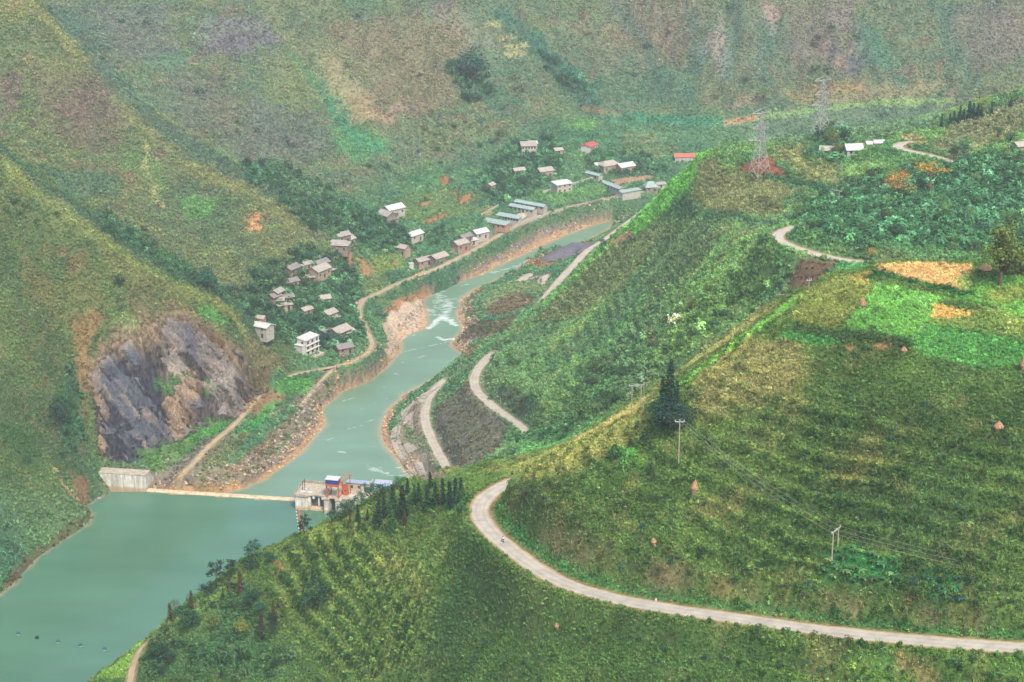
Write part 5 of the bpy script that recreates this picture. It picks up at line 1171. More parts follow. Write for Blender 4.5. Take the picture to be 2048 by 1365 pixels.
for i, (u, v, h, lb) in enumerate(((3.0,5.2,5.4,'tall black steel post at the left end of the intake deck, nearest the gantry'),(2.2,4.6,4.4,'shorter black steel post at the left end of the intake deck'),(22.0,4.5,5.6,'black steel post on the deck in front of the cream control house'),(28.6,5.0,5.2,'black steel post between the control house and the tree tops'),(33.4,6.5,4.6,'black steel post in front of the long pale blue roof'))):
    st = tag(empty('steel_post', D(u, v)), lb, 'post', 'black posts on the intake deck')
    MB().bar((0, 0, 0), (0, 0, h), .13, 6).build('shaft', M_BLACK, st); MB().box(-.3, .3, -.3, .3, 0.01, .35).build('base', M_CONC2, st)
bm_ = tag(empty('floating_boom', at_z(598, 1023, 0)), 'line of orange floats reaching from the intake works toward the near shore', 'floating boom')
bd = at_z(604, 1066, 0) - at_z(598, 1023, 0); nb_ = 13
for k in range(nb_):
    p = bd * (k + .5) / nb_; q = bd * (k + .95) / nb_; p0 = bd * (k + .05) / nb_
    MB().bar((p0[0], p0[1], .12), (q[0], q[1], .12), .42, 8).build('orange_float', M_ORANGE, bm_)
    s = 1 if k % 2 else -1
    if k % 2 == 0 or k > 6: MB().lathe([(.05,-.2),(.34,0),(.3,.3),(.05,.42)], 8, (p[0] + 1.2 * s, p[1])).build('white_float', M_WPAINT, bm_)
bo = tag(empty('moored_boat', at_z(168, 1003, 0.0), .25), 'small dark boat with a white cover moored by the rocks left of the dam', 'boat')
MB().add([(-2,-.7,.55),(1.6,-.75,.55),(2.6,0,.75),(1.6,.75,.55),(-2,.7,.55),(-1.7,-.5,-.2),(1.3,-.5,-.2),(2.0,0,-.1),(1.3,.5,-.2),(-1.7,.5,-.2)], [(0,1,6,5),(1,2,7,6),(2,3,8,7),(3,4,9,8),(4,0,5,9),(5,6,7,8,9)]).build('hull', M_BLACK, bo)
MB().extrude([(-.7,.58),(-.5,1.25),(0,1.5),(.5,1.25),(.7,.58)], 'x', -1.7, 1.1).build('cover', M_WPAINT, bo)
rf = tag(empty('log_raft', at_z(193, 998, 0), .2), 'dark flat raft of logs floating beside the abutment block', 'raft')
for k in range(6): MB().bar((-2.6 + .2 * (k % 2), k * .42 - 1.0, .1), (2.6 - .3 * (k % 3), k * .42 - 1.0, .1), .2, 6).build('log', M_WOOD, rf)
for i, (px, py) in enumerate(((36,1269),(74,1277),(116,1285),(161,1292.5),(209,1300))):
    w_ = ('leftmost buoy of the row on the open reservoir', 'second buoy from the left, darkest of the row on the reservoir', 'middle buoy of the row on the open reservoir', 'fourth buoy from the left in the row on the reservoir', 'buoy of the row nearest the wooded shore')[i]
    by = tag(empty('buoy', at_z(px, py, 0)), ('dark ' if i == 1 else 'teal and white ') + w_, 'buoy', 'buoys in a row on the reservoir')
    MB().lathe([(.1,-.25),(.75,-.05),(.8,.25)], 10).build('float_ring', M_WPAINT if i != 1 else M_BLACK, by); MB().lathe([(.8,.26),(.7,.8),(.35,1.1),(.04,1.15)], 10).build('cap', M_TEALP if i != 1 else M_BLACK, by)

# ------------------------------------------------------------------ houses
def on_ground(px, py): return cast([(px, py)])[0]
def pxm(p): return F_PX / project(p)[2]
def house(px, py, w_, d_, h, rot, roof, wall, label, rise=None, kind='gable', name='house', cat='house', wins=(2, 1), door=True, group=None, sink=2.0, oh=.6, sides='both', glass=None):
    """px, py: middle of the roof in the photograph; w_ along the ridge, d_ across; rot: ridge direction"""
    rise = (d_ * .24 if kind == 'gable' else d_ * .12) if rise is None else rise
    g = on_ground(px, py); k = pxm(g)
    g = on_ground(px, py + (h + rise * .5) * k * .95)
    t = tag(empty(name, (g[0], g[1], g[2]), math.radians(rot)), label, cat, group)
    x0, x1, y0, y1 = -w_/2, w_/2, -d_/2, d_/2
    if kind == 'gable':
        MB().extrude([(y0,-sink),(y1,-sink),(y1,h),(0,h+rise-.05),(y0,h)], 'x', x0, x1).build('wall', wall, t)
        s = rise / (d_ / 2); e = oh
        MB().extrude([(y0-e,h-e*s+.02),(0,h+rise+.02),(0,h+rise+.2),(y0-e,h-e*s+.2)], 'x', x0-e, x1+e).build('roof_slope', roof, t); MB().extrude([(.005,h+rise+.02),(y1+e,h-e*s+.02),(y1+e,h-e*s+.2),(.005,h+rise+.2)], 'x', x0-e, x1+e).build('roof_slope', roof, t)
        MB().bar((x0-e, 0, h+rise+.2), (x1+e, 0, h+rise+.2), .14, 5).build('ridge', roof, t)
    elif kind == 'shed':
        MB().extrude([(y0,-sink),(y1,-sink),(y1,h+rise),(y0,h)], 'x', x0, x1).build('wall', wall, t)
        s = rise / d_
        MB().extrude([(y0-oh,h-oh*s+.02),(y1+oh,h+rise+oh*s+.02),(y1+oh,h+rise+oh*s+.2),(y0-oh,h-oh*s+.2)], 'x', x0-oh, x1+oh).build('roof', roof, t)
    elif kind == 'hip':
        MB().box(x0, x1, y0, y1, -sink, h).build('wall', wall, t); q = d_ * .32; e = oh
        MB().add([(x0-e,y0-e,h),(x1+e,y0-e,h),(x1+e,y1+e,h),(x0-e,y1+e,h),(x0+q,0,h+rise),(x1-q,0,h+rise)], [(0,1,5,4),(1,2,5),(2,3,4,5),(3,0,4),(3,2,1,0)]).build('roof', roof, t)
    elif kind == 'flat':
        MB().box(x0, x1, y0, y1, -sink, h).build('wall', wall, t); MB().box(x0-oh*.4, x1+oh*.4, y0-oh*.4, y1+oh*.4, h+.01, h+.3).build('roof', roof, t)
    nw, nf = wins; gm = glass or M_GLASS
    fh = h / max(nf, 1)
    for f in range(nf):
        for i in range(nw):
            x = x0 + w_ * (i + .5) / nw; zz = f * fh + fh * .38
            if door and f == 0 and i == nw // 2: continue
            for yy in ((y0 - .05, y0 + .05), (y1 - .05, y1 + .05)): MB().box(x - .55, x + .55, yy[0], yy[1], zz, zz + min(1.3, fh * .45)).build('window', gm, t)
    if door and nw: MB().box(x0 + w_ * (nw // 2 + .5) / nw - .6, x0 + w_ * (nw // 2 + .5) / nw + .6, y0 - .06, y0 + .05, 0, 2.1).build('door', M_DARK, t)
    return t
# lower village
h1 = house(617, 674, 11.2, 5.6, 8.4, 58, M_WHITE, M_WWALL, 'three storey white house with a flat white roof at the lowest edge of the village', kind='shed', rise=.8, wins=(0, 0), door=False, oh=.3)
MB().box(-5.6, 5.6, -2.98, -2.82, -2, .1).build('plinth', M_WALL, h1)
for f in range(3):
    for i in range(3):
        x = -5.6 + 11.2 * (i + .5) / 3; MB().box(x - .75, x + .75, -2.9, -2.76, f * 2.8 + .7, f * 2.8 + 2.2).build('window', M_GLASS, h1)
    if f: MB().box(-5.7, 5.7, -3.5, -2.82, f * 2.8 - .15, f * 2.8 + .05).build('balcony_slab', M_WWALL, h1)
    MB().box(-5.66, -5.56, -1.2, .2, f * 2.8 + .8, f * 2.8 + 2.1).build('side_window', M_GLASS, h1)
MB().box(-8.2, -5.62, -2.6, 2.6, -2, 6.2).build('stair_block', M_WWALL, h1); MB().box(-8.5, -5.6, -2.8, 2.8, 6.21, 6.45).build('stair_roof', M_WHITE, h1); MB().box(-5.6, 5.6, -6.2, -3.0, -2.5, -.4).build('terrace', M_CREAM, h1)
house(524, 648, 10.5, 6.5, 5.6, -30, M_WHITE, M_WALL, 'house with a bright white roof at the far left of the lower village', wins=(2, 2), rise=1.0)
house(518, 633, 6.5, 3.5, 3.0, -20, M_TAN, M_MUD, 'small tan roof just behind the bright white roof at far left of the village', wins=(1, 1))
house(638, 534, 11.5, 8.0, 4.6, 58, M_TAN, M_MUD, 'broad house with a pale tan roof in the upper cluster of the lower village', wins=(3, 1)); house(641, 522, 9.0, 6.0, 4.4, 50, M_TILE, M_WOOD, 'dark grey tiled house directly behind the broad pale tan roof', wins=(2, 1)); house(633, 549, 9.5, 4.0, 2.6, 58, M_GREYROOF, M_WOOD, 'low grey lean-to roof in front of the broad pale tan roof', kind='shed', wins=(2, 1))
house(614, 525, 5.0, 4.0, 3.0, 40, M_GREYROOF, M_MUD, 'small grey brown hut left of the dark grey tiled house', wins=(1, 1)); house(608, 530, 2.8, 2.5, 2.4, 40, M_WHITE, M_WWALL, 'tiny white shed beside the small grey brown hut', wins=(0, 0), kind='flat', name='shed', cat='shed', door=False); house(583, 533, 9.0, 6.0, 3.6, 60, M_TILE, M_WOOD, 'dark tiled house at left of the upper cluster, a white tank before it', wins=(2, 1)); house(662, 539, 4.5, 3.0, 2.6, 58, M_TAN, M_WOOD, 'small pale roof right of the broad pale tan roof', kind='shed', wins=(1, 1))
house(579, 560, 9.5, 5.0, 3.0, 40, M_TILE, M_WOOD, 'low dark roof half buried in trees above the middle cluster', wins=(2, 1)); house(612, 554, 5.0, 3.0, 2.4, 20, M_TAN, M_MUD, 'small light roof at the left foot of the upper cluster', kind='shed', wins=(1, 1))
house(555, 580, 6.5, 5.0, 3.4, 62, M_GREYROOF, M_BRICK, 'brownish gabled house at the top of the middle left cluster', wins=(2, 1)); house(549, 589, 6.0, 5.0, 3.2, 50, M_TILE, M_WOOD, 'dark tiled house at the left of the middle left cluster', wins=(2, 1)); house(573, 591, 7.0, 4.5, 3.0, 30, M_TILE, M_WOOD, 'dark tiled house at the right of the middle left cluster', wins=(2, 1)); house(557, 597, 5.5, 4.0, 2.8, 10, M_GREYROOF, M_WOOD, 'low grey roof below the two dark roofs of the middle left cluster', wins=(1, 1)); house(568, 607, 8.0, 5.0, 2.8, 22, M_TAN, M_MUD, 'pale tan shed roof at the foot of the middle left cluster', kind='shed', wins=(2, 1))
house(646, 593, 7.5, 5.0, 2.8, 20, M_TAN, M_MUD, 'low tan house alone among trees in the middle of the village', wins=(2, 1)); house(612, 616, 6.0, 4.5, 2.8, 48, M_TAN, M_MUD, 'small square pale roof alone between trees, left of the gabled pale house', wins=(1, 1)); house(658, 622, 7.5, 6.0, 4.2, 55, M_TAN, M_MUD, 'gabled pale roofed house with an earth wall above the blue tarpaulin', wins=(2, 1)); house(671, 633, 4.0, 3.0, 2.6, 50, M_TAN, M_MUD, 'tiny pale roof at the right corner of the gabled pale house', kind='shed', wins=(1, 1))
house(679, 656, 11.0, 8.0, 4.8, 55, M_TAN, M_WOOD, 'largest tan gabled house beside the village track', wins=(3, 1)); house(655, 661, 5.5, 4.5, 3.0, 50, M_GREYROOF, M_MUD, 'low roofed shed at the left of the largest tan house', kind='shed', wins=(1, 1)); house(699, 662, 6.5, 4.0, 2.8, 40, M_WHITE, M_WALL, 'white sheet roof at the right of the largest tan house', kind='shed', wins=(1, 1)); house(688, 690, 8.5, 6.0, 3.2, 30, M_TILE, M_WOOD, 'dark brown roof under the trees inside the bend of the track', wins=(2, 1))
g = on_ground(650, 650); tp = tag(empty('tarpaulin', g, .6), 'blue and orange tarpaulin stretched beside the largest tan house', 'tarpaulin'); MB().add([(-1.6,-1,2.2),(1.6,-1,2.0),(1.6,1,3.0),(-1.6,1,3.1),(-1.6,-1,2.12),(1.6,-1,1.92),(1.6,1,2.92),(-1.6,1,3.02)], [(0,1,2,3),(7,6,5,4),(0,4,5,1),(1,5,6,2),(2,6,7,3),(3,7,4,0)]).build('blue_sheet', M_BLUE, tp); MB().add([(-1.5,-2.1,1.2),(1.5,-2.1,1.1),(1.6,-1.05,1.9),(-1.6,-1.05,2.1),(-1.5,-2.1,1.12),(1.5,-2.1,1.02),(1.6,-1.05,1.82),(-1.6,-1.05,2.02)], [(0,1,2,3),(7,6,5,4),(0,4,5,1),(1,5,6,2),(2,6,7,3),(3,7,4,0)]).build('orange_sheet', M_ORANGE, tp)
for x in (-1.5, 1.5): MB().bar((x, .9, -.5), (x, .9, 3.0), .06).build('prop', M_WOOD, tp)
g = on_ground(572, 541); wt = tag(empty('water_tank', g), 'round white water tank in front of the dark roof at left of the upper cluster', 'tank'); MB().lathe([(1.0,-.5),(1.05,1.6),(.8,1.9),(.2,2.0)], 12).build('body', M_WPAINT, wt); MB().lathe([(.25,2.01),(.25,2.15),(.1,2.2)], 8).build('cap', M_STEEL, wt)
# middle village
house(677, 484, 12.5, 8.0, 4.4, -8, M_GREYROOF, M_WOOD, 'wide grey hipped house above the striped orange field', kind='hip', rise=2.2, wins=(3, 1)); house(684, 467, 8.5, 6.0, 4.2, 40, M_GREYROOF, M_WOOD, 'grey gabled house behind the wide hipped house', wins=(2, 1)); house(698, 475, 6.0, 5.0, 3.0, 50, M_TAN, M_MUD, 'low greyish tan roof right of the wide hipped house', wins=(1, 1))
house(787, 413, 12.0, 7.5, 4.6, 42, M_WHITE, M_WALL, 'house with a large bright white roof high above the riverside road', wins=(3, 1)); house(774, 425, 10.0, 7.5, 4.0, -48, M_GREYROOF, M_WOOD, 'grey gabled roof joined to the front of the large bright white roof', wins=(2, 1)); house(786, 435, 5.0, 4.0, 2.6, 30, M_TILE, M_MUD, 'small dark shed below the grey gabled roof', wins=(1, 1))
house(828, 465, 10.5, 6.0, 4.0, 50, M_WHITE, M_WALL, 'white roofed house half covered by a tree, above the tan walled cottage', wins=(2, 1)); house(806, 492, 7.0, 5.5, 4.2, -35, M_TAN, M_MUD, 'tan cottage with an earth gable wall standing among bushes', wins=(2, 1))
house(876, 510, 11.0, 7.0, 4.6, 50, M_TAN, M_WOOD, 'big tan roofed wooden house at the edge of the riverside road', wins=(3, 1)); house(846, 517, 10.0, 5.5, 3.4, 40, M_GREYROOF, M_MUD, 'long brown roof joined to the left of the big tan roadside house', wins=(2, 1)); house(872, 524, 4.6, 3.0, 2.6, 55, M_RED, M_WOOD, 'small red awning roof in front of the big tan roadside house', kind='shed', wins=(0, 0), door=False); house(822, 527, 2.6, 2.0, 2.4, 20, M_WHITE, M_WWALL, 'tiny white hut at the left end of the long brown roof', kind='flat', wins=(0, 0), door=False, name='shed', cat='shed')
house(919, 483, 9.0, 7.0, 4.4, 45, M_TAN, M_PINK, 'cream roofed house with pinkish walls beside the gravel yard', wins=(2, 1)); house(930, 470, 8.5, 5.0, 3.6, 48, M_TILE, M_WOOD, 'dark tiled roof between the cream roof and the white roof', wins=(2, 1)); house(945, 479, 5.5, 3.6, 2.6, 30, M_WHITE, M_WALL, 'small white lean-to at the front of the dark tiled roof', kind='shed', wins=(1, 1)); house(959, 461, 9.5, 6.5, 4.0, 40, M_WHITE, M_WALL, 'white roofed grey house at the near end of the farm barns', wins=(2, 1))
# farm barns
house(992, 444, 17.5, 5.5, 3.2, -32, M_TEAL, M_BRICK, 'long barn with a blue green roof nearest the white roofed house', wins=(5, 1), name='barn', cat='barn', group='farm barns by the river road', kind='shed', rise=.7); house(1018, 432, 16.5, 4.0, 2.8, -32, M_TEAL, M_WALL, 'middle barn with open front, between the nearest barn and the rubble yard', wins=(8, 1), name='barn', cat='barn', group='farm barns by the river road', kind='shed', rise=.7, door=False, glass=M_DARK)
house(1046, 413, 18.5, 4.5, 3.2, -34, M_TEAL, M_WALL, 'barn with a blue green roof right behind the rubble yard', wins=(6, 1), name='barn', cat='barn', group='farm barns by the river road', kind='gable', rise=.9); house(1062, 406, 22.5, 4.5, 3.2, -34, M_TEAL, M_WALL, 'longest and farthest of the parallel barns, next to the green field', wins=(6, 1), name='barn', cat='barn', group='farm barns by the river road', kind='gable', rise=.9)
house(1222, 368, 26, 4.5, 3.2, -58, M_TEAL, M_WALL, 'long low barn slanting down to the walled end of the green field', wins=(7, 1), name='barn', cat='barn', kind='gable', rise=.8); house(1260, 382, 15, 3.5, 3.6, 33, M_TEAL, M_WALL, 'narrow block walled building along the road at the end of the long slanting barn', wins=(0, 1), name='barn', cat='barn', kind='shed', rise=.4, door=False); house(1188, 347, 12, 4, 2.8, -45, M_TEAL, M_WALL, 'short barn at the upper end of the long slanting barn', wins=(2, 1), name='barn', cat='barn', kind='gable', rise=.7)
house(1301, 368, 8.0, 7.0, 3.2, 10, M_TEAL, M_WOOD, 'green roofed pavilion beside the far road, next to the foreground ridge', kind='hip', rise=3.4, wins=(2, 1), name='pavilion', cat='pavilion'); house(1320, 366, 6.0, 4.0, 2.6, 20, M_GREYROOF, M_WALL, 'small grey roof right of the green pavilion', wins=(1, 1))
house(1124, 366, 11.5, 7.0, 5.6, 30, M_WHITE, M_CREAM, 'two storey house with a clean white roof standing alone in the terraced fields', kind='shed', rise=.9, wins=(3, 2)); house(1089, 338, 10.0, 7.0, 4.2, 30, M_TAN, M_MUD, 'pale roofed house deep in dark trees above the lone white roof', wins=(2, 1)); house(1037, 338, 7.5, 5.0, 3.6, 25, M_TAN, M_MUD, 'little pale roof left of the pale roofed house in the dark trees', wins=(1, 1)); house(981, 368, 5.5, 4.5, 4.2, 60, M_TAN, M_MUD, 'ruined tan hut on the knoll left of the farm barns', wins=(1, 1))
house(1217, 325, 13.0, 9.0, 4.6, 30, M_TAN, M_MUD, 'large greyish roof beside the white roofed brick house', kind='hip', rise=2.6, wins=(3, 1)); house(1250, 329, 11.5, 7.5, 4.6, 32, M_WHITE, M_BRICK, 'white roofed house with orange brick gable above the bare orange cutting', wins=(3, 1)); house(1196, 328, 5.0, 4.0, 3.0, 20, M_WHITE, M_WALL, 'small white shed left of the large greyish roof', wins=(1, 1), name='shed', cat='shed')
house(1057, 289, 10.0, 8.0, 6.4, 5, M_TAN, M_WALL, 'two storey grey house with a row of dark windows, topmost among the village trees', kind='shed', rise=1.0, wins=(5, 2)); house(1066, 286, 5.5, 5.0, 6.6, 5, M_WHITE, M_WALL, 'white roofed annex on the right of the two storey house with dark windows', kind='shed', wins=(0, 0), door=False); house(1116, 298, 5.5, 4.5, 2.6, 20, M_TAN, M_MUD, 'tiny tan hut below the bright green slope, left of the red roof', wins=(1, 1))
house(1178, 289, 10.0, 8.0, 3.8, 60, M_RED, M_WWALL, 'white house with a bright red roof on the far side of the valley', wins=(3, 1), rise=1.2); oh_ = house(1370, 310, 15.0, 7.0, 3.4, 2, M_ORROOF, M_WALL, 'long open hall with an orange roof by the far road', wins=(0, 1), door=False, kind='gable', rise=1.4, name='hall', cat='hall')
for k in range(6): MB().box(-7.2 + k * 2.8, -6.9 + k * 2.8 + .1, -5.0, -4.7, -1, 3.3).build('column', M_WWALL, oh_)
house(1706, 293, 7.2, 5.5, 3.2, 8, M_WHITE, M_WALL, 'white roofed house on the hilltop above the pylon clearing', wins=(2, 1), rise=1.8); house(1654, 296, 6.0, 5.0, 3.0, -12, M_TAN, M_MUD, 'pale roofed house almost hidden by bamboo on the hilltop', wins=(2, 1)); house(2043, 287, 7.0, 5.0, 3.0, 20, M_TAN, M_MUD, 'grey roof cut by the right edge of the picture, among trees', wins=(1, 1)); house(1741, 285, 4, 3, 1.6, 10, M_WHITE, M_WALL, 'small white roof beyond the hilltop house, left of the road bend', wins=(0, 1), door=False); house(1757, 283, 4, 3, 1.6, 5, M_WHITE, M_WALL, 'farther small white roof beside the road bend on the hilltop', wins=(0, 1), door=False)
# walls
def wall_line(name, pts, h, th, mat, label):
    P = cast(dens2(pts, 12)); me = MB(); zs = P[:, 2]
    t = tag(empty(name, P[0]), label, 'wall')
    nb = 0
    for a, b_ in zip(P[:-1], P[1:]):
        d = Vector((b_[0] - a[0], b_[1] - a[1], 0)); n_ = Vector((-d.y, d.x, 0)).normalized() * th / 2; o_ = Vector(P[0])
        V = [Vector(a) - n_, Vector(b_) - n_, Vector(b_) + n_, Vector(a) + n_]
        MB().add([v - o_ - Vector((0, 0, 1)) for v in V] + [v - o_ + Vector((0, 0, h)) for v in V], [(3,2,1,0),(4,5,6,7),(0,1,5,4),(1,2,6,5),(2,3,7,6),(3,0,4,7)]).build('wall_panel', mat, t)
    return t
wall_line('boundary_wall', [(962,434),(980,424),(997,414)], 1.8, .35, M_WALL, 'grey block wall at the uphill end of the farm yard'); wall_line('boundary_wall', [(1085,387),(1110,380),(1150,369),(1186,358)], 1.6, .35, M_WALL, 'long grey wall between the terraced fields and the lone white roofed house'); wall_line('boundary_wall', [(1024,458),(1050,448),(1075,439),(1097,431)], 1.8, .35, M_WALL, 'grey block wall in front of the farm yard along the road')
wall_line('retaining_wall', [(1100,431),(1150,415),(1200,402),(1235,394)], 1.2, .4, M_CONC2, 'pale low wall along the road past the green field')

# ------------------------------------------------------------------ quarry face: fractured rock built over the slope
def facets(u, v, cell, amp, tilt, seed):
    """broken rock: every cell of a jittered lattice is a tilted plane of its own"""
    iu, iv = np.floor(u / cell), np.floor(v / cell); best = np.full(u.shape, 1e9); out = np.zeros(u.shape); cid = np.zeros(u.shape)
    for a in (-1, 0, 1):
        for b_ in (-1, 0, 1):
            cu, cv = iu + a, iv + b_; r1 = _hash(cu, cv, seed) / 4294967296.0; r2 = _hash(cu, cv, seed + 1) / 4294967296.0; r3 = _hash(cu, cv, seed + 2) / 4294967296.0; r4 = _hash(cu, cv, seed + 3) / 4294967296.0
            pu, pv = (cu + .15 + .7 * r1) * cell, (cv + .15 + .7 * r2) * cell; d = np.hypot(u - pu, (v - pv) * .8); m_ = d < best
            best = np.where(m_, d, best); out = np.where(m_, amp * (r3 - .5) + tilt * ((u - pu) * (r4 - .5) + (v - pv) * (r1 - .35)), out); cid = np.where(m_, r3, cid)
    return out, cid
nu, nv = 250, 120
uT = np.linspace(0, 1, nu)
def resample(P):
    t = np.concatenate([[0], np.cumsum(np.linalg.norm(np.diff(P[:, :2], axis=0), axis=1))]); t /= t[-1]
    return np.stack([np.interp(uT, t, P[:, k]) for k in range(3)], -1)
RF, RT = resample(QF), resample(QT)
fv = np.linspace(-.04, 1.0, nv)
rg_ = 1.0 + .26 * fbm(uT * 110, uT * 0, 20, 4, 951) - .09
FV = fv[:, None] * np.where(fv[:, None] > 0, rg_[None], 1)
PX = RF[None] * (1 - FV[..., None]) + RT[None] * FV[..., None]
PX[..., 2] = np.maximum(hgt(PX[..., 0].ravel(), PX[..., 1].ravel()).reshape(PX.shape[:2]), 1.5)
nrm = np.cross(np.gradient(PX, axis=1), np.gradient(PX, axis=0)); nrm /= np.linalg.norm(nrm, axis=-1, keepdims=True) + 1e-9
ns_ = np.array((.62, -.62, .45)); ns_ /= np.linalg.norm(ns_)
LU = np.concatenate([[0], np.cumsum(np.linalg.norm(np.diff(RF, axis=0), axis=1))])[None] + 0 * PX[..., 0]; LV = PX[..., 2] * 1.15
wu = LU + .62 * LV + 2.2 * fbm(LU, LV, 9, 3, 931); wv = (LV - .2 * LU) * .42
d1, c1 = facets(wu, wv, 8.0, 3.0, .45, 41); d2, c2 = facets(wu, wv, 2.8, 1.1, .5, 51); d3, c3 = facets(wu * 1.1, wv, 1.1, .45, .5, 61)
edge_ = np.minimum(1, np.minimum(np.minimum(LU, LU.max() - LU) / 6, np.minimum((fv[:, None] + .04) * 12, (1 - fv[:, None]) * 14)))
disp = (.6 + d1 + d2 + d3) * sstep(0, 1, edge_) - 1.5 * (1 - sstep(0, .45, edge_ + .3 * (c2 - .5)))
PX = PX + ns_ * disp[..., None]
px__, py__, _d = project(PX)
def pin(P, soft=14): return 1 - sstep(-soft, soft, sdist(px__, py__, P) + 22 * (c1 - .5) + 10 * (c2 - .5))
col = np.zeros(PX.shape) + np.clip(lin((150,140,134)) / GB, 0, .8)
for P, c in (([(188,745),(262,690),(300,702),(342,830),(356,880),(270,928),(215,926),(185,820)],(104,109,120)),([(315,742),(366,702),(372,760),(340,792)],(196,182,168)),([(432,722),(472,732),(466,800),(440,840),(420,828)],(190,178,168)),([(326,802),(376,742),(410,770),(382,850),(352,882)],(186,160,132)),([(345,645),(385,650),(405,740),(365,700)],(116,112,122)),([(480,715),(545,742),(530,780),(490,800)],(128,116,108)),([(380,800),(430,790),(440,850),(380,870)],(122,118,126)),([(250,650),(330,640),(320,700),(260,690)],(166,140,114)),([(180,760),(200,740),(205,900),(185,900)],(168,140,112))):
    k = pin(P)[..., None]; col = col * (1 - k) + np.clip(lin(c) / GB, 0, .8) * k
col = col * (.50 + .24 * c1 + .32 * c2 + .28 * c3)[..., None]; k = (sstep(.78, .95, c2) * .38)[..., None]; col = col * (1 - k) + k * np.clip(lin((196,164,128)) / GB, 0, .8)
idr = np.arange(nu * nv).reshape(nv, nu); qd_ = np.stack([idr[:-1, :-1], idr[:-1, 1:], idr[1:, 1:], idr[1:, :-1]], -1).reshape(-1, 4)
me = mesh_np('rock_face', PX.reshape(-1, 3), qd_, None, False); a_ = me.attributes.new('cover', 'FLOAT_COLOR', 'POINT'); a_.data.foreach_set('color', np.concatenate([np.clip(col, .01, .8).reshape(-1, 3), np.ones((nu * nv, 1))], 1).astype(np.float32).ravel())
m, nt, o = new_mat('fractured_rock'); L = nt.links.new
b = nd(nt, 'ShaderNodeBsdfPrincipled'); b.inputs['Roughness'].default_value = .85; b.inputs['Specular IOR Level'].default_value = .25
a_ = nd(nt, 'ShaderNodeAttribute', attribute_name='cover'); g_ = nd(nt, 'ShaderNodeNewGeometry'); n_ = nd(nt, 'ShaderNodeTexNoise'); n_.inputs['Scale'].default_value = 1.1; n_.inputs['Detail'].default_value = 8; n_.inputs['Roughness'].default_value = .7; L(g_.outputs['Position'], n_.inputs['Vector'])
r_ = nd(nt, 'ShaderNodeMapRange'); r_.inputs[1].default_value = .35; r_.inputs[2].default_value = .65; r_.inputs[3].default_value = .55; r_.inputs[4].default_value = 1.4; L(n_.outputs['Fac'], r_.inputs[0]); s_n = nd(nt, 'ShaderNodeVectorMath', operation='SCALE'); L(a_.outputs['Color'], s_n.inputs[0]); L(r_.outputs[0], s_n.inputs['Scale']); L(s_n.outputs[0], b.inputs['Base Color'])
bp = nd(nt, 'ShaderNodeBump'); bp.inputs['Strength'].default_value = .6; bp.inputs['Distance'].default_value = .5; L(n_.outputs['Fac'], bp.inputs['Height']); L(bp.outputs[0], b.inputs['Normal']); L(b.outputs[0], o.inputs[0]); me.materials.append(m)
link(bpy.data.objects.new('rock_face', me), 'structure')

# ------------------------------------------------------------------ stone revetment between the access lane and the river
IN_ = cast(dens2([(882,772),(858,794),(845,822),(845,850),(858,886),(876,928),(893,958)], 7)); OUT_ = cast(dens2([(838,800),(806,822),(788,848),(778,878),(788,905),(808,935),(832,962)], 7))
nR = 18; f_ = np.linspace(0, 1, nR + 1)
def along(P): t = np.linspace(0, 1, len(P)); return np.stack([np.interp(f_, t, P[:, k]) for k in range(3)], -1)
IN_, OUT_ = along(IN_), along(OUT_); rv = tag(empty('revetment', OUT_[9]), 'sloping stone and concrete bank below the pale access lane by the river', 'revetment'); ro = Vector(OUT_[9]); rr_ = np.random.default_rng(8)
for j, (a, b_) in enumerate(((.02,.18),(.19,.30),(.34,.62),(.63,.94))):
    for i in range(nR):
        if j == 2 and i in (3, 4, 7, 8, 9, 12, 13) or (j == 3 and i in (8, 12)): continue
        e = .006; c4 = [(f, q) for f, q in ((i + .03, a), (i + .97, a), (i + .97, b_), (i + .03, b_))]; V = []
        for f, q in c4:
            i0 = int(f); t = f - i0; p = (OUT_[i0] * (1 - t) + OUT_[i0 + 1] * t) * (1 - q) + (IN_[i0] * (1 - t) + IN_[i0 + 1] * t) * q
            V.append(Vector((p[0], p[1], hgt(p[0], p[1]) + .30 + .22 * (j % 2 == 0) + rr_.uniform(-.05, .05))) - ro)
        MB().add([v - Vector((0, 0, 1.2)) for v in V] + V, [(3,2,1,0),(4,5,6,7),(0,1,5,4),(1,2,6,5),(2,3,7,6),(3,0,4,7)]).build('stone_panel', M_RUBBLE if j in (0, 2) else M_CONC2, rv)
g = on_ground(1312, 1203); ms = tag(empty('marker_stone', g), 'small white kilometre stone on the inner verge of the near road', 'marker stone'); MB().box(-.22, .22, -.12, .12, -.3, .8).build('stone', M_WPAINT, ms, bevel=.05); MB().lathe([(.22,.81),(.2,.95),(.05,1.0)], 8).build('cap', M_RED, ms)

# ------------------------------------------------------------------ poles, pylons, wires
def ground_h(px, py, top): g = on_ground(px, py); return g, (py - top) / pxm(g) / .93
WTOPS = {}
def single_pole(px, py, top, label, arm=None, rz=0.0, key=None, name='power_pole', group='power line poles'):
    g, h = ground_h(px, py, top)
    t = tag(empty(name, g, rz), label, 'power pole', group)
    MB().bar((0,0,-.8), (0,0,h), .17, 8, .11).build('shaft', M_POLE, t)
    if arm:
        MB().box(-arm/2, arm/2, -.1, .1, h-.35, h-.15).build('crossarm', M_STEEL, t)
        for x in (-arm/2 + .15, 0, arm/2 - .15): MB().lathe([(.07,h-.14 if x else h),(.1,h+.02 if x else h+.15),(.06,h+.25 if x else h+.35)], 6, (x, 0)).build('insulator', M_WPAINT, t)
        WTOPS[key] = [Vector(g) + Vector((math.cos(rz) * x, math.sin(rz) * x, h + .1)) for x in (-arm/2 + .15, 0, arm/2 - .15)]
    return t
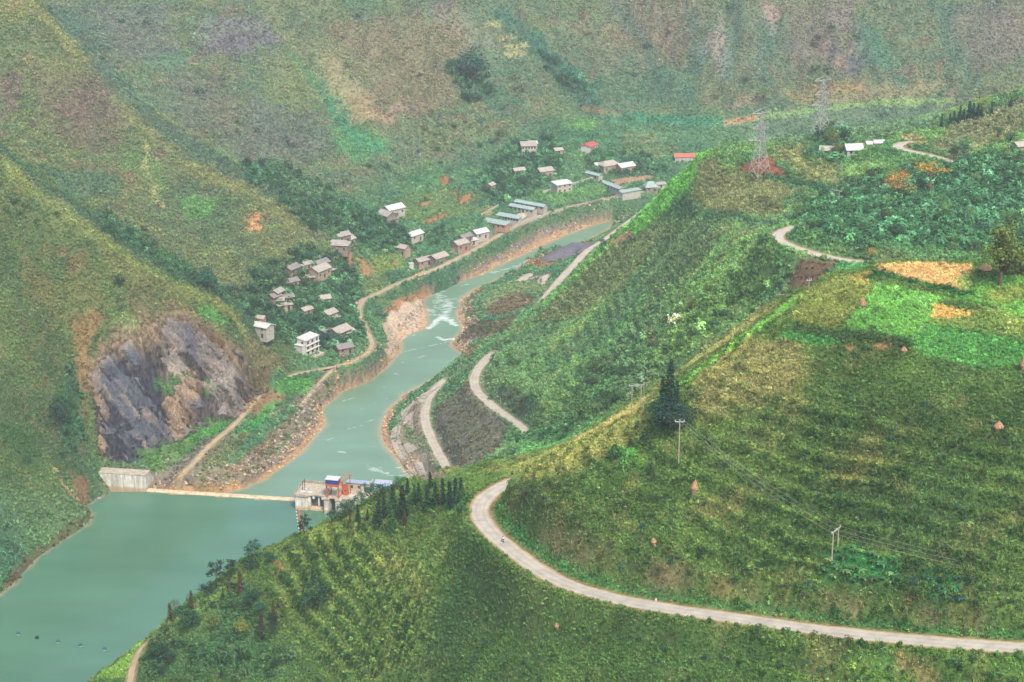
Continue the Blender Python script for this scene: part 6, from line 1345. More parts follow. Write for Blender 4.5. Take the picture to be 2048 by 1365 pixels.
def h_frame(p1, top2, top1, label, ext=.9, key=None, group='power line frames'):
    a, h = ground_h(*p1, top1); z = a[2] + h
    b = at_z(top2[0], top2[1], z); b[2] = hgt(b[0], b[1])
    t = tag(empty('power_line_support', a), label, 'power frame', group); o_ = Vector(a)
    A, B = Vector((a[0], a[1], z)), Vector((b[0], b[1], z)); d = (B - A); n_ = d.normalized()
    for P in (a, b): MB().bar(Vector(P) - o_ - Vector((0,0,.8)), Vector((P[0], P[1], z)) - o_, .17, 8, .12).build('post', M_POLE, t)
    e0, e1 = A - n_ * ext - o_, B + n_ * ext - o_
    MB().bar(e0 + Vector((0,0,-.2)), e1 + Vector((0,0,-.2)), .16, 4).build('crossarm', M_STEEL, t)
    pts = []
    for k in (0.02, .5, .98):
        p = e0 + (e1 - e0) * k; MB().lathe([(.07,-.1),(.1,.1),(.06,.3)], 6).build('insulator', M_WPAINT, t, loc=p); pts.append(p + o_)
    WTOPS[key] = pts
    return t
single_pole(1357, 930, 842, 'concrete power pole with a white crossarm below the dark conifers on the near slope', 2.4, .0, 'p1')
h_frame((1663,1130), (1677.5,1055), 1062, 'two legged power frame with a tilted crossarm low on the near slope', .9, 'p2'); h_frame((1263,830), (1282.5,769), 771, 'rusty legged power frame on the yellow grass beyond the dark conifers', .9, 'p0')
h_frame((1567,597), (1584,590), 589, 'power frame peeping over the near ridge, only its crossarm clear of the grass', 1.2, 'pr'); single_pole(1617, 588, 560, 'white power pole standing on the ridge before the brown field', 1.6, .3, 'pr1')
h_frame((1666.5,417), (1679,381.5), 381, 'two legged power frame in the bushes below the hilltop clearing', 1.2, 'ph'); h_frame((1676,352), (1684,332), 331, 'transformer frame beside the round straw stack near the hilltop houses', .5, 'pt')
for i, (px, py, tp_, lb) in enumerate(((840,321,266,'tallest of the four pale poles on the slope above the village, with a transformer box'),(811.5,314,289,'leftmost pale pole on the slope above the village'),(827,318,290,'pale pole next left of the tallest one above the village'),(855,306,284,'short pale pole right of the tallest one above the village'),(996,334,316,'pale pole between the village top and the ruined hut'),(955,347,331,'pale pole on the path edge above the orange plots'),(916,371,354,'pale pole among the orange plots'),(882,396,383,'pale pole below the orange plots'),(731,706,680,'white pole inside the bend of the village track'),(1148,242,232,'thin pole at the foot of the bright green slope'))):
    t = single_pole(px, py, tp_, lb, 1.4 if i in (0,) else None, .2, 'v%d' % i, 'utility_pole', 'utility poles around the village')
    if i == 0: MB().box(-.5, .5, -.45, .45, 3.6, 5.0).build('transformer', M_STEEL, t)
def lamp(px, py, top, lb):
    g, h = ground_h(px, py, top); t = tag(empty('street_lamp', g, 2.6), lb, 'street lamp', 'lamps beside the riverbank road')
    MB().bar((0,0,-.5), (0,0,h), .09, 6).build('pole', M_STEEL, t); MB().bar((0,0,h), (1.5,0,h+.35), .06, 5).build('arm', M_STEEL, t); MB().box(1.3, 2.1, -.15, .15, h+.25, h+.42).build('lamp_head', M_WPAINT, t)
lamp(967, 781, 768, 'white street lamp at the upper curve of the riverbank road'); lamp(1001, 809, 796, 'white street lamp halfway down the riverbank road')

def pylon(px, py, top, label, rz):
    g, h = ground_h(px, py, top)
    t = tag(empty('lattice_pylon', g, rz), label, 'pylon', 'steel lattice pylons')
    body, brc = MB(), MB(); prof = [(0, 3.6), (.30, 2.2), (.55, 1.15), (.80, .75), (1.0, .45)]
    hw = lambda f: np.interp(f, [p[0] for p in prof], [p[1] for p in prof]) * h / 28
    cs = [(-1,-1),(1,-1),(1,1),(-1,1)]
    fr = [0, .16, .30, .42, .53, .62, .70, .78, .85, .92, 1.0]; R = .095
    for i in range(len(fr) - 1):
        a, b_ = fr[i], fr[i + 1]; wa, wb = hw(a), hw(b_)
        for k, (sx, sy) in enumerate(cs):
            body.bar((sx*wa, sy*wa, a*h - (.6 if i == 0 else 0)), (sx*wb, sy*wb, b_*h), R * 1.5, 4)
            s2 = cs[(k + 1) % 4]
            brc.bar((sx*wa, sy*wa, a*h), (s2[0]*wb, s2[1]*wb, b_*h), R, 3); brc.bar((s2[0]*wa, s2[1]*wa, a*h), (sx*wb, sy*wb, b_*h), R, 3); brc.bar((sx*wb, sy*wb, b_*h), (s2[0]*wb, s2[1]*wb, b_*h), R, 3)
    body.build('mast_legs', M_STEEL, t); brc.build('bracing', M_STEEL, t)
    for f, L_ in ((.56, .23), (.74, .17), (.985, .20)):
        am = MB(); L_ = L_ * h; z = f * h; w_ = hw(f)
        for s in (-1, 1):
            for y in (-w_, w_):
                am.bar((s*w_, y, z), (s*L_, 0, z + .2), R, 3); am.bar((s*w_, y, z + .07*h), (s*L_, 0, z + .2), R, 3)
            for q in (.35, .65): am.bar((s*(w_ + (L_ - w_)*q), -w_*(1-q), z + .1), (s*(w_ + (L_ - w_)*q), w_*(1-q), z + .07*h*(1-q)), R*.8, 3)
        am.build('crossarm', M_STEEL, t)
        for s in (-1, 1): MB().bar((s*L_, 0, z + .2), (s*L_, 0, z - 1.4), .12, 5).build('insulator', M_GLASS, t)
    return t
pylon(1519, 349, 231, 'nearer lattice pylon with splayed legs on the red soil clearing', .5); pylon(1641, 272, 166, 'farther lattice pylon rising behind the bamboo on the hilltop', .5)
def wires(name, A, B, sag, label, r=.022):
    t = None
    for a, b_ in zip(A, B):
        o_ = Vector(a); P = []
        for k in range(13):
            f = k / 12; p = Vector(a).lerp(Vector(b_), f) - o_; p.z -= sag * 4 * f * (1 - f); P.append(p)
        m_ = MB()
        for p, q in zip(P[:-1], P[1:]): m_.bar(p, q, r, 4)
        if t is None: t = tag(empty(name, a), label, 'wires'); base = o_
        m_.build('wire', M_WIRE, t, loc=o_ - base)
wires('power_wires', WTOPS['p1'], WTOPS['p2'], 1.6, 'three pale wires from the crossarm pole down to the two legged frame'); wires('power_wires', WTOPS['p0'][:3], WTOPS['p1'], 1.2, 'three pale wires from the rusty legged frame to the crossarm pole')
E_ = [at_y(2110 + k * 6, 1158 + k * 12 - 16, 384) for k in range(3)]; wires('power_wires', [WTOPS['p2'][2], WTOPS['p2'][1], WTOPS['p2'][0]], E_, 1.2, 'three pale wires from the two legged frame off to the right'); wires('power_wires', WTOPS['ph'], WTOPS['pt'], .6, 'thin wires between the transformer frame and the frame in the bushes')

# ------------------------------------------------------------------ straw stacks
def stack(px, py, hpx, wpx, label, tilt=0.0, seed=1, mat=None):
    g = on_ground(px, py); k = pxm(g); h = hpx * .88 / k / .92; R = wpx * .84 / k / 2; random.seed(seed)
    t = tag(empty('straw_stack', g, random.random() * 6), label, 'straw stack', 'straw stacks on the slopes'); t.rotation_euler = (tilt, tilt * .4, t.rotation_euler[2])
    mat = mat or M_THATCH
    MB().lathe([(R*.62,-.4),(R*.72,h*.25),(R*.8,h*.45)], 12, jit=.06).build('straw_body', mat, t)
    MB().lathe([(R*1.05,h*.38),(R*.95,h*.52),(R*.6,h*.78),(R*.22,h*.97),(.05,h*1.03)], 12, jit=.07).build('straw_cap', mat, t)
    v = []; f = []
    for i in range(46):
        a = random.random() * 6.28; q = random.random(); r0 = R * (.3 + .7 * q); z0 = h * (.95 - .5 * q); l_ = h * .3; w_ = R * .07
        c, s = math.cos(a), math.sin(a); n_ = len(v)
        v += [(c*r0 - s*w_, s*r0 + c*w_, z0 + .03), (c*r0 + s*w_, s*r0 - c*w_, z0 + .03), (c*(r0 + R*.25), s*(r0 + R*.25), z0 - l_)]; f.append((n_, n_+1, n_+2))
    MB().add(v, f).build('loose_straw', mat, t); MB().bar((0,0,h*.9), (.03,0,h*1.16), .05, 5).build('pole', M_WOOD, t)
stack(1725, 618, 25, 17, 'tall straw stack at the corner of the bright green field', seed=2); stack(1997, 861, 20, 24, 'wide cone shaped straw stack alone at the right of the near slope', seed=3); stack(1388, 987, 29, 18, 'ragged straw stack below the crossarm power pole', .08, 4); stack(1309, 1090, 15, 14, 'small leaning straw heap above the road bend', .2, 5); stack(1115, 1256, 12, 13, 'small straw heap in the scrub below the road', .25, 6); stack(1971, 545, 19, 30, 'broad brown straw heap beside the tall tree', seed=7); stack(2046, 742, 32, 16, 'tall straw stack cut by the right edge, below the green field', seed=8); stack(1660, 352, 11, 10, 'round straw stack beside the transformer frame', seed=9); stack(676, 738, 9, 9, 'small dark straw heap at the track junction by the river', seed=10, mat=M_WOOD); stack(241, 772, 8, 9, 'tiny straw heap on the hill left of the quarry', seed=11); stack(1808, 706, 13, 16, 'straw heap at the end of the bare terrace below the green field', .1, 12)

# ------------------------------------------------------------------ gravel heap, rubble heaps
def heap(name, pts, peak, mat, label, cat, rough=.0, seed=1, run=5.0):
    """loose material tipped over the ground: slopes rise from its outline to a rough crest"""
    P = cast(dens2(pts, 6, True)); c = P.mean(0); lo, hi = P[:, :2].min(0) - .5, P[:, :2].max(0) + .5; st_ = .8
    x, y = np.meshgrid(np.arange(lo[0], hi[0] + st_, st_), np.arange(lo[1], hi[1] + st_, st_)); d = -sdist(x, y, P[:, :2]) + .5 * fbm(x, y, 5, 2, seed)
    h_ = peak * (1 - np.exp(-np.maximum(d, 0) / run)) * (1 + rough * fbm(x, y, 4.5, 3, seed + 3)) + np.where(d > 0, rough * 1.2 * np.abs(fbm(x * 1.4 + .4 * y, y * .5, 3, 2, seed + 5)), 0)
    z = hgt(x.ravel(), y.ravel()).reshape(x.shape) + np.where(d > 0, h_, -.4)
    id_ = np.arange(x.size).reshape(x.shape); q = np.stack([id_[:-1, :-1], id_[:-1, 1:], id_[1:, 1:], id_[1:, :-1]], -1)[(np.maximum(np.maximum(d[:-1, :-1], d[1:, 1:]), np.maximum(d[:-1, 1:], d[1:, :-1])) > 0)]
    used, inv = np.unique(q.ravel(), return_inverse=True); V = np.stack([x.ravel() - c[0], y.ravel() - c[1], z.ravel() - c[2]], -1)[used]
    o = bpy.data.objects.new(name, mesh_np(name, V, inv.reshape(-1, 4), mat, False)); COL.objects.link(o); o.location = c; return tag(o, label, cat)
M_GRAVEL = lmat('dark_gravel', (128,122,130), GB, var=.14, scale=1.2, bump=.4)
heap('gravel_heap', [(1080,518),(1098,507),(1118,497),(1150,490),(1184,485),(1180,494),(1155,508),(1130,519),(1095,525)], 3.4, M_GRAVEL, 'long dark grey gravel heap between the river and the right bank road', 'gravel heap', .22, 3)
heap('rubble_heap', [(1030,561),(1045,550),(1060,546),(1078,552),(1068,565),(1048,567)], 1.4, M_RUBBLE, 'pale rubble heap nearest the river below the gravel heap', 'rubble heap', .3, 4); heap('rubble_heap', [(1068,570),(1078,556),(1092,549),(1103,551),(1094,566),(1086,574)], 1.6, M_RUBBLE, 'pale rubble heap beside the right bank road', 'rubble heap', .3, 5); heap('rubble_heap', [(1012,436),(1030,428),(1052,424),(1062,428),(1045,438),(1025,442)], .7, M_RUBBLE, 'grey rubble spread in the yard between the farm barns', 'rubble heap', .3, 6)

# ------------------------------------------------------------------ motorcycle and rider
g = at_z(1005.5, 1086, 142.45); g[2] = 142.62
i_ = int(np.argmin(np.hypot(P_NEAR[:, 0] - g[0], P_NEAR[:, 1] - g[1]))); g[2] = P_NEAR[i_, 2] + .12
tv = P_NEAR[i_ - 2] - P_NEAR[i_ + 2]; mz = math.atan2(tv[1], tv[0])
mc = tag(empty('motorcycle', g, mz), 'small white motorcycle riding up the near road', 'motorcycle')
for x in (-.62, .62):
    w_ = MB(); w_.v = []; 
    prof = [(.30*math.cos(a), .30*math.sin(a)) for a in np.linspace(0, 2*math.pi, 13)[:-1]]
    V = []; F = []
    for s in (-.05, .05):
        for rr in (.3, .2): V += [(x + rr*math.cos(a), s, .3 + rr*math.sin(a)) for a in np.linspace(0, 2*math.pi, 13)[:-1]]
    for i in range(12):
        j = (i + 1) % 12; F += [(i, j, 24 + j, 24 + i), (12 + j, 12 + i, 36 + i, 36 + j), (i, 12 + i, 12 + j, j), (24 + j, 36 + j, 36 + i, 24 + i)]
    wo = MB().add(V, F).build('wheel', M_BLACK, mc); MB().bar((x, -.06, .3), (x, .06, .3), .07, 8).build('hub', M_STEEL, wo)
MB().extrude([(-.75,.62),(-.5,.75),(.0,.72),(.22,.8),(.42,.72),(.3,.4),(-.3,.32),(-.6,.45)], 'y', -.13, .13).build('body', M_WPAINT, mc, bevel=.04); MB().extrude([(-.72,.76),(-.1,.74),(-.05,.82),(-.7,.86)], 'y', -.13, .13).build('seat', M_BLACK, mc); MB().bar((.62,0,.3), (.42,0,.98), .04, 6).build('fork', M_STEEL, mc); MB().bar((.4,-.34,1.0), (.4,.34,1.0), .025, 6).build('handlebar', M_BLACK, mc); MB().lathe([(.02,0),(.1,.02),(.09,.14),(.02,.17)], 8).build('headlight', M_GLASS, mc, loc=(.55, 0, .82))
# rider: one skinned body
rd_v = {'pelvis': (-.3,0,.9,.15), 'chest': (-.22,0,1.22,.17), 'neck': (-.18,0,1.44,.06), 'head': (-.15,0,1.56,.085), 'top': (-.14,0,1.68,.08),
        'ls': (-.2,.19,1.36,.07), 'le': (.02,.29,1.16,.05), 'lh': (.34,.3,1.03,.04), 'rs': (-.2,-.19,1.36,.07), 're': (.02,-.29,1.16,.05), 'rh': (.34,-.3,1.03,.04),
        'lk': (.16,.19,.86,.075), 'la': (-.02,.2,.42,.05), 'lf': (.16,.2,.36,.045), 'rk': (.16,-.19,.86,.075), 'ra': (-.02,-.2,.42,.05), 'rf': (.16,-.2,.36,.045)}
rk_ = list(rd_v); rE = [('pelvis','chest'),('chest','neck'),('neck','head'),('head','top'),('chest','ls'),('ls','le'),('le','lh'),('chest','rs'),('rs','re'),('re','rh'),('pelvis','lk'),('lk','la'),('la','lf'),('pelvis','rk'),('rk','ra'),('ra','rf')]
me = bpy.data.meshes.new('person'); me.from_pydata([rd_v[k][:3] for k in rk_], [(rk_.index(a), rk_.index(b_)) for a, b_ in rE], [])
rider = bpy.data.objects.new('person', me); COL.objects.link(rider); rider.location = g; rider.rotation_euler = (0, 0, mz)
sm = rider.modifiers.new('skin', 'SKIN'); me.skin_vertices.new() if not me.skin_vertices else None
for i, k in enumerate(rk_): me.skin_vertices[0].data[i].radius = (rd_v[k][3],) * 2
me.skin_vertices[0].data[0].use_root = True
rider.modifiers.new('smooth', 'SUBSURF').levels = 1
me.materials.append(lmat('white_shirt', (250,250,248), GB, var=.03)); tag(rider, 'person in a white shirt and dark helmet riding the motorcycle on the near road', 'person')
MB().lathe([(.11,1.50),(.145,1.58),(.14,1.68),(.09,1.76),(.01,1.78)], 10, (-.145, 0)).build('helmet', M_TEALP, rider); MB().extrude([(.0,.95),(-.36,.98),(-.4,.82),(.0,.8)], 'y', -.2, .2).build('trousers', M_BLACK, rider, bevel=.05)
# ------------------------------------------------------------------ trees: a few grown specimens, then copies with their own size, turn and leaf colour
def tree_broad(seed, h=7.0, w=5.5, lobes=8, n=620, trunk_f=.34, leaf=.42, flat=.8, gap=.9, sparse=1.0):
    r = np.random.default_rng(seed); random.seed(seed)
    tr = MB(); tr.bar((0,0,-.8), (r.normal(0,.1), r.normal(0,.1), h*trunk_f), h*.028, 7, h*.019)
    top = Vector((0, 0, h*trunk_f)); C = []; N = []; S = []
    for i in range(lobes):
        a = i * 2.4 + r.uniform(-.4, .4); rr = w * .5 * math.sqrt((i + .4) / lobes) * r.uniform(.6, .95); zc = h * (trunk_f + (1 - trunk_f) * r.uniform(.25, .82) * (1 - .35 * (rr / (w * .5)) ** 2))
        c = np.array((rr * math.cos(a), rr * math.sin(a), zc)); R = w * r.uniform(.17, .27)
        tr.bar(top * r.uniform(.7, 1), Vector(c), h*.012, 5, h*.004)
        m_ = n // lobes
        for k in range(m_):
            d = r.normal(size=3); d[2] = d[2] * .9 + .2; d /= np.linalg.norm(d); q = r.uniform(.45, 1.08) * (1 + .25 * math.sin(5 * a + 7 * d[0]))
            C.append(c + d * np.array((1, 1, flat)) * R * q); N.append(d + r.normal(size=3) * .5 + np.array((0, 0, .35))); S.append(leaf * r.uniform(.6, 1.35))
    return tr.mesh('trunk', M_TRUNK, True), card_mesh('crown', np.array(C), np.array(N), np.array(S), .62, r, MAT_TREE)
def tree_conifer(seed, h=8.0, w=2.9, n=760):
    r = np.random.default_rng(seed); tr = MB(); tr.bar((0,0,-.8), (0,0,h*.97), h*.02, 6, .02); C = []; N = []; S = []
    nl = int(h * 1.9)
    for l in range(nl):
        f = .12 + .86 * l / nl; z = h * f; R = w * .5 * (1 - f) ** .8 * r.uniform(.7, 1.15) + .12; nb = 5
        for b_ in range(nb):
            a = 6.283 * b_ / nb + r.uniform(0, 1.2) + l; L_ = R * r.uniform(.6, 1.2)
            e = np.array((math.cos(a) * L_, math.sin(a) * L_, -L_ * .25)); tr.bar((0, 0, z), (e[0], e[1], z + e[2]), .03, 3, .01)
            for k in range(max(2, int(n / nl / nb))):
                t = r.uniform(.25, 1.05); C.append(np.array((0, 0, z)) + e * t + r.normal(0, .10, 3)); N.append(np.array((e[0] * .3, e[1] * .3, 1)) + r.normal(size=3) * .55); S.append(r.uniform(.4, .68) * (1.15 - .5 * f))
    return tr.mesh('trunk', M_TRUNK, True), card_mesh('crown', np.array(C), np.array(N), np.array(S), .5, r, MAT_TREE)
def tree_pine(seed, h=7.0, w=4.5, n=640, bare=.42):
    r = np.random.default_rng(seed); tr = MB(); lean = np.array((r.normal(0, .25), r.normal(0, .25), 0)); tr.bar((0,0,-.8), (lean[0], lean[1], h*.94), h*.022, 7, h*.007); C = []; N = []; S = []
    for i in range(12):
        f = bare + (1 - bare) * i / 12; a = i * 2.4 + r.uniform(-.5, .5); L_ = w * .5 * (1.05 - .55 * (f - bare) / (1 - bare)) * r.uniform(.55, 1.1); b0 = lean * f + np.array((0, 0, h * f)); e = b0 + np.array((math.cos(a) * L_, math.sin(a) * L_, h * .05))
        tr.bar(b0, e, h*.008, 4, h*.003)
        for k in range(n // 12):
            d = r.normal(size=3) * np.array((.75, .75, .42)); C.append(e * .8 + b0 * .2 + d * w * .13); N.append(r.normal(size=3) + np.array((0, 0, .4))); S.append(r.uniform(.4, .7))
    return tr.mesh('trunk', M_TRUNK, True), card_mesh('crown', np.array(C), np.array(N), np.array(S), .38, r, MAT_TREE)
def tree_banana(seed, h=4.0):
    r = np.random.default_rng(seed); tr = MB(); V = []; F = []; lv = []
    for s_ in range(3):
        bx, by = r.normal(0, .5, 2); hh = h * r.uniform(.3, .45); tr.bar((bx, by, -.4), (bx, by, hh), .14, 6, .09)
        for i in range(7):
            a = 6.283 * i / 7 + r.uniform(-.3, .3); L_ = h * r.uniform(.45, .65); el = r.uniform(.5, 1.2); v_ = r.random(); k = len(V); d = np.array((math.cos(a), math.sin(a))); sd_ = np.array((-d[1], d[0]))
            for t, w_ in ((0, .06), (.3, .3), (.6, .36), (.85, .26), (1, .05)):
                p = np.array((bx + d[0] * L_ * t * math.cos(el * (1 - .6 * t)), by + d[1] * L_ * t * math.cos(el * (1 - .6 * t)), hh + L_ * (math.sin(el) * t - .75 * t * t)))
                V += [(p[0] - sd_[0] * w_, p[1] - sd_[1] * w_, p[2] - .05), (p[0] + sd_[0] * w_, p[1] + sd_[1] * w_, p[2] - .05)]; lv += [v_, v_]
            F += [(k + 2*j, k + 2*j + 1, k + 2*j + 3, k + 2*j + 2) for j in range(4)]
    return tr.mesh('stem', M_TRUNK, True), mesh_np('crown', V, F, MAT_TREE, False, {'leaf': lv})
KINDS = {
    'round': ('broadleaf_tree', [tree_broad(201), tree_broad(202, 7, 6, 10), tree_broad(203, 7, 5, 7)]),
    'dense': ('broadleaf_tree', [tree_broad(211, 7, 6.5, 12, 900, .2, .45), tree_broad(212, 7, 6.0, 11, 850, .18, .45)]),
    'airy': ('broadleaf_tree', [tree_broad(221, 7, 5.5, 12, 520, .24, .38, .7), tree_broad(222, 7, 6, 14, 560, .24, .38, .7)]),
    'feather': ('broadleaf_tree', [tree_broad(281, 7, 4.0, 26, 2400, .22, .27, .9)]),
    'umbrella': ('broadleaf_tree', [tree_broad(231, 7, 4.2, 9, 420, .68, .34, .5)]),
    'shrub': ('shrub', [tree_broad(241, 3, 3.6, 7, 330, .06, .36), tree_broad(242, 3, 3.2, 6, 300, .06, .36)]),
    'conifer': ('conifer_tree', [tree_conifer(251), tree_conifer(252, 8, 3.0), tree_conifer(253, 8, 2.3)]),
    'pine': ('pine_tree', [tree_pine(261), tree_pine(262, 7, 4.2, 600, .36)]),
    'banana': ('banana_plant', [tree_banana(271), tree_banana(272)]),
}
KH = {'feather': 7, 'round': 7, 'dense': 7, 'airy': 7, 'umbrella': 7, 'shrub': 3, 'conifer': 8, 'pine': 7, 'banana': 3.4}
LEAF = {'dark': (.026, .070, .040), 'deep': (.020, .058, .036), 'green': (.045, .115, .045), 'teal': (.030, .092, .060), 'light': (.085, .165, .052), 'yellow': (.30, .235, .040), 'olive': (.085, .11, .035), 'rust': (.075, .055, .032), 'orange': (.33, .20, .05), 'pale': (.10, .17, .085), 'lime': (.17, .20, .04), 'pinegreen': (.022, .062, .040)}
tr_rng = np.random.default_rng(99)
def plant(p, kind, h, leaf, label, group=None, wscale=1.0, var=.22):
    name, protos = KINDS[kind]; tm, cm = protos[tr_rng.integers(len(protos))]
    s = h / KH[kind]
    t = bpy.data.objects.new(name, None); COL.objects.link(t); t.empty_display_size = .5
    t.location = p; t.rotation_euler = (tr_rng.normal(0, .03), tr_rng.normal(0, .03), tr_rng.random() * 6.283); t.scale = (s * wscale, s * wscale, s)
    tag(t, label, 'shrub' if name == 'shrub' else 'banana plant' if name == 'banana_plant' else 'tree', group)
    for nm, me in (('stem' if kind == 'banana' else 'trunk', tm), ('crown', cm)):
        o = bpy.data.objects.new(nm, me); COL.objects.link(o); o.parent = t
        if nm == 'crown':
            c = np.array(LEAF[leaf] if isinstance(leaf, str) else leaf) * 1.25 * math.exp(tr_rng.normal(0, var)) * (1 + tr_rng.normal(0, .08, 3)); o.color = (*np.clip(c, .004, .7), 1)
    return t
def tree_at(px, base, top, kind, leaf, label, group=None, wscale=1.0):
    g = on_ground(px, base); h = max(1.2, (base - top) / pxm(g) / .92)
    return plant(g, kind, h, leaf, label, group, wscale, .08)
GROWN = []
def grove(poly, n, kinds, leaves, h, label, group, seed, gap=3.0, clear=True):
    """trees over the area a polygon of the photograph covers, at least gap metres apart"""
    r = np.random.default_rng(seed); P = np.array(poly, float); lo, hi = P.min(0), P.max(0); got = []
    cand = r.uniform(lo, hi, (n * 14, 2)); cand = cand[inside(cand[:, 0], cand[:, 1], P)]
    W3 = cast(cand)
    for g in W3:
        if len(got) >= n: break
        i = min(np.searchsorted(GX, g[0]), NX - 1); j = min(np.searchsorted(GY, g[1]), NY - 1)
        if clear and VEG[j, i] < .3: continue
        if any((g[0]-q[0])**2 + (g[1]-q[1])**2 < gap * gap for q in got): continue
        if any((g[0]-q[0])**2 + (g[1]-q[1])**2 < 26 for q in HOUSE_AT): continue
        got.append(g); k = kinds[r.integers(len(kinds))]
        lf = leaves[r.integers(len(leaves))]; hh = r.uniform(*h) * (.5 if k in ('shrub',) else .6 if k == 'banana' else 1)
        o_ = plant(g, k, hh, lf, label, group); q = project(np.array(g))
        GROWN.append((o_, float(q[0]), float(q[1]) - hh * .5 * F_PX / float(q[2]), lf, k))
HOUSE_AT = [tuple(o.location) for o in COL.objects if o.get('category') in ('house', 'barn', 'pavilion', 'hall')]

# single trees that stand out
T = tree_at
T(608,1075,1033,'pine','deep','single round crowned pine on the crest in front of the intake works',None,1.1); T(503,1123,1084,'pine','teal','wide crowned pine on the crest above the reservoir',None,1.5); T(432,1176,1122,'pine','deep','tallest pine of the trio on the crest above the reservoir'); T(461,1158,1121,'pine','deep','small bushy pine on the crest between the wide pine and the tall pine',None,1.2); T(416,1196,1156,'dense','deep','dark bushy tree under the tall crest pine'); T(383,1222,1179,'conifer','rust','thin brownish conifer standing against the reservoir'); T(342,1250,1203,'conifer','rust','second thin brownish conifer, lower on the crest'); T(352,1238,1196,'airy','pale','see through pale green tree against the reservoir')
for px, b_, t_, lf, lb in ((717,1046,1008,'deep','dark conifer in front of the intake deck, left end of the ridge conifers'),(719,1062,1034,'deep','small dark conifer below the left end of the ridge conifers'),(758,1056,990,'dark','tall conifer third from the left on the ridge'),(768,1038,988,'deep','leaning dark conifer beside the tall third one'),(783,1068,1008,'green','bright green conifer low in the ridge row'),(787,1022,966,'dark','slender conifer against the pale blue roof'),(806,1040,968,'deep','thick dark conifer in the middle of the ridge row'),(815,990,955,'deep','dark conifer top at the back of the ridge row'),(830,1006,966,'green','green conifer in front of the revetment'),(838,1012,964,'dark','dark conifer next to the green one in front of the revetment'),(858,1022,968,'deep','conifer in the right half of the ridge row'),(862,980,942,'deep','tallest pointed conifer against the revetment'),(870,1015,962,'dark','dark conifer right of the pointed one'),(886,1012,956,'dark','conifer three from the right end of the ridge row'),(900,1022,960,'deep','dark conifer two from the right end of the ridge row'),(912,1012,953,'deep','last but one conifer at the right end of the ridge row'),(923,998,952,'dark','conifer at the right end of the ridge row'),(810,1052,1018,'rust','rusty conifer below the middle of the ridge row'),(735,1042,1016,'rust','small rusty sapling at the left of the ridge row'),(700,1052,1026,'rust','rust brown bush conifer on the near slope left of the ridge row')):
    T(px, b_, t_, 'conifer', lf, lb, 'conifers on the ridge by the road bend', 1.1)
for px, b_, t_, lf, lb in ((742,1006,962,'teal','largest blue green tree hiding the right end of the intake deck'),(702,1036,998,'teal','blue green tree in front of the intake wall below the control house'),(682,1046,1010,'dark','dark tree in front of the right gate of the intake works'),(664,1052,1020,'teal','low tree at the water below the left gate of the intake works'),(765,1000,962,'teal','tree in front of the left end of the pale blue roof'),(798,984,952,'green','green tree in front of the right end of the pale blue roof'),(724,1020,980,'teal','tree between the largest one and the intake wall'),(690,1034,1000,'dark','dark tree behind the small rusty bush conifer at the intake works')):
    T(px, b_, t_, 'round', lf, lb, 'trees hiding the intake works')
for px, b_, t_, k, lf, lb in ((1337,822,716,'conifer','deep','tallest pointed conifer of the dark clump on the near ridge'),(1322,830,752,'conifer','deep','left conifer of the dark clump on the near ridge'),(1352,838,760,'conifer','dark','right conifer of the dark clump on the near ridge'),(1344,800,762,'conifer','rust','dead rusty tree inside the dark clump on the near ridge'),(1315,846,792,'dense','deep','low dark tree at the left foot of the dark clump'),(1340,862,796,'dense','deep','broad dark tree in the middle of the dark clump'),(1362,868,802,'dense','dark','dark tree at the right foot of the dark clump'),(1330,856,806,'conifer','deep','short conifer in front of the dark clump')):
    T(px, b_, t_, k, lf, lb, 'dark clump on the near ridge', 1.0)
T(1274,868,846,'pine','dark','small round pine alone left of the dark clump',None,1.1); T(1288,892,864,'pine','deep','second small pine below the round one'); T(1260,898,880,'pine','dark','smallest pine low on the yellow grass'); T(1252,945,912,'shrub','light','bright green shrub low on the yellow grass strip',None,1.2); T(1228,922,898,'shrub','green','green shrub above the bright one on the yellow strip'); T(1382,962,934,'shrub','light','light green shrub at the foot of the crossarm power pole',None,1.2)
T(1028,982,952,'round','light','leafy tree overhanging the road where it turns out of sight',None,1.3); T(1052,1000,955,'airy','green','feathery bamboo like tree on the inner side of the road bend'); T(930,1010,980,'shrub','green','bright shrub at the outer edge of the road bend'); T(922,1030,1000,'shrub','green','second bright shrub left of the road bend')
T(1860,398,328,'umbrella','yellow','tall slim tree with a flat golden crown',None,1.5); T(1795,402,335,'airy','orange','orange tipped tree left of the golden crowned one'); T(1742,521,492,'airy','yellow','golden leaved tree at the end of the upper road'); T(1783,372,336,'airy','lime','lime yellow tree near the hilltop path'); T(2000,572,432,'feather','olive','tall feathery olive tree at the top right corner of the green fields'); T(2044,552,508,'dense','deep','dark rounded tree cut by the right edge above the fields'); T(1962,232,198,'umbrella','lime','flat crowned yellowish tree behind the far row of conifers',None,1.5)
for px, b_, t_, lb in ((1882,255,228,'leftmost'),(1899,252,226,'second'),(1907,249,222,'third'),(1918,247,212,'fourth, tall'),(1927,245,218,'fifth'),(1939,241,203,'tallest, sixth'),(1946,240,206,'seventh'),(1954,238,208,'eighth'),(1963,236,214,'ninth'),(1982,231,206,'gapped tenth'),(2021,214,193,'lone rightmost')):
    T(px, b_, t_, 'conifer', 'pinegreen', '%s conifer of the row on the far right ridge' % lb, 'conifers in a row on the far right ridge', 1.3)
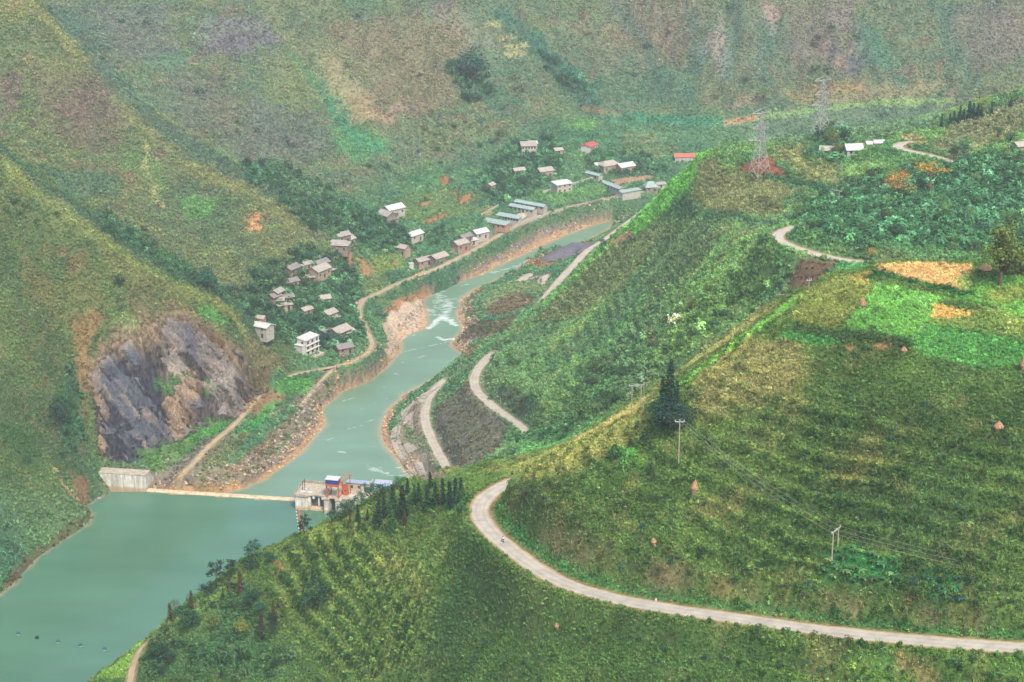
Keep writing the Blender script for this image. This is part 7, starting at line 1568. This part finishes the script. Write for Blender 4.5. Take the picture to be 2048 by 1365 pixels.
for px, b_, t_, k, lf, lb in ((1160,842,782,'dense','light','largest light green tree above the riverbank road'),(1188,742,704,'dense','light','round light green tree on the slope above the largest one'),(1225,812,770,'dense','green','green tree right of the largest light green tree'),(1206,497,476,'dense','teal','dark round tree beside the bare orange patch by the gravel heap'),(982,800,788,'shrub','dark','dark bush at the edge of the riverbank road'),(943,168,92,'dense','teal','tall dark tree standing out on the far mountain'),(415,585,530,'dense','teal','big dark tree at the foot of the left spur'),(460,595,565,'dense','teal','dark tree between the big one and the village'),(508,560,530,'dense','teal','dark tree at the upper left corner of the village'),(240,575,548,'dense','dark','dark round bush above the quarry face'),(118,850,795,'dense','dark','dark tree in the gully left of the quarry'),(1490,168,140,'airy','pale','lone pale tree below the purple rocks of the far mountain'),(1527,206,168,'airy','pale','slim pale trunked tree on the far mountain above the pylon')):
    T(px, b_, t_, k, lf, lb)
for px, b_, t_, k, lf, lb in ((424,1268,1228,'round','olive','olive green rounded tree on the lower left slope'),(486,1276,1238,'round','lime','yellow leaved tree right of the olive rounded one'),(318,1320,1275,'dense','dark','dark tree beside the pale footpath'),(376,1262,1205,'dense','dark','dark tree on the crest side of the lower left slope'),(482,1190,1138,'conifer','rust','brownish conifer under the wide crowned crest pine'),(501,1146,1108,'dense','deep','dark bush right under the wide crowned crest pine'),(540,1128,1104,'dense','deep','small dark tree above the orange soil patch'),(625,1176,1136,'conifer','deep','dark pointed conifer on the planted slope'),(632,1222,1160,'dense','dark','broad dark tree on the planted slope'),(523,1280,1220,'conifer','rust','reddish conifer on the lower left slope'),(547,1252,1198,'conifer','rust','second reddish conifer right of the first'),(506,1212,1168,'dense','dark','dark tree left of the orange soil patch'),(615,1216,1180,'dense','teal','rounded blue green tree on the planted slope')):
    T(px, b_, t_, k, lf, lb)
# groves
GV = grove
GV([(290,1292),(370,1215),(470,1180),(545,1250),(600,1365),(280,1365)], 24, ['dense','conifer','round'], ['dark','deep','teal','dark'], (2.6, 5.2), 'dark tree in the thick wood at the bottom of the lower left slope', 'wood on the lower left slope', 1, 2.6)
GV([(560,1130),(640,1090),(820,1230),(900,1330),(700,1365),(600,1300)], 32, ['shrub'], ['dark','teal','green'], (2.4, 4.4), 'rounded shrub planted along the contour rows below the road', 'shrubs in the contour rows', 2, 3.2)
GV([(545,690),(505,640),(540,565),(600,500),(680,520),(718,560),(732,640),(712,690),(650,700)], 60, ['round','dense','banana','round'], ['teal','teal','dark','green'], (5.0, 8.5), 'bushy blue green tree among the roofs of the lower village', 'trees of the lower village', 3, 3.4)
GV([(640,430),(700,415),(770,440),(830,480),(800,512),(700,492),(660,470)], 30, ['round','dense','banana'], ['teal','dark','green'], (5, 8.5), 'dark tree in the belt between the wide hipped house and the white roof above it', 'trees of the middle village', 4, 3.6)
GV([(470,600),(520,548),(555,530),(540,620),(500,640)], 12, ['dense','round'], ['teal','dark'], (4, 7), 'dark tree in the dip between the left spur and the village', 'trees at the left of the village', 5, 4)
GV([(955,365),(1010,300),(1100,280),(1120,340),(1060,392),(985,405)], 28, ['round','dense'], ['teal','dark','teal'], (5, 8.5), 'dark tree of the wood behind the farm barns', 'wood behind the farm barns', 6, 4.2)
GV([(1160,340),(1195,305),(1290,312),(1340,345),(1300,350),(1230,352),(1190,345)], 14, ['round','dense'], ['teal','dark','green'], (3.5, 6.5), 'bushy tree around the white roofed brick house', 'trees around the brick house', 7, 4)
GV([(840,478),(895,445),(915,470),(890,508),(845,505)], 10, ['round','banana','dense'], ['teal','green'], (3.5, 6), 'tree beside the big tan roadside house', 'trees by the roadside houses', 8, 3.4)
GV([(700,455),(800,470),(830,500),(790,510),(720,490)], 16, ['banana'], ['teal','green'], (5, 7), 'blue green banana plant in the thicket right of the wide hipped house', 'banana thicket', 9, 2.4)
GV([(480,335),(540,325),(565,370),(500,375)], 7, ['dense'], ['teal','dark'], (4.5, 8), 'dark tree in the gully behind the crest of the left spur', 'trees in the gully behind the spur', 10, 4.5)
GV([(560,400),(640,420),(665,470),(600,460)], 8, ['dense','round'], ['teal','dark'], (4.5, 7.5), 'dark tree at the toe of the left spur', 'trees at the toe of the spur', 11, 4.5)
GV([(880,130),(960,125),(1000,190),(930,215)], 7, ['dense'], ['teal','dark'], (5, 10), 'dark tree below the tall one on the far mountain', 'trees on the far mountain', 12, 6)
GV([(1055,90),(1130,140),(1185,195),(1120,185)], 8, ['dense'], ['teal','dark'], (5, 9), 'dark tree in the deep gully of the far mountain', 'trees in the far gully', 13, 6)
GV([(1590,440),(1650,395),(1760,350),(1900,335),(2048,300),(2048,505),(1900,505),(1780,490),(1700,500)], 52, ['round','dense','airy','round'], ['green','dark','teal','light','green'], (4, 8), 'leafy tree in the wood between the upper road and the far road', 'wood on the upper right slope', 14, 4.2)
GV([(1860,300),(1960,290),(2048,250),(2048,330),(1930,340)], 9, ['dense','round'], ['dark','green','teal'], (4, 8), 'dark tree at the right end of the far road', 'trees at the end of the far road', 15, 4.5)
GV([(1605,305),(1640,268),(1692,270),(1682,325),(1620,325)], 11, ['dense','airy','round'], ['dark','green','olive'], (4.5, 8), 'bamboo like tree crowded round the hidden hilltop house', 'bamboo round the hilltop house', 16, 3)
GV([(1010,890),(1100,830),(1150,780),(1260,700),(1400,590),(1545,500),(1565,560),(1450,650),(1350,715),(1250,800),(1120,890)], 46, ['round','airy','shrub','dense','shrub'], ['light','green','light','teal','olive'], (3.5, 6.5), 'light green tree on the brushy spur right of the riverbank road', 'trees on the brushy spur', 17, 4)
GV([(940,660),(1010,660),(1070,720),(1040,770),(960,730)], 10, ['dense','round'], ['green','teal'], (3, 5.5), 'green tree above the upper end of the riverbank road', 'trees above the riverbank road', 18, 4)
GV([(1640,1115),(1700,1092),(1800,1130),(1792,1172),(1655,1165)], 26, ['banana'], ['green','green','light'], (2.2, 3.4), 'broad leaved plant in the lush patch right of the two legged power frame', 'lush patch by the power frame', 19, 1.5)
GV([(1855,1160),(1922,1160),(1926,1202),(1872,1208)], 12, ['banana'], ['green','dark'], (2.4, 3.6), 'dark broad leaved plant near the right edge above the road', 'lush patch near the right edge', 20, 1.6)
GV([(1060,1120),(1200,1140),(1400,1175),(1640,1190),(2040,1225),(2040,1170),(1640,1130),(1400,1110),(1150,1080)], 50, ['shrub'], ['dark','green','teal','olive'], (2.2, 4.6), 'shrub hanging over the cut bank above the road', 'shrubs on the cut bank', 21, 2.6)
GV([(1380,900),(1600,780),(1800,760),(2040,800),(2040,1120),(1700,1080),(1400,1080),(1150,1040),(1180,950)], 60, ['shrub','shrub'], ['dark','teal','green'], (1.6, 3.6), 'dark shrub scattered over the grass of the near slope', 'shrubs on the near slope', 22, 4)
GV([(950,1230),(1150,1250),(1500,1270),(2040,1330),(2040,1365),(900,1365)], 40, ['shrub'], ['dark','teal','green'], (1.8, 3.8), 'dark shrub in the scrub below the road', 'shrubs below the road', 23, 3)
GV([(5,850),(60,830),(140,760),(165,880),(140,940),(60,950)], 12, ['dense','shrub'], ['dark','green'], (3, 5.5), 'dark tree in the gully between the left hill and the quarry', 'trees left of the quarry', 24, 4)
GV([(760,600),(850,560),(960,520),(1000,490),(1000,505),(900,545),(800,590)], 14, ['shrub','round'], ['green','teal'], (2.5, 4.5), 'green bush between the riverside road and the rocks', 'bushes below the riverside road', 25, 3.5)
GV([(580,480),(660,440),(680,380),(860,340),(960,300),(1000,250),(900,250),(700,330)], 24, ['shrub','dense'], ['teal','green'], (3, 6), 'small dark tree dotted on the open slope above the village', 'trees dotted above the village', 26, 7)
# every grove plant is named after the nearest thing one can find in the picture
MARKS = [(613,690,'three storey white house'),(524,650,'white roof at the village edge'),(638,535,'broad pale tan roof'),(557,588,'middle left cluster of dark roofs'),(568,607,'pale shed roof'),(612,616,'lone square pale roof'),(646,594,'low tan house in mid village'),(658,623,'gabled house by the tarpaulin'),(679,657,'largest tan house by the track'),(579,560,'low half buried dark roof'),
 (678,483,'wide grey hipped house'),(787,413,'high bright white roof'),(828,465,'tree covered white roof'),(806,494,'tan cottage'),(875,512,'big tan roadside house'),(920,483,'pink walled house'),(740,535,'striped orange field'),(992,445,'nearest farm barn'),(1055,408,'farthest farm barn'),(981,369,'ruined hut'),(1124,367,'lone white roofed house'),(1090,338,'pale roof in dark trees'),(1057,291,'two storey grey house'),(1116,298,'tiny tan hut'),(1178,290,'red roof'),(1250,330,'brick house'),(1217,326,'large greyish roof'),(1370,310,'orange roofed hall'),
 (840,300,'tallest pole above the village'),(943,140,'tall dark tree on the far mountain'),(1519,300,'nearer pylon'),(1641,240,'farther pylon'),(1706,291,'hilltop white roof'),(1787,293,'upper end of the far road'),(1880,316,'lower end of the far road'),(1860,345,'golden crowned tree'),(1795,355,'orange tipped tree'),(1742,505,'golden tree by the road end'),(1550,477,'upper road hairpin'),(1650,515,'middle of the upper road'),(1620,545,'brown field'),(1672,383,'power frame in the bushes'),(2000,500,'tall feathery tree'),(2043,285,'grey roof at the edge'),
 (980,713,'upper end of the riverbank road'),(1045,855,'lower end of the riverbank road'),(1160,810,'largest light green tree'),(1188,722,'round light tree above it'),(1300,687,'pale rock scar'),(1265,800,'rusty legged power frame'),(1340,790,'dark clump on the ridge'),(1357,890,'crossarm power pole'),(1670,1090,'two legged power frame'),(1388,975,'ragged straw stack'),(1309,1085,'leaning straw heap'),(1997,853,'cone shaped straw stack'),(1725,607,'straw stack by the green field'),(1685,697,'bare orange terrace'),(1006,1080,'motorcycle'),(975,1000,'road bend'),(1115,1250,'straw heap below the road'),(1240,920,'bright green bushes'),
 (554,1136,'orange soil patch'),(274,1320,'pale footpath'),(505,1102,'wide crowned pine'),(430,1145,'tall crest pine'),(383,1200,'brownish crest conifer'),(424,1248,'olive rounded tree'),(486,1256,'yellow leaved tree'),(523,1250,'reddish conifer'),(632,1190,'broad dark tree'),(783,1040,'bright green conifer'),(1450,1220,'road above the bottom edge'),(1900,1285,'right end of the near road'),(250,840,'dark quarry face'),(105,960,'shore rocks left of the dam'),(415,560,'big dark tree at the spur'),(800,640,'sandbar'),(700,690,'bend of the village track')]
_, MX, MY = zip(*[(0, a, b_) for a, b_, c in MARKS]); MX = np.array(MX, float); MY = np.array(MY, float)
CW = {'dark': 'dark green', 'deep': 'very dark', 'green': 'green', 'teal': 'blue green', 'light': 'light green', 'olive': 'olive green'}
KW = {'round': 'tree', 'dense': 'bushy tree', 'airy': 'feathery tree', 'shrub': 'shrub', 'banana': 'broad leaved plant', 'conifer': 'conifer'}
ORD = ['nearest', 'second', 'third', 'fourth', 'fifth', 'sixth', 'seventh', 'eighth', 'ninth', 'tenth', 'eleventh', 'twelfth', 'thirteenth', 'fourteenth', 'fifteenth', 'sixteenth', 'seventeenth', 'eighteenth', 'nineteenth', 'twentieth']
sect = {}
for o_, x, y, lf, k in GROWN:
    i = int(np.argmin(np.hypot(MX - x, MY - y))); dx, dy = x - MX[i], y - MY[i]
    d_ = ('right of' if dx > 0 else 'left of') if abs(dx) > abs(dy) else ('below' if dy > 0 else 'above')
    sect.setdefault((i, d_, CW[lf], KW[k]), []).append((math.hypot(dx, dy), o_))
for (i, d_, c, k), L_ in sect.items():
    L_.sort(key=lambda t_: t_[0])
    for n_, (_, o_) in enumerate(L_): o_['label'] = ('%s %s %s the %s' % (c, k, d_, MARKS[i][2])) if len(L_) == 1 else ('%s %s %s %s the %s' % (ORD[n_], c, k, d_, MARKS[i][2]))

# ------------------------------------------------------------------ stones along the river and on the bars
def stones(name, mask, dens, size, tints, seed):
    r = np.random.default_rng(seed); x0, x1, y0, y1 = -190, 110, 805, 1290; n = int((x1 - x0) * (y1 - y0) * dens); x = r.uniform(x0, x1, n); y = r.uniform(y0, y1, n)
    m_ = mask(x, y); x, y = x[m_], y[m_]; n = len(x); z = hgt(x, y); k = bil(VGX, VGY, VIS, x, y) > .3; x, y, z = x[k], y[k], z[k]; n = len(x)
    s = size[0] + (size[1] - size[0]) * r.random(n) ** 3
    t = np.array([np.clip(lin(c) / GB, 0, .8) for c in tints])[r.integers(0, len(tints), n)] * np.exp(r.normal(0, .16, n))[:, None]
    print(name, n)
    return cover_object(name, np.stack([x, y, z + s * .08], -1), np.stack([r.normal(0, .3, n), r.normal(0, .3, n), r.random(n) * 6.28], -1), np.stack([s, s, s], -1), np.clip(t, 0, .8), np.array(STONE)[r.integers(0, 3, n)])
def rdist(x, y): return sdist(x, y, RIVER)
west_of = lambda x, y: x < np.interp(y, [790, 860, 900, 1000, 1080, 1150, 1250], [-60, -60, -50, -40, -35, 0, 45])
cl = lambda x, y: fbm(x, y, 8, 2, 801)
stones('rubble_bank', lambda x, y: (lambda d: west_of(x, y) & (d > .5) & (d < 24) & ((np.hypot(x + 160, y - 818) > 22) | (x < -161)) & (hgt(x, y) > -3.7) & (hgt(x, y) < np.interp(y, [830, 960, 1010, 1060], [3.5, 3.0, .2, -1.2])) & (cl(x, y) > -.3))(rdist(x, y)), .85, (.35, 2.0), [(196,178,162),(168,156,148),(222,206,188),(150,136,126)], 5)
stones('sandy_stones', lambda x, y: (lambda d: (d > -.6) & (d < 5))(rdist(x, y)), .7, (.3, 1.8), [(236,196,150),(222,180,134),(206,166,124)], 6)
stones('sandy_stones', lambda x, y: (lambda d: (~west_of(x, y)) & (d > 1) & (d < 9) & (y > 1000) & (y < 1130))(rdist(x, y)), .6, (.35, 1.8), [(186,172,158),(160,148,140),(214,190,160)], 7)
